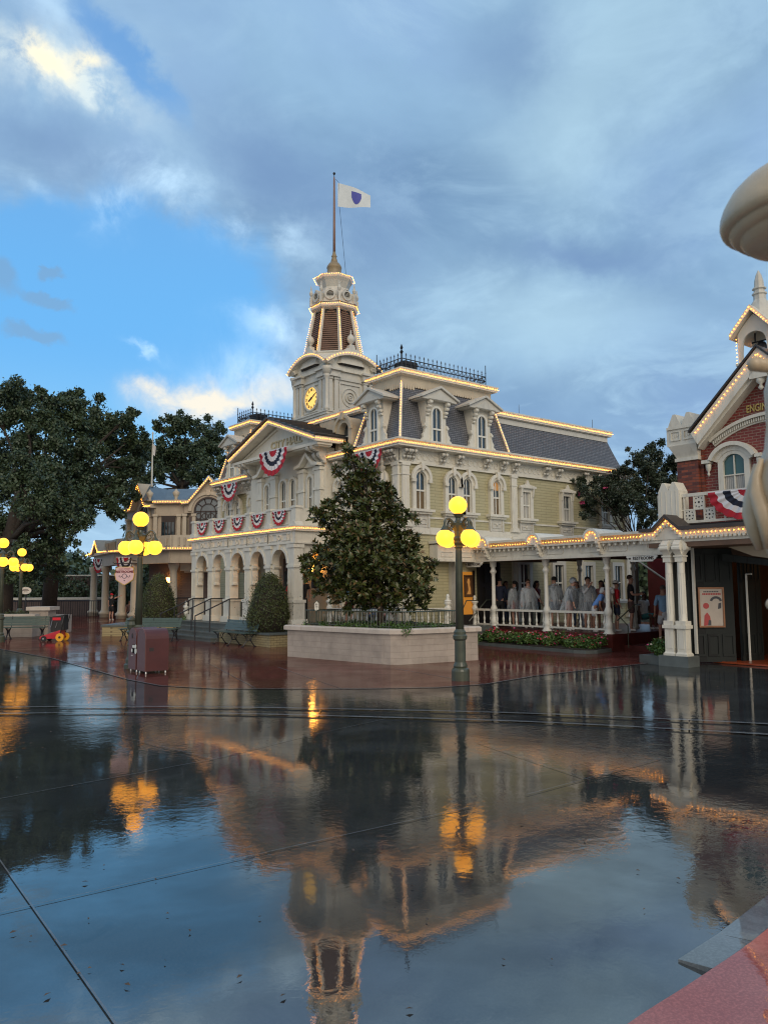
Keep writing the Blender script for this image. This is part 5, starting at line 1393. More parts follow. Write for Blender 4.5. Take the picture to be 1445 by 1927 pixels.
holes(9.77, 10.01, 3.81, 4.12); holes(9.51, 9.75, 3.52, 3.78); holes(10.03, 10.27, 3.52, 3.78); holes(10.3, 10.5, 3.81, 4.12)
mb.build('balcony_railing', ['trim', 'dark'], FH)
mb = MB(FF); mb.box(9.4, 13.2, -1.2, 0, 3.40, 3.44); mb.build('balcony_floor', 'dark', FH)
# dark green folded door leaves on either side of the opening
def leaf(p, q, name='door'):
    p = Vector((*p, 0)); q = Vector((*q, 0)); d = (q-p); w = d.length; ang = math.atan2(d.y, d.x)
    F = Matrix.Translation(p) @ Matrix.Rotation(ang, 4, 'Z')
    mb = MB(F); mb.box(0, w, 0, .06, .04, 2.84)
    for k in range(3):
        a = w*(k+.08)/3; b = w*(k+.92)/3
        for z0, z1 in ((.18, .72), (2.02, 2.72)):
            mb.band([(a+.05, z0+.05), (a+.05, z1-.05), (b-.05, z1-.05), (b-.05, z0+.05)], [(a, z0), (a, z1), (b, z1), (b, z0)], -.025, 0, True)
    return mb.build(name, 'green', FH), F
dl, DF = leaf((1.55, -9.40), (2.38, -10.08))
leaf((1.15, -9.15), (1.55, -9.40))
leaf((2.62, -10.12), (3.3, -10.32))
mb = MB(); mb.tube([(2.72, -10.25, .05), (2.72, -10.25, 2.2)], .028, 6); mb.tube([(2.72, -10.25, 2.2), (2.5, -10.5, 2.2)], .02, 6); mb.build('door_bar', 'white', FH)
mb = MB(FF); mb.box(10.98, 11.10, 2.5, 2.58, 1.72, 2.05); mb.build('lit_picture', 'litwin', FH)
mb = MB(FF); mb.box(10.98, 11.10, 2.5, 2.58, 2.12, 2.45); mb.build('lit_panel', 'litdim', FH)
mb = MB(FF)
for zz in (1.72, 2.12): mb.band([(10.98, zz), (10.98, zz+.33), (11.10, zz+.33), (11.10, zz)], [(10.93, zz-.05), (10.93, zz+.38), (11.15, zz+.38), (11.15, zz-.05)], 2.46, 2.58, True)
mb.build('picture_frame', 'wood', FH)
# white side post and brick return next to the columns
mb = MB(); mb.box(1.50, 1.56, -9.55, -9.49, .25, 2.9); mb.build('side_post', 'white', FH)
# bell turret
RT_Y = RY-.33
CT = Matrix.Translation((2.66, 0, 0)) @ FRONT; hw = .42
mb = MB(CT)
def quad_post(a): mb.box(a-.04, a+.04, .012, .10, 7.57, 8.35); mb.box(a-.04, a+.04, .745, .832, 7.57, 8.35)
quad_post(RT_Y-hw+.052); quad_post(RT_Y+hw-.052)
mb.box(RT_Y-hw-.0, RT_Y+hw, 0, .84, 6.9, 7.52); mb.box(RT_Y-hw-.05, RT_Y+hw+.05, -.06, .9, 7.50, 7.56)
for yy in (0, .76):
    mb.band([(RT_Y-hw+.08, 7.55)]+arc(RT_Y, 8.02, hw-.12, PI, 0, 12)+[(RT_Y+hw-.08, 7.55)], [(RT_Y-hw, 7.55), (RT_Y-hw, 8.1), (RT_Y-hw, 8.22), (RT_Y-hw, 8.30), (RT_Y-hw+.06, 8.40), (RT_Y-.26, 8.52), (RT_Y-.14, 8.64), (RT_Y, 8.76), (RT_Y+.14, 8.64), (RT_Y+.26, 8.52), (RT_Y+hw-.06, 8.40), (RT_Y+hw, 8.30), (RT_Y+hw, 8.22), (RT_Y+hw, 8.1), (RT_Y+hw, 7.55)], yy+.003, yy+.08)
ct = mb.build('bell_turret', 'trim', FH)
mb = MB(CT); gp2 = [(RT_Y-hw-.14, 8.22), (RT_Y, 8.86), (RT_Y+hw+.14, 8.22)]
mb.band([(a, b-.02) for a, b in gp2], [(a, b+.12) for a, b in gp2], -.16, 1.0); mb.build('turret_gable', 'trim', ct)
mb = MB(CT @ Matrix.Translation((RT_Y, .42, 0)))
mb.lathe([(.44, 8.6), (.30, 8.95), (.20, 9.15), (.15, 9.22), (.15, 9.34), (.18, 9.36), (.18, 9.40), (.13, 9.42), (.13, 9.48), (.17, 9.50), (.17, 9.53), (.12, 9.55), (.11, 9.72), (.07, 9.88), (.015, 10.0)], (0, 0, 0), 8, PI/8); mb.build('spire', 'trimg', ct)
bl = MB(CT)
bulbs(bl, (RT_Y-hw-.1, -.19, 8.30), (RT_Y, -.19, 8.90), .15, .024); bulbs(bl, (RT_Y, -.19, 8.90), (RT_Y+hw+.1, -.19, 8.30), .15, .024)
bulbs(bl, (RT_Y-hw-.02, -.04, 7.56), (RT_Y-hw-.02, -.04, 8.2), .15, .022); bulbs(bl, (RT_Y-hw-.03, .87, 7.4), (RT_Y-hw-.03, .87, 8.2), .15, .022); bulbs(bl, (RT_Y+hw+.02, -.04, 7.56), (RT_Y+hw+.02, -.04, 8.2), .15, .022)
light_string(bl, ct)
mb = MB(CT @ Matrix.Translation((RT_Y, .4, 0))); mb.smooth = True
mb.lathe([(.03, 8.12), (.09, 8.10), (.12, 8.02), (.13, 7.88), (.16, 7.76), (.21, 7.68), (.20, 7.66), (.02, 7.70)], (0, 0, 0), 16); mb.smooth = False
mb.tube([(-.25, 0, 8.14), (.25, 0, 8.14)], .02, 6); mb.tube([(-.16, 0, 8.14), (-.16, 0, 8.38)], .02, 6)
mb.build('bell', 'iron', ct)
mb = MB(CT)
for cc, rr, zz in ((RT_Y-hw-.16, .13, 7.08), (RT_Y-hw-.02, .10, 7.42)):
    mb.xz(arc(cc, zz, rr, 0, 2*PI, 16)[:-1], .1, .3); mb.xz(arc(cc, zz, rr*.6, 0, 2*PI, 16)[:-1], .05, .1)
mb.xz([(RT_Y-hw-.24, 6.75), (RT_Y-hw, 6.75), (RT_Y-hw, 7.4), (RT_Y-hw-.1, 7.2)], .12, .28)
mb.build('scroll', 'trimg', ct)

DF = DF @ Matrix.Translation((-.09, 0, 0))
PO = thing('framed_poster', tuple(DF @ Vector((.60, -.05, .9))), 'pale poster in a copper frame hung on the dark green door', 'poster')
mb = MB(DF); mb.band([(.30, .93), (.30, 1.84), (.86, 1.84), (.86, .93)], [(.26, .89), (.26, 1.88), (.90, 1.88), (.90, .89)], -.075, -.028, True); mb.build('frame', paint('copper_frame', (.26, .12, .06), .35, .15, 5, metal=.4), PO)
mb = MB(DF); mb.box(.30, .86, -.05, -.028, .93, 1.84); pp_ = mb.build('sheet', paint('poster_paper', (.50, .43, .36), .5, .06, 5), PO)
mb = MB(DF)
for k in range(9): mb.box(.40+k*.042, .432+k*.042, -.053, -.05, 1.755, 1.785)
mb.k = 1
for k in range(11): mb.box(.37+k*.042, .402+k*.042, -.053, -.05, 1.69, 1.735)
mb.xz([(.38, .93), (.40, 1.18), (.47, 1.26), (.54, 1.16), (.56, .95)], -.053, -.05); mb.xz(arc(.45, 1.42, .075, 0, 2*PI, 12)[:-1], -.053, -.05)
mb.k = 0
mb.band(arc(.70, 1.50, .10, PI*.9, PI*.1, 8), arc(.70, 1.50, .16, PI*.9, PI*.1, 8), -.053, -.05); mb.xz([(.48, .94), (.56, .94), (.56, 1.06), (.50, 1.08)], -.055, -.053)
mb.xz([(.74, 1.34), (.82, 1.36), (.83, 1.50), (.76, 1.48)], -.053, -.05)
mb.build('printed_shapes', [paint('poster_ink', (.05, .05, .06), .5), paint('poster_red', (.42, .05, .05), .5)], pp_)

# ================================================================ BEIGE BUILDING far left (frame: u right, d away, along the street axis)
LFm = Matrix.Translation((CAM.x, CAM.y, 0)) @ Matrix.Rotation(math.atan2(RT.y, RT.x), 4, 'Z')
def LP(u, d, z=0): return LFm @ Vector((u, d, z))
BB = thing('beige_theatre', tuple(LP(-13.5, 50, 0)), 'beige two-storey building with lit gables and a columned porch at left', 'building')
mb = MB(LFm)
foot = [(-17.2, 52.3), (-16.9, 51.6), (-14.1, 48.2), (-9.0, 48.2), (-9.0, 58), (-17.2, 58)]
mb.xy(foot, 4.2, 6.55)
mb.build('upper_wall', 'beige', BB)
mb = MB(LFm); mb.xy([(-15.2, 50.6), (-13.6, 49.6), (-8.5, 49.6), (-8.5, 58), (-15.2, 58)], 0, 4.2); mb.build('lower_wall', 'mauve', BB)
def facet(p, q):
    p = Vector((*p, 0)); q = Vector((*q, 0)); d = q-p
    return LFm @ Matrix.Translation(p) @ Matrix.Rotation(math.atan2(d.y, d.x), 4, 'Z'), d.length
def gable(F, w, apex, z0, cx, half, name='gable'):
    mb = MB(F)
    mb.xz([(0, z0), (w, z0), (w, z0+.55), (cx+half, z0+.60), (cx, apex), (cx-half, z0+.60), (0, z0+.55)], -.12, .3)
    mb.build(name, 'beige', BB)
    pts = [(-.1, z0+.50), (cx-half, z0+.55), (cx, apex-.05), (cx+half, z0+.55), (w+.1, z0+.50)]
    mb = MB(F); mb.band(pts, [(a, b+.22) for a, b in pts], -.45, .4)
    o = mb.build('eave', 'beigel', BB)
    bl = MB(F)
    for a, b in zip(pts, pts[1:]): bulbs(bl, (a[0], -.50, a[1]+.10), (b[0], -.50, b[1]+.10), .24, .040)
    light_string(bl, o)
FA, wA = facet((-16.9, 51.6), (-14.1, 48.2)); gable(FA, wA, 8.45, 6.4, wA*.55, 1.15)
FB, wB = facet((-14.1, 48.2), (-12.3, 48.2)); 
mb = MB(FB); mb.box(0, wB, -.12, .3, 6.4, 7.15); mb.build('frieze', 'beige', BB)
mb = MB(FB); mb.box(-.1, wB+.1, -.45, .4, 7.15, 7.35); o = mb.build('eave', 'beigel', BB); bl = MB(FB); bulbs(bl, (-.1, -.5, 7.24), (wB+.1, -.5, 7.24), .24, .040); light_string(bl, o)
FC, wC = facet((-12.3, 48.0), (-9.2, 48.0)); gable(FC, wC, 8.65, 6.55, wC*.50, 1.25)
def bigarch(F, c, z0, zs, r, parent=BB, bars=True):
    mb = MB(F); mb.band([(c-r, z0)]+arc(c, zs, r, PI, 0, 14)+[(c+r, z0)], [(c-r-.10, z0)]+arc(c, zs, r+.10, PI, 0, 14)+[(c+r+.10, z0)], -.20, 0)
    mb.band(arc(c, zs, r*.55, PI, 0, 12), arc(c, zs, r*.55+.05, PI, 0, 12), -.18, -.1)
    for k in range(1, 5): a = PI*k/5; mb.tube([(c+r*.55*math.cos(a), -.15, zs+r*.55*math.sin(a)), (c+r*math.cos(a), -.15, zs+r*math.sin(a))], .03, 4)
    mb.box(c-r, c+r, -.18, -.1, zs-.06, zs+.02); mb.box(c-r, c+r, -.18, -.1, zs-.55, zs-.50)
    for k in range(1, 5): x_ = c-r+2*r*k/5; mb.box(x_-.03, x_+.03, -.18, -.1, z0, zs)
    for k in range(4): x_ = c-r+2*r*(k+.5)/4; mb.band(arc(x_, zs-.3, r*.2, 0, 2*PI, 10)[:-1], arc(x_, zs-.3, r*.2+.04, 0, 2*PI, 10)[:-1], -.17, -.1, True)
    w = mb.build('arched_window', paint('dark_brown_sash', (.035, .022, .018), .5), parent)
    mb = MB(F); mb.add([(a, -.13, b) for a, b in [(c-r, z0)]+arc(c, zs, r, PI, 0, 14)+[(c+r, z0)]], [tuple(range(17))]); mb.build('glass', paint('grey_sky_glass', (.16, .18, .19), .15, .3, .8), w)
    mb = MB(F); mb.band(arc(c, zs, r+.25, PI, 0, 14), arc(c, zs, r+.45, PI, 0, 14), -.2, -.1); mb.xz([(c-.1, zs+r+.2), (c-.14, zs+r+.55), (c+.14, zs+r+.55), (c+.1, zs+r+.2)], -.24, -.1); mb.build('arch_trim', 'beigel', w)
bigarch(FC, wC*.48, 4.9, 6.65, .78); bigarch(FA, wA*.62, 5.0, 6.5, .55)
mb = MB(FB)
mb.box(.35, 1.2, -.10, 0, 4.9, 6.5); w_ = mb.build('window', paint('dark_brown_frame', (.035, .022, .018), .5), BB)
mb = MB(FB)
for k in range(4): mb.box(.40+k*.2, .53+k*.2, -.13, -.10, 4.95, 6.0)
mb.build('pane', 'glass', w_)
mb = MB(LFm); 
mb.build('x', 'dark', BB) if False else None
for F, us in ((FB, (.0, 1.45, 1.85)), (FC, (.05, .62, 2.5)), (FA, (.1, 1.2, 3.6))):
    for u in us:
        mb = MB(F); mb.box(u-.11, u+.11, -.22, .0, 4.6, 6.45); mb.box(u-.16, u+.16, -.27, .0, 6.35, 6.5); mb.build('pilaster', 'beigel', BB)
mb = MB(LFm); mb.box(-12.0, -11.5, 47.86, 47.99, 4.6, 6.3); mb.build('wall_panel', 'mauve', BB)
for p_ in ((-14.6, 48.4), (-12.9, 48.2), (-16.4, 51.2)):
    mb = MB(LFm); mb.smooth = True; mb.lathe([(.18, 7.35), (.08, 7.5), (.16, 7.65), (.24, 7.85), (.10, 7.98), (.02, 8.1)], (p_[0], p_[1], 0), 8); mb.build('urn', 'beigel', BB)
mb = MB(LFm)
mb.hexa([(-15.2, 48.7, 7.4), (-14.6, 48.2, 7.4), (-12.2, 54, 7.4), (-13.5, 55, 7.4)], [(-15.0, 49.6, 8.45), (-14.9, 49.5, 8.45), (-13.3, 54.6, 8.45), (-13.4, 54.7, 8.45)])
mb.xy([(-14.2, 48.6), (-9.0, 48.6), (-9.0, 56), (-14.2, 56)], 7.3, 7.36)
mb.hexa([(-12.5, 48.3, 7.3), (-8.9, 48.3, 7.3), (-8.9, 56, 7.3), (-12.5, 56, 7.3)], [(-10.8, 48.3, 8.6), (-10.7, 48.3, 8.6), (-10.7, 56, 8.6), (-10.8, 56, 8.6)])
mb.hexa([(-14.4, 49.5, 7.3), (-11.5, 49.5, 7.3), (-11.5, 55, 7.3), (-14.4, 55, 7.3)], [(-14.3, 51.5, 8.5), (-11.6, 51.5, 8.5), (-11.6, 51.6, 8.5), (-14.3, 51.6, 8.5)])
mb.build('roof', 'grey', BB)
# porch: columns, entablature, balustrade
porch = [(-21.0, 56.8), (-17.3, 50.2), (-8.6, 47.0)]
porch = [(-21.0, 56.6), (-17.4, 50.4), (-12.9, 47.0), (-8.8, 47.0)]
def along(name, z0, z1, t, out, mat, parent=BB):
    mb = MB(LFm)
    for a, b in zip(porch, porch[1:]):
        a = Vector(a); b = Vector(b); d = (b-a).normalized(); n = Vector((d.y, -d.x)); e = d*.05
        q = [a+n*out-e, b+n*out+e, b+n*(out-t)+e, a+n*(out-t)-e]
        mb.hexa([(p.x, p.y, z0) for p in q], [(p.x, p.y, z1) for p in q])
    return mb.build(name, mat, parent)
along('entablature', 3.45, 4.22, .5, 0, 'beige'); ev = along('porch_cornice', 4.22, 4.40, .7, .35, 'beigel')
bl = MB(LFm)
for a, b in zip(porch, porch[1:]):
    a = Vector(a); b = Vector(b); d = (b-a).normalized(); n = Vector((d.y, -d.x))*.40
    if a.x < -20: continue
    bulbs(bl, (*(a+n), 4.32), (*(b+n), 4.32), .24, .040)
light_string(bl, ev)
along('parapet', 4.40, 5.15, .12, -.15, 'beigel')
mb = MB(LFm)
for a, b in zip(porch, porch[1:]):
    a = Vector(a); b = Vector(b); d = (b-a); n_ = int(d.length/.32)
    nn = Vector((d.y, -d.x)).normalized()*-.10
    for k in range(n_):
        if k % 7 == 0: continue
        p = a.lerp(b, (k+.5)/n_)+nn
        mb.box(p.x-.05, p.x+.05, p.y-.05, p.y+.05, 4.5, 5.0)
mb.build('parapet_balusters', 'beige', BB)  # row of separate square balusters, built as one mesh
mb = MB(LFm); F_, w_g = facet(porch[0], porch[1])
mb = MB(F_); c = w_g*.42
mb.band([(c-2.0, 4.28), (c-1.2, 4.35), (c, 5.1), (c+1.2, 4.35), (c+2.0, 4.28)], [(c-2.0, 4.42), (c-1.2, 4.5), (c, 5.28), (c+1.2, 4.5), (c+2.0, 4.42)], -.5, .6)
mb.xz([(c-1.3, 4.2), (c+1.3, 4.2), (c, 5.1)], -.2, .1); gg = mb.build('porch_gable', 'beigel', BB)
bl = MB(F_); pts = [(-.1, 4.32), (c-1.2, 4.40), (c, 5.18), (c+1.2, 4.40), (w_g, 4.32)]
for a, b in zip(pts, pts[1:]): bulbs(bl, (a[0], -.55, a[1]), (b[0], -.55, b[1]), .26, .045)
light_string(bl, gg)
for px_, d_ in ((178, 56.2), (200, 53.6), (231, 50.6), (254.5, 49.6), (327, 48.0)):
    u = (px_-722.5)/1470*d_
    mb = MB(LFm); mb.smooth = True
    mb.lathe([(.34, .0), (.34, .18), (.40, .2), (.40, .34), (.30, .40), (.26, .5), (.22, 3.0), (.26, 3.1), (.34, 3.3), (.36, 3.46)], (u, d_, 0), 14); mb.build('column', 'beigel', BB)
mb = MB(LFm); mb.tube([(-13.6, 49.3, 2.3), (-13.6, 49.3, 2.6)], .12, 8); mb.build('porch_lantern', 'lantern', BB)
mb = MB(LFm); mb.box(-12.4, -11.6, 48.5, 48.9, 2.9, 3.9); mb.box(-12.6, -9, 48.3, 49, 3.0, 3.9); e2 = mb.build('entrance_canopy', 'beige', BB)
bl = MB(LFm); bulbs(bl, (-13.3, 48.25, 3.95), (-9, 48.25, 3.95), .24, .040); light_string(bl, e2)
FP2 = thing('thin_flagpole', tuple(LP(-14.85, 49.6, 8.4)), 'thin pale flagpole on the beige building roof', 'flagpole')
mb = MB(LFm); mb.smooth = True; mb.lathe([(.14, 8.4), (.06, 8.6), (.04, 11.8), (.07, 11.9), (.01, 12.0)], (-14.85, 49.6, 0), 8); mb.build('pole', 'trimg', FP2)
mb = MB(LFm); mb.add([(-14.80, 49.6, 11.2), (-14.62, 49.55, 11.0), (-14.68, 49.6, 10.4), (-14.80, 49.62, 10.5)], [(0, 1, 2, 3)]); mb.build('limp_flag', 'wcloth', FP2)
# low walls and fence at the far left
LW = thing('ramp_wall', tuple(LP(-22, 52, 0)), 'long low stone wall with pale coping behind the left lamps', 'wall')
mb = MB(LFm); mb.box(-40, -20.0, 57, 57.4, 0, 1.15); mb.box(-24.5, -20.5, 60, 60.3, .0, 2.9); mb.build('wall', 'mauve', LW)
mb = MB(LFm); mb.box(-40, -20.0, 56.85, 57.55, 1.15, 1.32); mb.box(-24.5, -20.5, 59.85, 60.45, 2.9, 3.0); mb.build('coping', 'trimg', LW)
FN = thing('iron_fence', tuple(LP(-20, 54, 0)), 'dark iron railing in front of the low stone wall at left', 'fence')
mb = MB(LFm)
for k in range(110): x_ = -36+k*.16; mb.tube([(x_, 54.5, 0), (x_, 54.5, 1.1)], .018, 4)
mb.tube([(-36, 54.5, 1.1), (-18.4, 54.5, 1.1)], .03, 4); mb.build('bars', 'iron', FN)
PLT = thing('left_planter_wall', tuple(LP(-17, 33, 0)), 'low cream planter wall with end pier behind the long left bench', 'planter')
mb = MB(LFm); mb.box(-26, -14.3, 32.0, 36, 0, .78); mb.box(-14.9, -14.1, 33.0, 33.8, 0, 1.05); mb.build('wall', 'stucco', PLT)
mb = MB(LFm); mb.box(-26, -14.15, 31.85, 32.3, .78, .93); mb.box(-15.0, -14.0, 32.9, 33.9, 1.05, 1.2); mb.build('coping', 'cap', PLT)
# ================================================================ FOLIAGE
def foliage(name, lobes, n, size, mat, parent=None, seed=1, asp=.5, shell=.55, rosette=0, squash=1.0, up=.3, loc=(0, 0, 0), stretch=1.0, sub=0):
    """many small folded leaves spread through uneven lobes; rosette>0 groups them in whorls"""
    rg = np.random.default_rng(seed)
    if sub:
        big = [(x, y, z, r*.95) for x, y, z, r in lobes]
        lobes = [(x+dx*r, y+dy*r, z+dz*r, r*q) for x, y, z, r in lobes for dx, dy, dz, q in [(*(np.clip(rg.normal(size=3)*.52, -.95, .95)), .15+.19*rg.random()) for _ in range(sub)]]
    lb = np.array([(x, y, z, r) for x, y, z, r in lobes], float)
    w = lb[:, 3]**2
    if sub:
        lb2 = np.array(big, float); w2 = lb2[:, 3]**2; w = np.concatenate([w/w.sum()*.88, w2/w2.sum()*.12]); lb = np.concatenate([lb, lb2])
    w /= w.sum()
    m = n//rosette if rosette else n
    k = rg.choice(len(lb), m, p=w)
    d = rg.normal(size=(m, 3)); d /= np.linalg.norm(d, axis=1)[:, None]
    rr = lb[k, 3]*(shell+(1-shell)*rg.random(m)**.6)*(1+.22*rg.normal(size=m)*(rg.random(m) < .35))
    c = lb[k, :3]+d*rr[:, None]*np.array([1, 1, squash])
    ax = d+np.array([0, 0, up])+rg.normal(size=(m, 3))*.35; ax /= np.linalg.norm(ax, axis=1)[:, None]
    if rosette:
        c = np.repeat(c, rosette, 0); ax = np.repeat(ax, rosette, 0); m2 = len(c)
        t = rg.normal(size=(m2, 3)); t -= ax*(t*ax).sum(1)[:, None]; t /= np.linalg.norm(t, axis=1)[:, None]
        dr = t*(.75+.3*rg.random((m2, 1)))+ax*(.35+.6*rg.random((m2, 1))); dr /= np.linalg.norm(dr, axis=1)[:, None]
        nr = ax
        c = c - ax*size*.3
    else:
        m2 = m; dr = rg.normal(size=(m2, 3)); dr /= np.linalg.norm(dr, axis=1)[:, None]; nr = ax
    sd = np.cross(dr, nr); ln = np.linalg.norm(sd, axis=1)[:, None]; ln[ln < 1e-6] = 1; sd /= ln
    nn = np.cross(sd, dr)
    s = size*(.6+.8*rg.random((m2, 1)))
    b = c; tip = c+dr*s*stretch; mid = c+dr*s*stretch*.5
    l = mid+sd*s*asp*.5+nn*s*.10; r = mid-sd*s*asp*.5+nn*s*.10
    V = np.stack([b, r, tip, l], 1).reshape(-1, 3)-np.array(loc)
    me = bpy.data.meshes.new(name)
    me.vertices.add(len(V)); me.vertices.foreach_set('co', V.ravel().astype(np.float32))
    me.loops.add(m2*4); me.loops.foreach_set('vertex_index', np.arange(m2*4, dtype=np.int32))
    me.polygons.add(m2); me.polygons.foreach_set('loop_start', np.arange(0, m2*4, 4, dtype=np.int32)); me.polygons.foreach_set('loop_total', np.full(m2, 4, np.int32))
    me.materials.append(M[mat]); me.update(calc_edges=True)
    o = bpy.data.objects.new(name, me); S.collection.objects.link(o)
    o['_o'] = tuple(loc)
    if parent is not None: o.parent = parent
    else: o.location = loc
    return o
def tree(name, base, label, trunk, lobes, n, size, mat, seed, group=None, bark='bark', limb_r=.5, cat='tree', **k):
    """trunk: list of (x,y,z,r) points; limbs run from the trunk to the lobes"""
    t = thing(name, base, label, cat, group)
    mb = MB(); mb.smooth = True
    mb.tube([p[:3] for p in trunk], [p[3] for p in trunk], 10)
    rr = random.Random(seed)
    top = trunk[-1]
    for i, (x, y, z, r) in enumerate(lobes):
        tp = trunk[rr.randrange(max(1, len(trunk)//2), len(trunk))]
        if z < tp[2]: tp = trunk[len(trunk)//2]
        a = Vector(tp[:3]); b = Vector((x, y, z)); m_ = a.lerp(b, .5)+Vector((rr.uniform(-.1, .1), rr.uniform(-.1, .1), rr.uniform(.0, .12)))*(b-a).length
        r0 = tp[3]*limb_r
        mb.tube([a, a.lerp(m_, .5), m_, m_.lerp(b, .6), b], [r0, r0*.75, r0*.5, r0*.3, r0*.12], 6)
        for q in range(3):
            e = b+Vector((rr.uniform(-1, 1), rr.uniform(-1, 1), rr.uniform(-.5, 1)))*r*.85
            mb.tube([m_.lerp(b, .5), b.lerp(e, .4), e], [r0*.3, r0*.18, r0*.05], 4)
    mb.build('trunk', bark, t)
    foliage('crown', [(x, y, z, r) for x, y, z, r in lobes], n, size, mat, t, seed, loc=t['_o'], **k)
    return t
# magnolia in the planter
mg = []
MX, MY = -3.05, -2.95
def mgl(px_, py_, rpx, dd=0.0):
    d = 21.9+dd; u = (px_-722.5)/1470*d; z = 1.95+(1104-py_)/1470*d
    p = LP(u, d); mg.append((p.x, p.y, z, rpx/1470*d*.84))
for a in [(655, 842, 14), (660, 868, 20), (636, 885, 14), (690, 880, 22, -.2), (668, 905, 26), (700, 915, 28, .2), (728, 925, 20), (650, 935, 24, .3), (618, 958, 24, -.2), (592, 966, 13), (690, 955, 40), (735, 955, 28, .3), (758, 975, 20, -.2), (782, 975, 12),
          (640, 985, 30, .4), (670, 1000, 44, -.5), (720, 995, 44, .3), (604, 985, 16, .2), (760, 1018, 30), (785, 1010, 8), (620, 1030, 36, -.4), (590, 1050, 28, .2), (660, 1045, 50, -.6), (715, 1045, 52, -.7), (770, 1050, 38, -.2), (800, 1065, 20, .2),
          (585, 1075, 24, -.2), (620, 1085, 40, .5), (670, 1090, 48, -.4), (730, 1090, 50, .4), (780, 1090, 34, -.5), (812, 1085, 12), (640, 1112, 26, -.2), (690, 1120, 34, .3), (745, 1115, 32, -.2), (790, 1118, 24, .3), (665, 1128, 16, .5), (700, 1100, 50, .9), (660, 1060, 50, 1.0), (740, 1050, 45, 1.1), (715, 1135, 18), (600, 1108, 16), (628, 1128, 12), (655, 1146, 10), (770, 1140, 14), (805, 1118, 14), (795, 1140, 9), (740, 1148, 12), (575, 1050, 12), (818, 1060, 8)]: mgl(*a)
def mp(px_, py_, dd=0): d = 21.9+dd; p = LP((px_-722.5)/1470*d, d); return (p.x, p.y, 1.95+(1104-py_)/1470*d)
tree('magnolia_tree', mp(716, 1176), 'dark green magnolia tree growing in the raised cream planter', [(*mp(716, 1180), .10), (*mp(714, 1140), .085), (*mp(705, 1080), .075), (*mp(695, 1000), .06), (*mp(680, 930), .045), (*mp(660, 850), .02)],
     mg, 34000, .14, 'lmag', 3, asp=.38, shell=.45, rosette=9, up=.5, limb_r=.35)
# oaks at the left, pixels of the crown outline turned into real positions at their own distance
def lobe_set(spec, d0, spread, rr):
    out = []
    for px_, py_, rp in spec:
        d = d0+rr.uniform(-spread, spread); p = LP((px_-722.5)/1470*d, d)
        out.append((p.x, p.y, 1.95+(1108-py_)/1470*d, rp/1470*d))
    return out
rr_ = random.Random(5)
oak1 = [(-20, 770, 60), (30, 765, 42), (60, 790, 45), (20, 840, 60), (80, 850, 55), (-30, 900, 70), (40, 910, 55), (95, 900, 45), (130, 930, 35), (0, 970, 50), (60, 975, 35), (100, 970, 30), (150, 960, 25), (165, 980, 14), (-40, 1000, 60), (95, 1010, 20), (50, 1030, 30), (90, 1045, 18), (10, 1060, 30), (60, 1075, 22), (110, 1030, 12), (125, 1000, 24), (75, 1040, 32), (40, 1075, 30), (100, 1075, 22), (150, 985, 18), (70, 950, 50), (15, 1020, 40), (120, 955, 30)]
oak2 = [(90, 768, 28), (125, 752, 26), (170, 775, 34), (120, 800, 45), (185, 815, 42), (225, 790, 24), (240, 775, 14), (150, 860, 50), (215, 860, 40), (245, 820, 25), (255, 850, 25), (185, 905, 40), (130, 900, 40), (230, 905, 30), (200, 945, 26), (165, 940, 20), (215, 965, 14), (250, 880, 20), (60, 740, 16), (25, 745, 20)]
oak3 = [(295, 800, 14), (320, 800, 20), (345, 800, 26), (385, 815, 30), (405, 840, 28), (360, 850, 40), (310, 850, 34), (275, 860, 30), (410, 880, 22), (345, 890, 30), (290, 890, 26), (255, 910, 24), (240, 950, 20), (250, 975, 18), (425, 870, 16), (275, 925, 22), (330, 860, 30), (380, 880, 30)]
def trunk_px(pts, d): return [(*(lambda p: (p.x, p.y))(LP((a-722.5)/1470*d, d)), max(0, 1.95+(1108-b)/1470*d), r) for a, b, r in pts]
tree('oak_tree', tuple(LP(-20.4, 42)), 'huge dark oak at the left edge with a thick trunk', trunk_px([(8, 1190, .55), (10, 1100, .45), (18, 1020, .42), (30, 950, .34), (50, 880, .3)], 42), lobe_set(oak1, 42, 3.0, rr_), 85000, .155, 'loak', 11, 'oaks at the left', asp=.6, shell=.2, up=.2, limb_r=.5, sub=15)
tree('oak_tree', tuple(LP(-20.5, 48)), 'broad dark oak between the left edge and the beige building', trunk_px([(95, 1150, .45), (100, 1050, .4), (120, 960, .35), (150, 900, .25)], 48), lobe_set(oak2, 48, 3.0, rr_), 85000, .175, 'loak', 12, 'oaks at the left', asp=.6, shell=.2, up=.2, limb_r=.5, sub=15)
tree('oak_tree', tuple(LP(-17.0, 64)), 'dark oak standing behind the roof of the beige building', trunk_px([(330, 1100, .5), (335, 1000, .45), (340, 920, .35), (345, 880, .3)], 64), lobe_set(oak3, 64, 3.0, rr_), 52000, .21, 'loak', 13, 'oaks at the left', asp=.6, shell=.2, up=.2, limb_r=.45, sub=15)
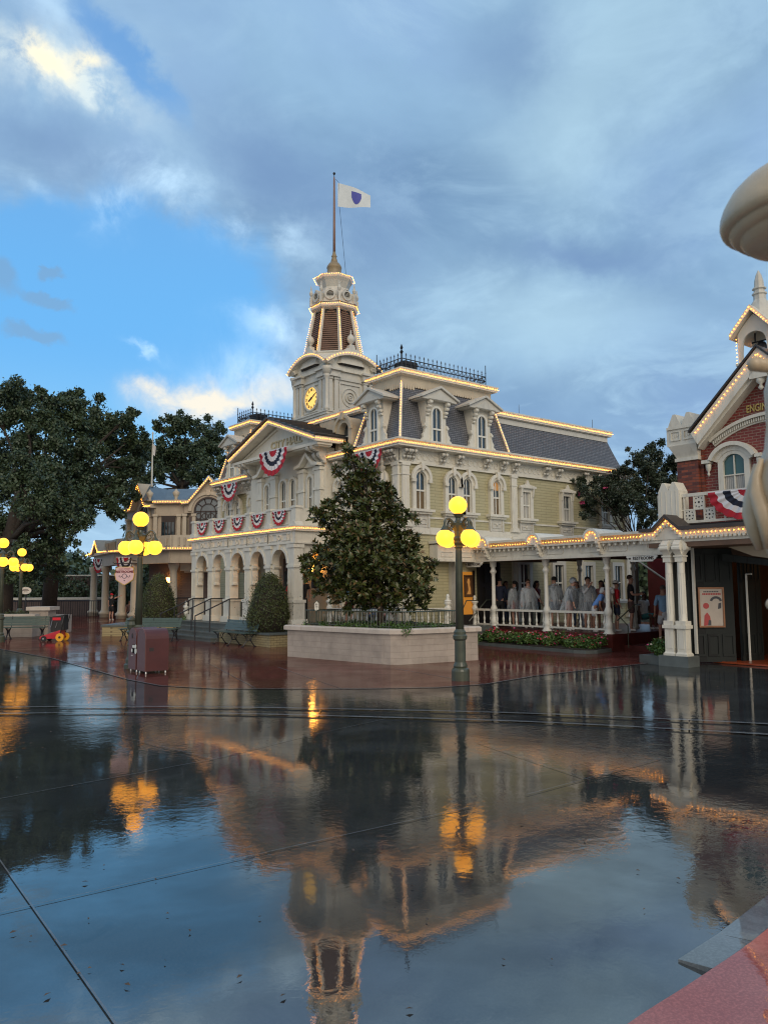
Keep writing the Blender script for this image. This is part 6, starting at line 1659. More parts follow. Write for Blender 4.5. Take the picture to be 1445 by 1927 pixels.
# distant mass of trees closing the view at left and behind
hz = []
for k in range(90):
    u = -95+k*1.9; d = 110+20*math.sin(k*1.7); p = LP(u, d); h = 4.6+1.8*math.sin(k*.9)+1.2*math.sin(k*2.3)
    hz.append((p.x, p.y, h*.55, h*.62))
o = foliage('distant_woods', hz, 60000, .9, 'loak', None, 21, asp=.7, shell=.3)
tag(o, 'dark belt of distant trees on the horizon', kind='stuff')
hd = []
for k in range(26):
    u = -33+k*.62; d = 60.5+rnd.uniform(-.8, .8); p = LP(u, d); hd.append((p.x, p.y, 1.6+rnd.uniform(-.2, .3), 1.55))
t = thing('tall_hedge', tuple(LP(-25, 60.5)), 'tall dark hedge behind the low stone wall at left', 'hedge')
foliage('hedge_leaves', hd, 26000, .22, 'loak', t, 22, asp=.6, shell=.3, loc=t['_o'])
# crape myrtle behind the arcade
my = []
def myl(px_, py_, rp, d=31.0):
    d = d+rnd.uniform(-1.0, 1.0); p = LP((px_-722.5)/1470*d, d); my.append((p.x, p.y, 1.95+(1100-py_)/1470*d, rp/1470*d))
for a in [(1235, 850, 22), (1205, 860, 20), (1265, 870, 22), (1180, 885, 18), (1240, 895, 30), (1205, 905, 28), (1270, 920, 25), (1160, 905, 22), (1130, 915, 22), (1105, 925, 20), (1150, 940, 24), (1195, 945, 26), (1240, 945, 26), (1110, 950, 16), (1095, 905, 10), (1180, 925, 22), (1225, 880, 24), (1100, 970, 8), (1285, 900, 20), (1260, 960, 22), (1220, 975, 14), (1175, 965, 12), (1215, 930, 34), (1250, 900, 34), (1170, 938, 28), (1285, 870, 20), (1282, 940, 24), (1225, 868, 22), (1140, 925, 20)]: myl(*a)
d_ = 31.0
bp = LP((1195-722.5)/1470*d_, d_)
t = tree('crape_myrtle', (bp.x, bp.y, 0), 'dark multi-stemmed crape myrtle with a few pink blooms behind the arcade roof', [(bp.x, bp.y, 0, .10), (bp.x, bp.y, 1.6, .09), (bp.x, bp.y, 3.0, .08), (bp.x+.05, bp.y, 3.8, .06)], my, 62000, .09, 'lmyr', 31, asp=.55, shell=.2, up=.3, limb_r=.45, sub=10)
foliage('pink_blooms', [my[i] for i in (7, 9, 10, 12)], 130, .13, 'fl_pink', t, 32, asp=.8, shell=.85, rosette=12, loc=t['_o'])
# clipped bushes
def clipped(name, x, y, z0, r, h, label, seed):
    t = thing(name, (x, y, z0), label, 'bush', 'clipped bushes by the steps')
    lb = [(x, y, z0+h*.30, r*.92), (x, y, z0+h*.5, r*.80), (x, y, z0+h*.68, r*.60), (x, y, z0+h*.82, r*.38), (x+r*.2, y, z0+h*.2, r*.8), (x-r*.2, y, z0+h*.2, r*.8)]
    mb = MB(); mb.smooth = True; mb.lathe([(r*.75, z0), (r*.86, z0+h*.22), (r*.80, z0+h*.42), (r*.62, z0+h*.64), (r*.34, z0+h*.84), (.02, z0+h*.92)], (x, y, 0), 14); mb.build('inner_twigs', 'soil', t)
    foliage('leaves', lb, 24000, .05, 'lbox', t, seed, asp=.6, shell=.93, up=.2, loc=t['_o'])
    return t
clipped('clipped_bush', -3.05, 3.35, .42, .78, 2.12, 'egg-shaped clipped bush right of the steps, before the porch', 41)
p = LP(-9.55, 33.2); clipped('clipped_bush', p.x, p.y, .40, .80, 2.25, 'egg-shaped clipped bush behind the left lamp post', 42)
def low_plants(name, pts, r, n, size, mat, label, seed, petals=None):
    o = foliage(name, [(x, y, z, r) for x, y, z in pts], n, size, mat, None, seed, asp=.5, shell=.2, up=.8)
    tag(o, label, kind='stuff')
    for i, (m_, cnt) in enumerate(petals or []):
        q = foliage('flowers', [(x, y, z+.05, r*1.0) for x, y, z in pts], cnt, .045, m_, None, seed+50+i, asp=.95, shell=.92, rosette=6, up=1.6)
        tag(q, 'small bright blooms scattered over the flower bed', kind='stuff')
PL = [(-4.88, -.83), (-4.28, -4.35), (-4.20, -4.62), (-4.02, -4.80), (-3.75, -4.88), (-1.73, -5.22), (-1.45, -1.0)]
def inset(poly, d):
    out = []; n = len(poly)
    c = Vector((sum(p[0] for p in poly)/n, sum(p[1] for p in poly)/n))
    for i in range(n):
        a = Vector(poly[i-1]); b = Vector(poly[i]); e = Vector(poly[(i+1) % n])
        d1 = (b-a).normalized(); d2 = (e-b).normalized()
        n1 = Vector((d1.y, -d1.x)); n2 = Vector((d2.y, -d2.x))
        if n1.dot(c-b) < 0: n1 = -n1
        if n2.dot(c-b) < 0: n2 = -n2
        m_ = (n1+n2); out.append(tuple(b+m_/max(.4, m_.length_squared)*2*d))
    return out
t = thing('raised_planter', (-3.1, -3.0, 0), 'raised cream block planter with stone coping under the magnolia', 'planter')
mb = MB(); mb.xy(PL, 0, .76); mb.build('wall', 'stucco', t)
mb = MB(); o_ = inset(PL, -.07); i_ = inset(PL, .20); n = len(PL)
v = [(a, b, .76) for a, b in o_]+[(a, b, .86) for a, b in o_]+[(a, b, .89) for a, b in inset(PL, -.04)]+[(a, b, .89) for a, b in i_]+[(a, b, .74) for a, b in i_]
mb.add(v, [(k*n+i, k*n+(i+1) % n, (k+1)*n+(i+1) % n, (k+1)*n+i) for k in range(4) for i in range(n)]+[(i, (i+1) % n, 4*n+(i+1) % n, 4*n+i) for i in range(n)])
mb.build('coping', 'cap', t)
mb = MB(); mb.xy(inset(PL, .2), .765, .80); mb.build('soil', 'soil', t)
t = thing('planter_fence', (-3.1, -3.0, .8), 'low dark green metal railing around the magnolia planter', 'fence')
fp = inset(PL, .32); mb = MB()
for i in range(len(fp)):
    a = Vector((*fp[i], 0)); b = Vector((*fp[(i+1) % len(fp)], 0)); L_ = (b-a).length
    for z in (.92, 1.30): mb.tube([a+Vector((0, 0, z)), b+Vector((0, 0, z))], .016, 4)
    k_ = max(1, int(L_/.105))
    for k in range(k_): q = a.lerp(b, k/k_); mb.tube([(q.x, q.y, .80), (q.x, q.y, 1.30)], .010 if k % 8 else .018, 4)
mb.build('bars', 'lampg', t)
gp = []
rr_ = random.Random(9)
while len(gp) < 70:
    x, y = rr_.uniform(-4.7, -1.7), rr_.uniform(-4.9, -1.1)
    gp.append((max(x, -4.55+(-y-1)*.17), y, .84))
low_plants('ground_cover', gp, .14, 9000, .07, 'lbed', 'low green ground cover inside the railing', 61)
# flower bed before the arcade
t = thing('flower_bed_kerb', (2.2, -4, 0), 'low grey kerb around the long flower bed before the arcade', 'kerb')
FBp = [(2.15, -1.0), (1.98, -1.9), (1.75, -5.6), (1.85, -5.95), (2.15, -6.12), (3.1, -5.95), (3.1, -1.0)]
mb = MB(); mb.xy(FBp, 0, .10); mb.build('kerb', 'kerb', t)
mb = MB(); mb.xy(inset(FBp, .08), .05, .12); mb.build('soil', 'soil', t)
fpn = []
for k in range(80): fpn.append((rr_.uniform(2.1, 3.0), rr_.uniform(-5.85, -1.0), .20+rr_.uniform(0, .16)))
low_plants('flower_bed_plants', fpn, .16, 17000, .075, 'lbed', 'bright green bedding plants in the long flower bed', 62, [('fl_pink', 1500), ('fl_red', 1500), ('fl_wht', 500)])
t = thing('corner_bed_kerb', (1.0, -8.9, 0), 'small grey kerb with plants at the foot of the paired columns', 'kerb')
FB2 = [(.85, -8.35), (.62, -9.06), (1.6, -9.3), (1.9, -8.5)]
mb = MB(); mb.xy(FB2, 0, .20); mb.build('kerb', 'kerb', t)
low_plants('corner_plants', [(1.0+rr_.uniform(-.1, .5), -8.8+rr_.uniform(-.2, .25), .32+rr_.uniform(0, .18)) for k in range(14)], .14, 2600, .08, 'lbed', 'small clump of plants beside the paired columns', 63, [('fl_pink', 120), ('fl_wht', 90)])
# yellow-brick planter by the steps, and the one at the left
t = thing('yellow_brick_planter', (-3.2, 3.6, 0), 'low yellow brick planter with dark coping right of the steps', 'planter')
mb = MB(); mb.box(-3.60, -2.72, 2.35, 5.95, 0, .40); mb.build('wall', 'ybrick', t)
mb = MB(); mb.box(-3.66, -2.72, 2.30, 5.96, .40, .46); mb.build('coping', 'kerb', t)
p = LP(-8.9, 32.3)
t = thing('yellow_brick_planter', tuple(p), 'low yellow brick planter left of the steps behind the second bench', 'planter')
mb = MB(LFm); mb.box(-11.5, -7.8, 32.1, 34.5, 0, .40); mb.build('wall', 'ybrick', t)
mb = MB(LFm); mb.box(-11.55, -7.75, 32.05, 34.5, .40, .47); mb.build('coping', 'kerb', t)
low_plants('low_green_shrub', [(*LP(-8.4+k*.12, 33.0)[:2], .55) for k in range(5)], .28, 2500, .05, 'lbed', 'small green shrub beside the steps at left', 64)
low_plants('low_planting', [(*LP(-22+k*.22, 33.6)[:2], .85) for k in range(34)], .2, 5000, .07, 'lbox', 'low planting behind the long left bench', 65)
low_plants('small_shrub', [(-3.1, 4.9, .55), (-3.15, 5.2, .5)], .22, 1500, .05, 'lbox', 'small dark shrub between bench and porch', 66)

# ================================================================ STREET FURNITURE
def make_lamp():
    t = thing('street_lamp', (0, 0, 0), 'x', 'street lamp', 'five-globe street lamps')
    mb = MB(); mb.smooth = False
    mb.lathe([(.185, 0), (.185, .20), (.175, .24), (.135, .27), (.15, .30), (.135, .34), (.115, .38), (.112, .82), (.145, .86), (.15, .92), (.125, .95), (.128, 1.0), (.10, 1.04), (.088, 1.06)], (0, 0, 0), 20)
    mb.build('base', 'lampg', t)
    mb = MB(); mb.smooth = True; mb.lathe([(.090, 1.03), (.066, 2.70), (.066, 2.78)], (0, 0, 0), 16); mb.build('pole', 'lampg', t)
    mb = MB(); mb.smooth = False
    mb.lathe([(.07, 2.74), (.085, 2.76), (.08, 2.80), (.10, 2.86), (.095, 2.90), (.12, 2.95), (.08, 3.0), (.09, 3.1), (.13, 3.16), (.16, 3.22), (.17, 3.27), (.09, 3.30), (.06, 3.34), (.05, 3.38), (.09, 3.44), (.12, 3.47)], (0, 0, 0), 12)
    mb.build('hub', 'lampg', t)
    for k in range(4):
        F = Matrix.Rotation(k*PI/2, 4, 'Z')
        mb = MB(F)
        mb.tube([(.09, 0, 3.2), (.17, 0, 3.30), (.24, 0, 3.36), (.31, 0, 3.35), (.35, 0, 3.29), (.36, 0, 3.20), (.36, 0, 3.15)], [.03, .028, .026, .026, .03, .022, .02], 8)
        mb.tube([(.13, 0, 3.2), (.20, 0, 3.14), (.27, 0, 3.2), (.24, 0, 3.27), (.19, 0, 3.24)], .014, 6)
        mb.lathe([(.02, 3.24), (.05, 3.18), (.085, 3.13), (.09, 3.11)], (.36, 0, 0), 12)
        ar = mb.build('arm', 'lampg', t)
        mb = MB(F); mb.smooth = True; mb.ball((.36, 0, 2.95), .182, 20, 14); mb.build('globe', 'globe', ar)
    mb = MB(); mb.smooth = True; mb.ball((0, 0, 3.655), .195, 20, 14, .97); mb.build('globe', 'globe', t)
    return t
lamp = make_lamp()
LS = [((-5.15, -8.1), R(-38.5+33), 'lit five-globe lamp post in front of the arcade, mid picture'), ((-9.30, -1.10), R(-38.5), 'lit five-globe lamp post behind the maroon bins, carrying a restroom sign')]
p = LP(-14.15, 29.0); LS.append(((p.x, p.y), R(-10), 'lit five-globe lamp post cut by the left edge of the picture'))
p = LP((41-722.5)/1470*36.5, 36.5); LS.append(((p.x, p.y), R(10), 'smallest lit five-globe lamp post, farthest away at left under the oak'))
for k, (q, a, lb) in enumerate(LS):
    place(lamp if k == 0 else copy_tree(lamp), (*q, 0), a, lb)
# restroom sign hung from the left lamp
t = thing('restroom_sign', (-9.5, -.9, 2.3), 'pink shield-shaped RESTROOMS sign hung from the left lamp post', 'sign')
SG = Matrix.Translation((-9.30, -1.10, 0)) @ Matrix.Rotation(R(-38.5), 4, 'Z') @ Matrix.Translation((-.36, -.02, 0))
def shield(s): return [(x*s, 2.26+(z-2.26)*s) for x, z in [(-.23, 2.46), (-.19, 2.46), (-.17, 2.48), (.17, 2.48), (.19, 2.46), (.23, 2.46), (.22, 2.36), (.25, 2.30), (.22, 2.16), (.12, 2.09), (0, 2.02), (-.12, 2.09), (-.22, 2.16), (-.25, 2.30), (-.22, 2.36)]]
mb = MB(SG); mb.xz(shield(1.0), -.02, .02); mb.build('border', 'gold', t)
mb = MB(SG); mb.xz(shield(.92), -.024, .024); bd = mb.build('board', 'lilac', t)
text('lettering', 'RESTROOMS', bd, 'c_maroon', (0, -.027, 2.355), .075, SG, .002, 1.05, .003)
text('lettering', 'MAIN STREET', bd, 'c_rose', (0, -.027, 2.425), .04, SG, .002, 1.2, .001)
mb = MB(SG); mb.band(arc(0, 2.25, .05, 0, 2*PI, 14)[:-1], arc(0, 2.25, .062, 0, 2*PI, 14)[:-1], -.028, -.024, True)
for s_ in (-1, 1): mb.tube([(s_*.06, -.026, 2.25), (s_*.10, -.026, 2.22), (s_*.14, -.026, 2.25), (s_*.12, -.026, 2.27)], .006, 4)
mb.xz([(-.02, 2.15), (.02, 2.15), (0, 2.12)], -.028, -.024); mb.build('scroll_ornament', 'c_navy', bd)
mb = MB(SG); mb.tube([(.30, 0, 2.56), (-.26, 0, 2.56), (-.30, 0, 2.60)], .014, 6); mb.tube([(-.16, 0, 2.56), (-.16, 0, 2.47)], .008, 4); mb.tube([(.16, 0, 2.56), (.16, 0, 2.47)], .008, 4); mb.tube([(-.1, 0, 2.56), (.1, 0, 2.66), (.28, 0, 2.62)], .01, 4); mb.build('bracket', 'iron', t)
# bins
def make_bin(name, x0, x1, y0, y1, h, label):
    t = thing(name, ((x0+x1)/2, (y0+y1)/2, 0), label, 'litter bin', 'pair of maroon bins')
    r = (y1-y0)/2; yc = (y0+y1)/2
    prof = [(y0, .07), (y1, .07)]+[(yc+r*math.cos(PI*i/12), h-r+r*math.sin(PI*i/12)) for i in range(13)]
    mb = MB(); mb.yz(prof, x0+.02, x1); mb.build('body', 'bin', t)
    mb = MB(); mb.yz([(yc+(a-yc)*1.02, b) for a, b in prof], x0, x0+.02); mb.box(x0-.004, x0, y0+.02, y1-.02, .78, .785); mb.build('end_panel', 'binlt', t)
    for a in (x0+.05, x1-.05):
        for b in (y0+.05, y1-.05):
            mb = MB(); mb.lathe([(.02, 0), (.022, .03), (.012, .075)], (a, b, 0), 8); mb.build('foot', 'chrome', t)
    mb = MB(); mb.box(x0+.10, x0+.20, y0-.006, y0, .52, .60); mb.build('latch', 'ink', t)
    return t
b1_ = make_bin('litter_bin', -9.72, -9.16, -2.62, -2.15, 1.03, 'maroon round-topped litter bin, the nearer of the pair')
b2_ = make_bin('litter_bin', -9.72, -9.16, -2.06, -1.60, 1.03, 'maroon round-topped recycling bin with a white mark and slot, the farther of the pair')
mb = MB(); mb.yz([(-1.83+.035*math.cos(2*PI*i/12), .84+.06*math.sin(2*PI*i/12)) for i in range(12)], -9.728, -9.720); mb.build('slot', 'ink', b2_)
mb = MB(Matrix.Translation((-9.722, 0, 0)) @ FRONT); mb.band(arc(1.83, .50, .045, 0, 2*PI, 12)[:-1], arc(2.05, .50, .07, 0, 2*PI, 12)[:-1], -.004, 0, True); mb.band(arc(1.825, .60, .03, -1.2, 2.4, 8), arc(2.045, .60, .05, -1.2, 2.4, 8), -.004, 0); mb.box(1.78, 1.88, -.004, 0, .38, .395); mb.build('white_mark', 'white', b2_)
# drinking-fountain like green pedestal behind the bins
t = thing('cast_iron_pedestal', (-9.35, -1.45, 0), 'dark green cast-iron pedestal with a ball top behind the bins', 'pedestal')
mb = MB(); mb.smooth = False
px0, py0 = -9.25, -1.0
t.location = (px0-.18, py0-.0, 0); t['_o'] = (px0-.18, py0, 0)
mb.lathe([(.17, 0), (.17, .10), (.13, .13), (.13, .22), (.10, .27), (.085, .55), (.10, .58), (.085, .62), (.08, .82), (.12, .86), (.13, .90), (.07, .93), (.10, .98), (.125, 1.06), (.10, 1.14), (.12, 1.18), (.05, 1.24), (.01, 1.27)], (px0-.18, py0, 0), 10); mb.build('body', 'lampg', t)
# benches
def make_bench(n=3, L_=2.3):
    t = thing('park_bench', (0, 0, 0), 'x', 'bench', 'green slatted benches')
    mb = MB()
    for k in range(4): mb.box(-L_/2, L_/2, -.24+k*.115, -.24+k*.115+.09, .43, .46)
    mb.build('seat', 'bench', t)
    mb = MB()
    for k in range(4):
        z = .50+k*.085; y = .22+k*.035
        mb.hexa([(-L_/2, y, z), (L_/2, y, z), (L_/2, y+.025, z), (-L_/2, y+.025, z)], [(-L_/2, y+.03, z+.078), (L_/2, y+.03, z+.078), (L_/2, y+.055, z+.078), (-L_/2, y+.055, z+.078)])
    mb.build('backrest', 'bench', t)
    for k in range(n):
        x = -L_/2+.12+(L_-.24)*k/(n-1); mb = MB(T(x))
        for s_ in (-1, 1):
            mb.tube([(0, s_*.24, .02), (0, s_*.20, .04), (0, s_*.08, .20), (0, s_*.10, .32), (0, s_*.22, .42)], .018, 5)
            mb.tube([(0, s_*.06, .2), (0, s_*.02, .3), (0, s_*.06, .38), (0, s_*.11, .32)], .012, 5)
        mb.tube([(0, -.09, .20), (0, .09, .20)], .015, 5); mb.tube([(0, -.26, .42), (0, .24, .42)], .018, 5); mb.tube([(0, .23, .42), (0, .36, .84)], .016, 5)
        mb.box(-.03, .03, -.27, -.19, 0, .025); mb.box(-.03, .03, .19, .27, 0, .025)
        mb.build('leg', 'iron', t)
    return t
bn = make_bench()
place(bn, (-3.95, 4.15, 0), R(-90), 'green slatted bench with scrolled iron legs right of the steps')
p = LP(-8.75, 29.3); place(copy_tree(bn), (p.x, p.y, 0), R(-38.5-12), 'green slatted bench seen over the tops of the maroon bins')
p = LP(-14.6, 30.6); q = place(copy_tree(bn), (p.x, p.y, 0), R(-38.5+3), 'long green slatted bench at the left edge beside the stroller'); q.scale = (1.25, 1, 1.05)
# stroller
t = thing('stroller', tuple(LP(-12.6, 29.6)), 'red toy-car stroller with a black hood and yellow wheel by the left bench', 'stroller')
SM = LFm @ Matrix.Translation((-12.38, 29.6, 0))
mb = MB(SM)
mb.yz([(-.25, .10), (.25, .10), (.25, .26), (-.25, .26)], -.05, .30)
mb.hexa([(-.46, -.24, .08), (.32, -.24, .12), (.32, .24, .12), (-.46, .24, .08)], [(-.46, -.22, .18), (.30, -.22, .42), (.30, .22, .42), (-.46, .22, .18)])
mb.build('body', 'redpl', t)
mb = MB(SM)
mb.hexa([(-.06, -.22, .34), (.42, -.22, .42), (.42, .22, .42), (-.06, .22, .34)], [(-.12, -.22, .90), (.40, -.22, .98), (.40, .22, .98), (-.12, .22, .90)])
mb.tube([(.30, -.25, .3), (.46, -.25, 1.0), (.46, .25, 1.0), (.30, .25, .3)], .016, 5); mb.build('hood', 'rubber', t)
mb = MB(SM); mb.box(.0, .30, -.235, -.225, .78, .88); mb.build('tray', 'c_red', t)
mb = MB(SM)
for a, b, c in ((-.06, .52, .80), (.12, .5, .7), (.36, .62, .92)): mb.tube([(a, -.245, b), (a+.06, -.245, c)], .012, 4)
mb.build('straps', 'chrome', t)
for s_ in (-1, 1):
    for x_, r_, m_ in ((.30, .15, 'yellow'), (-.30, .10, 'rubber')):
        mb = MB(SM); mb.xz(arc(x_, r_, r_, 0, 2*PI, 18)[:-1], s_*.26-.03, s_*.26+.03); w_ = mb.build('wheel', m_, t)
        mb = MB(SM); mb.xz(arc(x_, r_, r_*.3, 0, 2*PI, 10)[:-1], s_*.26-.04, s_*.26+.04); mb.build('hub', 'rubber' if m_ == 'yellow' else 'chrome', w_)
# oval and lozenge signs
t = thing('oval_sign', tuple(LP(-18.3, 40)), 'small white oval sign on a post below the farthest lamp', 'sign')
d_ = 37.5; F = LFm @ Matrix.Translation(((51-722.5)/1470*d_, d_, 0))
mb = MB(F); mb.xz(arc(0, 1.87, .26, 0, 2*PI, 24, .17)[:-1], -.02, .02); b_ = mb.build('board', 'white', t)
mb = MB(F)
for zz, w in ((1.93, .12), (1.88, .17), (1.81, .09)): mb.box(-w, w, -.024, -.02, zz-.012, zz+.012)
mb.build('lettering', 'c_brown', b_); mb = MB(F); mb.tube([(0, .03, 0), (0, .03, 1.8)], .025, 6); mb.build('post', 'iron', t)
t = thing('restroom_arrow_sign', (-3.9, -1.35, .8), 'small white pointed sign with two figures on the planter railing', 'sign')
F = Matrix.Translation((-4.42, -1.62, 0)) @ Matrix.Rotation(math.atan2(RT.y, RT.x), 4, 'Z')
def lz(s): return [(x*s, 1.42+(z-1.42)*s) for x, z in [(-.045, 1.29), (.045, 1.29), (.062, 1.33), (.062, 1.50), (0, 1.57), (-.062, 1.50), (-.062, 1.33)]]
mb = MB(F); mb.xz(lz(1.12), -.012, .012); mb.build('backing', 'lampg', t)
mb = MB(F); mb.xz(lz(.92), -.016, .016); b_ = mb.build('board', 'white', t)
mb = MB(F)
for s_ in (-1, 1): mb.xz(arc(s_*.018, 1.487, .009, 0, 2*PI, 8)[:-1], -.019, -.016); mb.box(s_*.018-.01, s_*.018+.01, -.019, -.016, 1.44, 1.477)
mb.box(-.03, .03, -.019, -.016, 1.405, 1.415); mb.box(-.03, .03, -.019, -.016, 1.385, 1.393); mb.xz([(-.015, 1.33), (.015, 1.33), (0, 1.355)], -.019, -.016); mb.build('symbols', 'ink', b_)
mb = MB(F); mb.tube([(0, .02, .8), (0, .02, 1.45)], .016, 6); mb.build('post', 'lampg', t)

# ---- bunting: pleated fans of red, white and navy cloth
def make_bunting(w=1.0, h=.55):
    t = thing('bunting', (0, 0, 0), 'x', 'bunting', 'red, white and navy pleated fans')
    mats = ['red', 'wcloth', 'navy', 'wcloth', 'red']; rad = [0, .26, .44, .62, .80, 1.0]
    n = 84; mb = MB()
    v = []; f = []; mi = []
    ring = []
    subs = []
    for i in range(5):
        subs += [(rad[i]+(rad[i+1]-rad[i])*k/3, i) for k in range(3)]
    subs.append((1.0, 4))
    for rr2, _ in subs:
        row = []
        for k in range(n+1):
            a = PI*k/n
            pl = math.sin(a*21)
            q = rr2*(1+(.018*pl if rr2 > .9 else .03*math.sin(a*17+rr2*9)*rr2*(1 if .2 < rr2 < .9 else 0)))
            x = -w/2*math.cos(a)*min(1, q); z = -h*math.sin(a)*q
            y = -.025-.022*pl*min(1, rr2*1.6)-.02*math.sin(a)*rr2
            row.append((x, y, z))
        ring.append(row)
    for row in ring: v += row
    for i in range(len(subs)-1):
        for k in range(n): f.append((i*(n+1)+k, i*(n+1)+k+1, (i+1)*(n+1)+k+1, (i+1)*(n+1)+k)); mi.append(subs[i][1])
    mb.v = v; mb.f = f; mb.mi = mi; mb.sm = [True]*len(f)
    mb.build('cloth', mats, t)
    mb = MB(); mb.box(-w/2, w/2, -.03, 0, -.012, .012); mb.build('header_tape', 'wcloth', t)
    return t
bu = make_bunting()
def bunt(loc, rz, w, h, label, first=[True]):
    o = bu if first[0] else copy_tree(bu); first[0] = False
    place(o, loc, rz, label); o.scale = (w, 1, h/.55)
    return o
ords = ['rightmost', 'second from right', 'middle', 'second from left', 'leftmost']
for k, y_ in enumerate(cen): bunt((PX-.13, y_, 4.62), -PI/2, .90, .52, 'small bunting fan on the porch balustrade, %s of five' % ords[k])
bunt((-1.29, 6.15, 7.26), -PI/2, 2.1, 1.0, 'largest bunting fan hung on the pediment under the CITY HALL letters')
bunt((-.50, 11.3, 6.56), -PI/2, 1.5, .80, 'bunting fan under the eave of the left pavilion')
bunt((-.50, 1.05, 6.60), -PI/2, 1.45, .80, 'bunting fan under the eave beside the magnolia top')
bunt((1.20, -11.2, 4.16), -PI/2, 2.0, .72, 'wide bunting fan on the firehouse balcony')
p = LP((190-722.5)/1470*54.6, 54.2); bunt((p.x, p.y, 4.0), math.atan2(RT.y, RT.x)-R(60)+R(30), 1.1, 1.0, 'narrow bunting fan on the porch end of the beige building')
p = LP((239-722.5)/1470*49.5, 49.3); bunt((p.x, p.y, 3.9), math.atan2(RT.y, RT.x), 1.2, 1.15, 'bunting fan on the beige building porch above the restroom sign')
# ================================================================ PEOPLE
def skin_obj(name, V, E, Rr, mat, parent, sub=1):
    me = bpy.data.meshes.new(name); me.from_pydata([tuple(v) for v in V], E, []); me.materials.append(M[mat]); me.update()
    o = bpy.data.objects.new(name, me); S.collection.objects.link(o); o.parent = parent
    md = o.modifiers.new('Skin', 'SKIN')
    if not me.skin_vertices: pass
    sv = me.skin_vertices[0].data
    for i, r in enumerate(Rr):
        sv[i].radius = (r, r) if not isinstance(r, tuple) else r
    sv[0].use_root = True
    md.use_smooth_shade = True
    if sub: s2 = o.modifiers.new('Sub', 'SUBSURF'); s2.levels = sub; s2.render_levels = sub
    return o
def person(loc, rz, label, H=1.75, skin='skin', top='c_white', bottom='c_grey', hair='h_brown', sleeve=.5, legs='shorts', arms=None, lean=0.0, seated=False, poncho=False, hat=None, longhair=False, shoes='c_white', turn=0, child=False, phone=None, dress=False, glasses=False, stride=0.0, hood=False, group=None):
    t = thing('person', loc, label, 'person', group)
    s = H/1.75
    t.rotation_euler = (0, 0, rz); t['_o'] = (0, 0, 0)
    drop = -.46 if seated else 0
    def up_(p):     # lean the upper body forward about the hips
        p = Vector(p); q = Vector((p.x, p.y, p.z-.92))
        q = Matrix.Rotation(R(lean), 3, 'X') @ q
        return Vector((q.x, q.y, q.z+.92+drop))*s
    A = {-1: ((-.24, .02, 1.16), (-.25, -.06, .92)), 1: ((.24, .02, 1.16), (.25, -.06, .92))}
    if arms: A.update(arms)
    V = []; E = []; Rr = []
    def add(p, r, par=None):
        V.append(Vector(p)); Rr.append(r if isinstance(r, tuple) else r*s); i = len(V)-1
        if isinstance(r, tuple): Rr[-1] = (r[0]*s, r[1]*s)
        if par is not None: E.append((par, i))
        return i
    pel = add(up_((0, 0, .92)), (.135, .10)); wa = add(up_((0, 0, 1.08)), (.115, .085), pel); ch = add(up_((0, 0, 1.28)), (.14, .10), wa)
    ub = add(up_((0, .01, 1.42)), (.10, .075), ch); nk = add(up_((0, .005, 1.50)), .052, ub)
    h1 = add(up_((0, -.01, 1.575)), (.062, .075), nk); h2 = add(up_((0, -.01, 1.655)), (.072, .088), h1); h3 = add(up_((0, .0, 1.715)), (.055, .065), h2)
    add(up_((0, -.10, 1.61)), .014, h1)          # nose
    for sd in (-1, 1): add(up_((sd*.078, .0, 1.62)), .018, h2)   # ears
    J = {}
    for sd in (-1, 1):
        sh = add(up_((sd*.165, .01, 1.41)), .058, ub)
        el_, wr_ = A[sd]
        el = add(up_(el_), .042, sh); wv = Vector(wr_); ev = Vector(el_)
        wr = add(up_(wr_), .027, el)
        d = (wv-ev).normalized()
        side = d.cross(Vector((0, -1, 0))) if abs(d.y) < .9 else d.cross(Vector((0, 0, 1)))
        side.normalize()
        pa = add(up_(wv+d*.06), (.036, .020), wr)
        curl = side.cross(d).normalized()*.012
        for q in range(4):
            o1 = side*(.027-.018*q); L_ = (.060, .070, .066, .052)[q]
            k1 = add(up_(wv+d*.095+o1), .0095, pa); k2 = add(up_(wv+d*(.095+L_*.6)+o1+curl), .0085, k1); add(up_(wv+d*(.095+L_)+o1+curl*2.6), .0075, k2)
        th = add(up_(wv+d*.05+side*.042), .010, pa); add(up_(wv+d*.085+side*.058+curl), .009, th)
        J[sd] = (el_, wr_)
    LG = {}
    for sd in (-1, 1):
        if seated:
            hp = Vector((sd*.09, 0, .90+drop)); kn = Vector((sd*.12, -.42, .50)); an = Vector((sd*.11, -.38, .08))
        else:
            hp = Vector((sd*.09, 0, .86)); kn = Vector((sd*.10, -.02-sd*stride*.5, .50)); an = Vector((sd*.11, .02-sd*stride, .08))
        hi = add(hp*s, .088, pel); k_ = add(kn*s, .056, hi); cf_ = add(kn.lerp(an, .35)*s+Vector((0, .015*s, 0)), .054, k_); a_ = add(an*s, .036, cf_)
        add((an+Vector((0, -.13, -.045)))*s, .032, a_)
        LG[sd] = (hp, kn, an)
    skin_obj('body', V, E, Rr, skin, t, 1)
    # shirt
    V = []; E = []; Rr = []
    pel = add(up_((0, 0, .85)), (.160, .128)); wa = add(up_((0, 0, 1.08)), (.145, .115), pel); ch = add(up_((0, 0, 1.28)), (.168, .125), wa); ub = add(up_((0, .01, 1.41)), (.115, .088), ch); add(up_((0, .01, 1.465)), (.07, .062), ub)
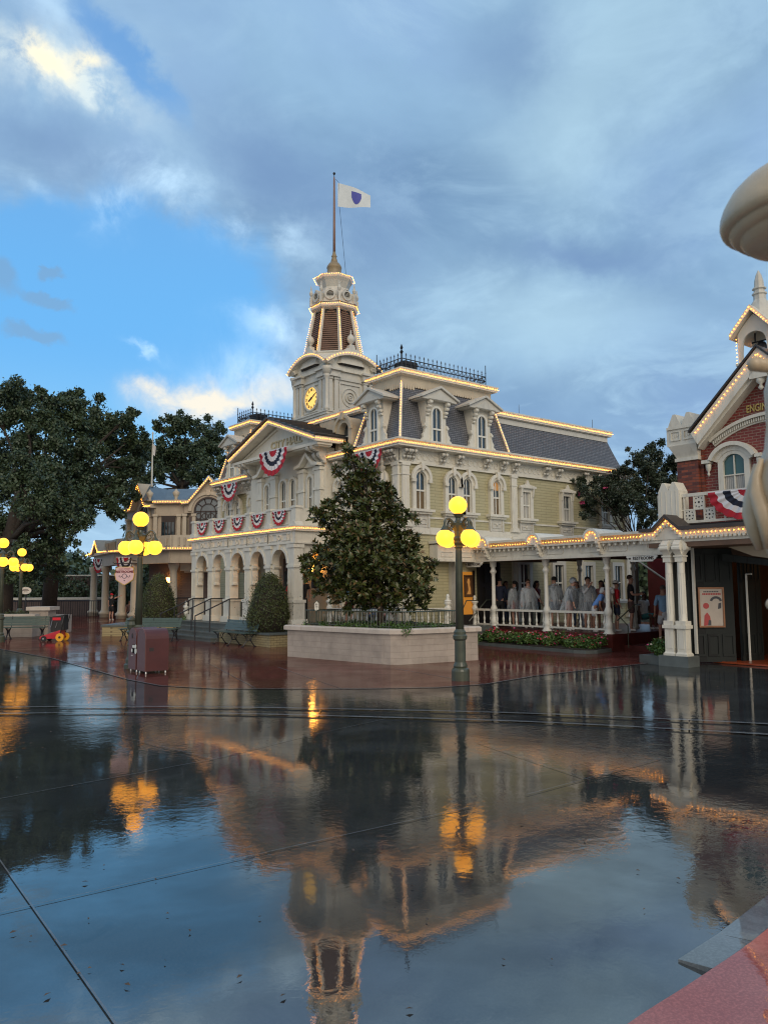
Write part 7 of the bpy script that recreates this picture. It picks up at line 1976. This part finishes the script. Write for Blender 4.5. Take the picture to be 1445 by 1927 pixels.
    for sd in (-1, 1):
        sh = add(up_((sd*.168, .01, 1.405)), .076, ub); el_, wr_ = A[sd]
        a = Vector((sd*.168, .01, 1.405)); b = Vector(el_); c = Vector(wr_)
        if sleeve <= .5: add(up_(a.lerp(b, sleeve*1.4)), .070, sh)
        else:
            e_ = add(up_(b), .060, sh); add(up_(b.lerp(c, min(.92, (sleeve-.5)*2))), .046, e_)
    skin_obj('shirt', V, E, Rr, top, t, 1)
    # trousers / shorts
    V = []; E = []; Rr = []
    pel = add(up_((0, 0, 1.0)) if not seated else Vector((0, 0, .98+drop))*s, (.135, .105))
    low = add(Vector((0, 0, .86+drop))*s, (.15, .12), pel)
    for sd in (-1, 1):
        hp, kn, an = LG[sd]
        a = add((hp+Vector((0, 0, -.03)))*s, .105, low)
        if legs == 'shorts': add(hp.lerp(kn, .9)*s, .098, a)
        else:
            k_ = add(kn*s, .078, a); add(an.lerp(kn, .05)*s, .062, k_)
    skin_obj('shorts' if legs == 'shorts' else 'trousers', V, E, Rr, bottom, t, 1)
    for sd in (-1, 1):
        an = LG[sd][2]; V = []; E = []; Rr = []
        a = add((an+Vector((0, .03, -.03)))*s, .045); add((an+Vector((0, -.15, -.045)))*s, .040, a); skin_obj('shoe', V, E, Rr, shoes, t, 1)
    # hair, face
    hc = up_((0, .012, 1.655))
    rotL = Matrix.Rotation(R(lean), 4, 'X')
    mb = MB(Matrix.Translation(hc) @ rotL); mb.smooth = True
    r = .098*s
    v = []; f = []; nA, nB = 14, 7
    for j in range(nB+1):
        ph = PI*.62*j/nB
        for k in range(nA):
            a = 2*PI*k/nA; fr = max(0, -math.sin(a)); cut = 1-.42*fr
            p_ = ph*cut
            v.append((r*.93*math.sin(p_)*math.cos(a), r*1.05*math.sin(p_)*math.sin(a), r*1.0*math.cos(p_)+.012))
    for j in range(nB):
        for k in range(nA): f.append((j*nA+k, j*nA+(k+1) % nA, (j+1)*nA+(k+1) % nA, (j+1)*nA+k))
    mb.add(v, f)
    if longhair == 'tail': mb.tube([(0, .08*s, .05*s), (0, .13*s, .0), (0, .135*s, -.15*s), (0, .12*s, -.34*s)], [.03*s, .045*s, .05*s, .02*s], 8)
    elif longhair: mb.tube([(0, .04*s, .03*s), (0, .06*s, -.08*s), (0, .075*s, -.22*s), (0, .075*s, -.30*s)], [.07*s, .095*s, .085*s, .03*s], 10)
    mb.build('hair', hair, t)
    mb = MB(Matrix.Translation(hc) @ rotL)
    for sd in (-1, 1): mb.ball((sd*.03*s, -.088*s, -.020*s), .0095*s, 6, 5); mb.box(sd*.03*s-.014*s, sd*.03*s+.014*s, -.094*s, -.085*s, .0, .005*s)
    if glasses: mb.box(-.055*s, .055*s, -.103*s, -.098*s, -.022*s, -.016*s); [mb.band(arc(sd*.03*s, -.022*s, .015*s, 0, 2*PI, 8)[:-1], arc(sd*.03*s, -.022*s, .02*s, 0, 2*PI, 8)[:-1], -.104*s, -.099*s, True) for sd in (-1, 1)]
    mb.build('eyes', 'h_black', t)
    mb = MB(Matrix.Translation(hc) @ rotL); mb.box(-.02*s, .02*s, -.094*s, -.086*s, -.075*s, -.066*s); mb.build('mouth', 'c_rose', t)
    if hat:
        mb = MB(Matrix.Translation(hc) @ rotL); mb.smooth = True
        mb.lathe([(.102*s, .02*s), (.104*s, .05*s), (.085*s, .10*s), (.03*s, .125*s), (.002, .127*s)], (0, 0, 0), 14); mb.smooth = False
        mb.hexa([(-.07*s, -.09*s, .022*s), (.07*s, -.09*s, .022*s), (.05*s, -.19*s, .008*s), (-.05*s, -.19*s, .008*s)], [(-.07*s, -.09*s, .032*s), (.07*s, -.09*s, .032*s), (.05*s, -.19*s, .016*s), (-.05*s, -.19*s, .016*s)])
        mb.build('cap', hat, t)
    if poncho:
        mb = MB(rotL if not lean else Matrix.Translation(up_((0, 0, .92))) @ rotL @ Matrix.Translation((0, 0, -.92*s))); mb.smooth = True
        n = 32; rows = [(1.50, .075, .07), (1.47, .12, .10), (1.43, .21, .12), (1.36, .27, .15), (1.2, .30, .18), (1.0, .32, .20), (.80, .33, .215), (.62, .345, .23)]
        v = []; f = []; ps = rnd.uniform(0, 6)
        for j, (z, a_, b_) in enumerate(rows):
            for k in range(n):
                an = 2*PI*k/n; w = 1+.09*(j/7)*math.sin(an*7+ps+j*.25)+.04*(j/7)*math.sin(an*11+ps*2)
                v.append((a_*w*math.cos(an)*s, b_*w*math.sin(an)*s, (z+.03*math.sin(an*3+ps)*(j/7))*s))
        for j in range(len(rows)-1):
            for k in range(n): f.append((j*n+k, j*n+(k+1) % n, (j+1)*n+(k+1) % n, (j+1)*n+k))
        mb.add(v, f)
        if hood:
            mb.M = Matrix.Translation(hc) @ rotL
            v = []; f = []
            for j in range(8):
                ph = PI*.80*j/7
                for k in range(nA):
                    a = 2*PI*k/nA; fr = max(0, -math.sin(a)); p_ = ph*(1-.45*fr)
                    v.append((.118*s*math.sin(p_)*math.cos(a), .128*s*math.sin(p_)*math.sin(a), .125*s*math.cos(p_)))
            for j in range(7):
                for k in range(nA): f.append((j*nA+k, j*nA+(k+1) % nA, (j+1)*nA+(k+1) % nA, (j+1)*nA+k))
            mb.add(v, f)
        else: mb.tube([(-.09*s, .03*s, 1.47*s), (-.07*s, .10*s, 1.49*s), (0, .13*s, 1.50*s), (.07*s, .10*s, 1.49*s), (.09*s, .03*s, 1.47*s)], .032*s, 8)
        mb.build('poncho', 'poncho', t)
    if phone:
        mb = MB(Matrix.Translation(up_(phone))); mb.box(-.035, .035, -.006, .006, -.07, .07); mb.build('held_phone', 'rubber', t)
    return t
DEG = math.degrees
QG = 'people waiting under the arcade'
def ppl(px_, X, **k):      # spot on the arcade deck seen at this place in the queue
    u = (px_-722.5)/1470
    d = FW+RT*u; tt = (X-CAM.x)/d.x
    return (X, CAM.y+d.y*tt, k.get('z', .50))
FACE = math.atan2(FW.y, FW.x)-PI/2     # rotation that makes a figure face the camera
PH = dict(poncho=True, sleeve=.9)
person(ppl(938, 4.15), FACE+PI-.3, 'person in a dark navy hooded jacket at the left end of the queue', 1.74, top='c_navy', bottom='c_black', hair='h_black', legs='trousers', sleeve=.95, shoes='c_black', group=QG)
person(ppl(950, 4.9), FACE+.5, 'person in grey half hidden behind the navy jacket', 1.62, top='c_grey', bottom='c_denim', hair='h_brown', legs='trousers', sleeve=.95, skin='skin2', longhair=True, group=QG)
person(ppl(966, 4.25), FACE+PI+.6, 'woman with a long black ponytail in a clear rain poncho', 1.62, top='c_lgrey', bottom='c_rose', hair='h_black', longhair='tail', group=QG, **PH)
person(ppl(991, 4.0), FACE+.05, 'man with glasses in a clear rain poncho facing the square', 1.66, top='c_lgrey', bottom='c_black', hair='h_brown', glasses=True, group=QG, legs='trousers', arms={1: ((.32, .0, 1.2), (.42, -.05, 1.02))}, **PH)
person(ppl(1008, 5.2), FACE+1.0, 'dark-haired person in a maroon top behind the man with glasses', 1.62, top='c_maroon', bottom='c_black', hair='h_black', longhair=True, skin='skin2', legs='trousers', group=QG)
person(ppl(1040, 3.95), FACE+PI+.1, 'person seen from behind in a grey poncho over a blue skirt', 1.74, top='c_grey', bottom='c_denim', hair='h_black', group=QG, **PH)
person(ppl(1067, 3.75), FACE+.9, 'person in a hooded clear poncho and cap leaning a hand on the rail', 1.70, top='c_grey', bottom='c_rose', hair='h_brown', hat='c_grey', hood=True, lean=14, arms={-1: ((-.22, -.14, 1.18), (-.20, -.26, .95))}, group=QG, **PH)
person(ppl(1082, 4.7), FACE-.4, 'woman with long light brown hair in a poncho behind the leaning person', 1.58, top='c_grey', bottom='c_denim', hair='h_brown', longhair=True, legs='trousers', group=QG, **PH)
person(ppl(1103, 4.3), FACE+.2, 'man in a clear poncho holding his hand to his mouth', 1.72, top='c_lgrey', bottom='c_grey', hair='h_black', arms={-1: ((-.20, -.12, 1.20), (-.04, -.20, 1.46))}, group=QG, **PH)
person(ppl(1114, 3.75), FACE+1.1, 'boy in a blue shirt bending over beside the railing', 1.50, top='c_royal', bottom='c_lgrey', hair='h_black', lean=38, skin='skin2', sleeve=.45, arms={-1: ((-.2, -.15, 1.12), (-.15, -.32, 1.0)), 1: ((.2, -.1, 1.1), (.18, -.2, .9))}, group=QG)
person(ppl(1128, 4.8), FACE-.7, 'woman with curly dark hair in a pale rose top', 1.60, top='c_rose', bottom='c_grey', hair='h_black', longhair=True, skin='skin2', group=QG)
person(ppl(1139, 4.2), FACE+PI-.7, 'man in a cream T-shirt behind the last turned column', 1.66, top='c_white', bottom='c_brown', hair='h_black', skin='skin3', sleeve=.5, group=QG)
person(ppl(1156, 4.5), FACE+1.5, 'boy in a red shirt and white cap beside the last turned column', 1.58, top='c_red', bottom='c_navy', hair='h_brown', hat='c_white', sleeve=.6, group=QG, shoes='c_white')
person(ppl(1183, 4.9), FACE+1.2, 'man in a black T-shirt and brown shorts looking at his phone', 1.76, top='c_black', bottom='c_brown', hair='h_brown', sleeve=.5, arms={-1: ((-.21, -.06, 1.14), (-.12, -.26, 1.14)), 1: ((.21, -.06, 1.14), (.06, -.26, 1.16))}, phone=(-.02, -.37, 1.20), group=QG)
person(ppl(1207, 6.4, z=.5), FACE+.5, 'seated person in a white shirt behind the man in black', 1.66, top='c_white', bottom='c_teal', hair='h_black', skin='skin3', seated=True, group=QG)
d_ = 24.3; p = LP((1243-722.5)/1470*d_, d_)
person((p.x, p.y, .165), FACE+PI-.15, 'man in a light blue T-shirt and pale shorts walking away behind the columns', 1.76, top='c_blue', bottom='c_lgrey', hair='h_grey', sleeve=.55, stride=.10, shoes='c_red')
# on the town hall porch and terrace
person((-.9, 1.70, .64), FACE+.2, 'woman in a pale blue sweatshirt and red shorts on the terrace', 1.50, top='c_blue', bottom='c_maroon', hair='h_brown', longhair=True, sleeve=.9, arms={-1: ((-.22, -.05, 1.16), (-.06, -.2, 1.15)), 1: ((.22, -.05, 1.16), (.08, -.2, 1.12))})
person((-.75, .62, .62), FACE+1.2, 'seated woman with dark hair looking at her phone on the terrace', 1.62, top='c_brown', bottom='c_denim', hair='h_black', longhair=True, seated=True, skin='skin', arms={-1: ((-.18, -.16, 1.15), (-.08, -.34, 1.25)), 1: ((.18, -.16, 1.15), (.08, -.3, 1.2))}, phone=(-.03, -.46, 1.32))
person((-.75, .05, .62), FACE+PI-.5, 'seated person in a white top bent forward on the terrace', 1.62, top='c_lgrey', bottom='c_rose', hair='h_black', seated=True, lean=16, sleeve=.55)
person((-1.55, 6.62, .50), FACE-1.2, 'seated person in a rose top and grey trousers between two porch piers', 1.65, top='c_rose', bottom='c_grey', hair='h_black', seated=True, legs='trousers', sleeve=.9)
person((-.95, 5.3, .64), FACE+.6, 'person in a red top standing inside the porch', 1.62, top='c_red', bottom='c_black', hair='h_black', skin='skin3', legs='trousers')
person((-.8, 4.75, .64), FACE, 'dark-haired person standing inside the porch beside the clipped bush', 1.72, top='c_black', bottom='c_black', hair='h_black', skin='skin2', legs='trousers')
p = LP((212-722.5)/1470*48.8, 48.8); person((p.x, p.y, 0), FACE+PI-.3, 'woman in black with a red cap raising her arm by the beige porch', 1.62, top='c_black', bottom='c_black', hair='h_brown', hat='c_red', sleeve=.3, arms={-1: ((-.30, -.10, 1.50), (-.52, -.18, 1.58))})
p = LP((246-722.5)/1470*50.4, 50.4); person((p.x, p.y, 0), FACE+.5, 'person crouching between two columns of the beige porch', 1.60, top='c_brown', bottom='c_black', hair='h_black', seated=True, legs='trousers', skin='skin2')
p = LP((262-722.5)/1470*52, 52)
# terrace bench for the seated pair
t = thing('terrace_bench', (-.62, .35, .62), 'dark bench under the seated pair on the terrace', 'bench')
mb = MB(); mb.box(-.85, -.45, -.25, .95, .98, 1.02); mb.build('seat', 'wood', t)
for y_ in (-.15, .85):
    mb = MB(); mb.box(-.8, -.5, y_-.03, y_+.03, .62, .98); mb.build('leg', 'iron', t)

# ================================================================ NEAR ORNATE POST at the right edge
NP = LP(.5, 1.3)
def NPX(px_, d=1.3): return (px_-722.5)/1470*d
ax_u = NPX(1562)
c0 = LP(ax_u, 1.3)
t = thing('ornate_post', (c0.x, c0.y, 0), 'cream painted ornate cast post close to the camera at the right edge', 'post')
k_ = 1.3/1470
def Zp(y): return 1.95+(1098-y)*k_*1.0
def Zc(y): return Zp(378+(y-418)*(.70 if y > 418 else .80))
def rp(x): return (1562-x)*k_*.82
mb = MB(); mb.smooth = True
prof = [(.015, Zc(262)), (rp(1500), Zc(270)), (rp(1450), Zc(298)), (rp(1415), Zc(322)), (rp(1388), Zc(350)), (rp(1371), Zc(380)), (rp(1363), Zc(405)), (rp(1362), Zc(420)), (rp(1366), Zc(434)), (rp(1374), Zc(441)), (rp(1381), Zc(440)), (rp(1383), Zc(446)), (rp(1388), Zc(455)), (rp(1397), Zc(464)), (rp(1404), Zc(463)), (rp(1408), Zc(470)), (rp(1420), Zc(484)), (rp(1434), Zc(489)), (rp(1444), Zc(492)), (rp(1470), Zc(494)), (rp(1510), Zp(545))]
mb.lathe(prof[::-1], (c0.x, c0.y, 0), 40)
mb.build('cap_bowl', 'cast', t)
mb = MB(); mb.smooth = True
mb.lathe([(rp(1462), Zp(1400)), (rp(1455), Zp(1200)), (rp(1450), Zp(1070)), (rp(1436), Zp(1050)), (rp(1422), Zp(1020)), (rp(1412), Zp(985)), (rp(1408), Zp(950)), (rp(1409), Zp(920)), (rp(1416), Zp(880)), (rp(1425), Zp(855)), (rp(1436), Zp(835)), (rp(1443), Zp(790)), (rp(1442), Zp(720)), (rp(1452), Zp(690)), (rp(1480), Zp(650)), (rp(1510), Zp(540))], (c0.x, c0.y, 0), 40)
mb.build('vase_shaft', 'cast', t)
mb = MB(); mb.smooth = True; mb.lathe([(.16, 0.0), (.16, .25), (.12, .3), (.10, .5), (rp(1462), Zp(1405))], (c0.x, c0.y, 0), 32); mb.build('pedestal', 'cast', t)
def knob(px_, py_, rpx, dd=1.22, st=1.0, name='scroll'):
    p = LP(NPX(px_, dd), dd); r = rpx*dd/1470
    q = LP(NPX(1500, dd+.05), dd+.05); z = 1.95+(1098-py_)*dd/1470
    mb = MB(); mb.smooth = True
    mb.tube([(q.x, q.y, z+r*.6), ((p.x+q.x)/2, (p.y+q.y)/2, z+r*.3), (p.x, p.y, z)], [r*.9, r*.95, r], 14)
    mb.ball((p.x, p.y, z), r*1.0, 14, 10, st)
    mb.build(name, 'cast', t)
knob(1437, 676, 14); knob(1447, 1136, 12); knob(1450, 1364, 14)
def leafrelief(y0, y1, r):
    for k in range(10):
        a = 2*PI*k/10; mb = MB(); mb.smooth = True
        pts = []
        for i in range(6):
            f = i/5; rr = r*(1+.10*math.sin(f*PI)); pts.append((c0.x+rr*math.cos(a+.12*math.sin(f*6)), c0.y+rr*math.sin(a+.12*math.sin(f*6)), Zp(y0)+(Zp(y1)-Zp(y0))*f))
        mb.tube(pts, [.006, .012, .015, .013, .009, .004], 8); mb.build('acanthus_leaf', 'cast', t)
leafrelief(1030, 860, rp(1414))

# strip helper property
for o in bpy.data.objects:
    if '_o' in o: del o['_o']
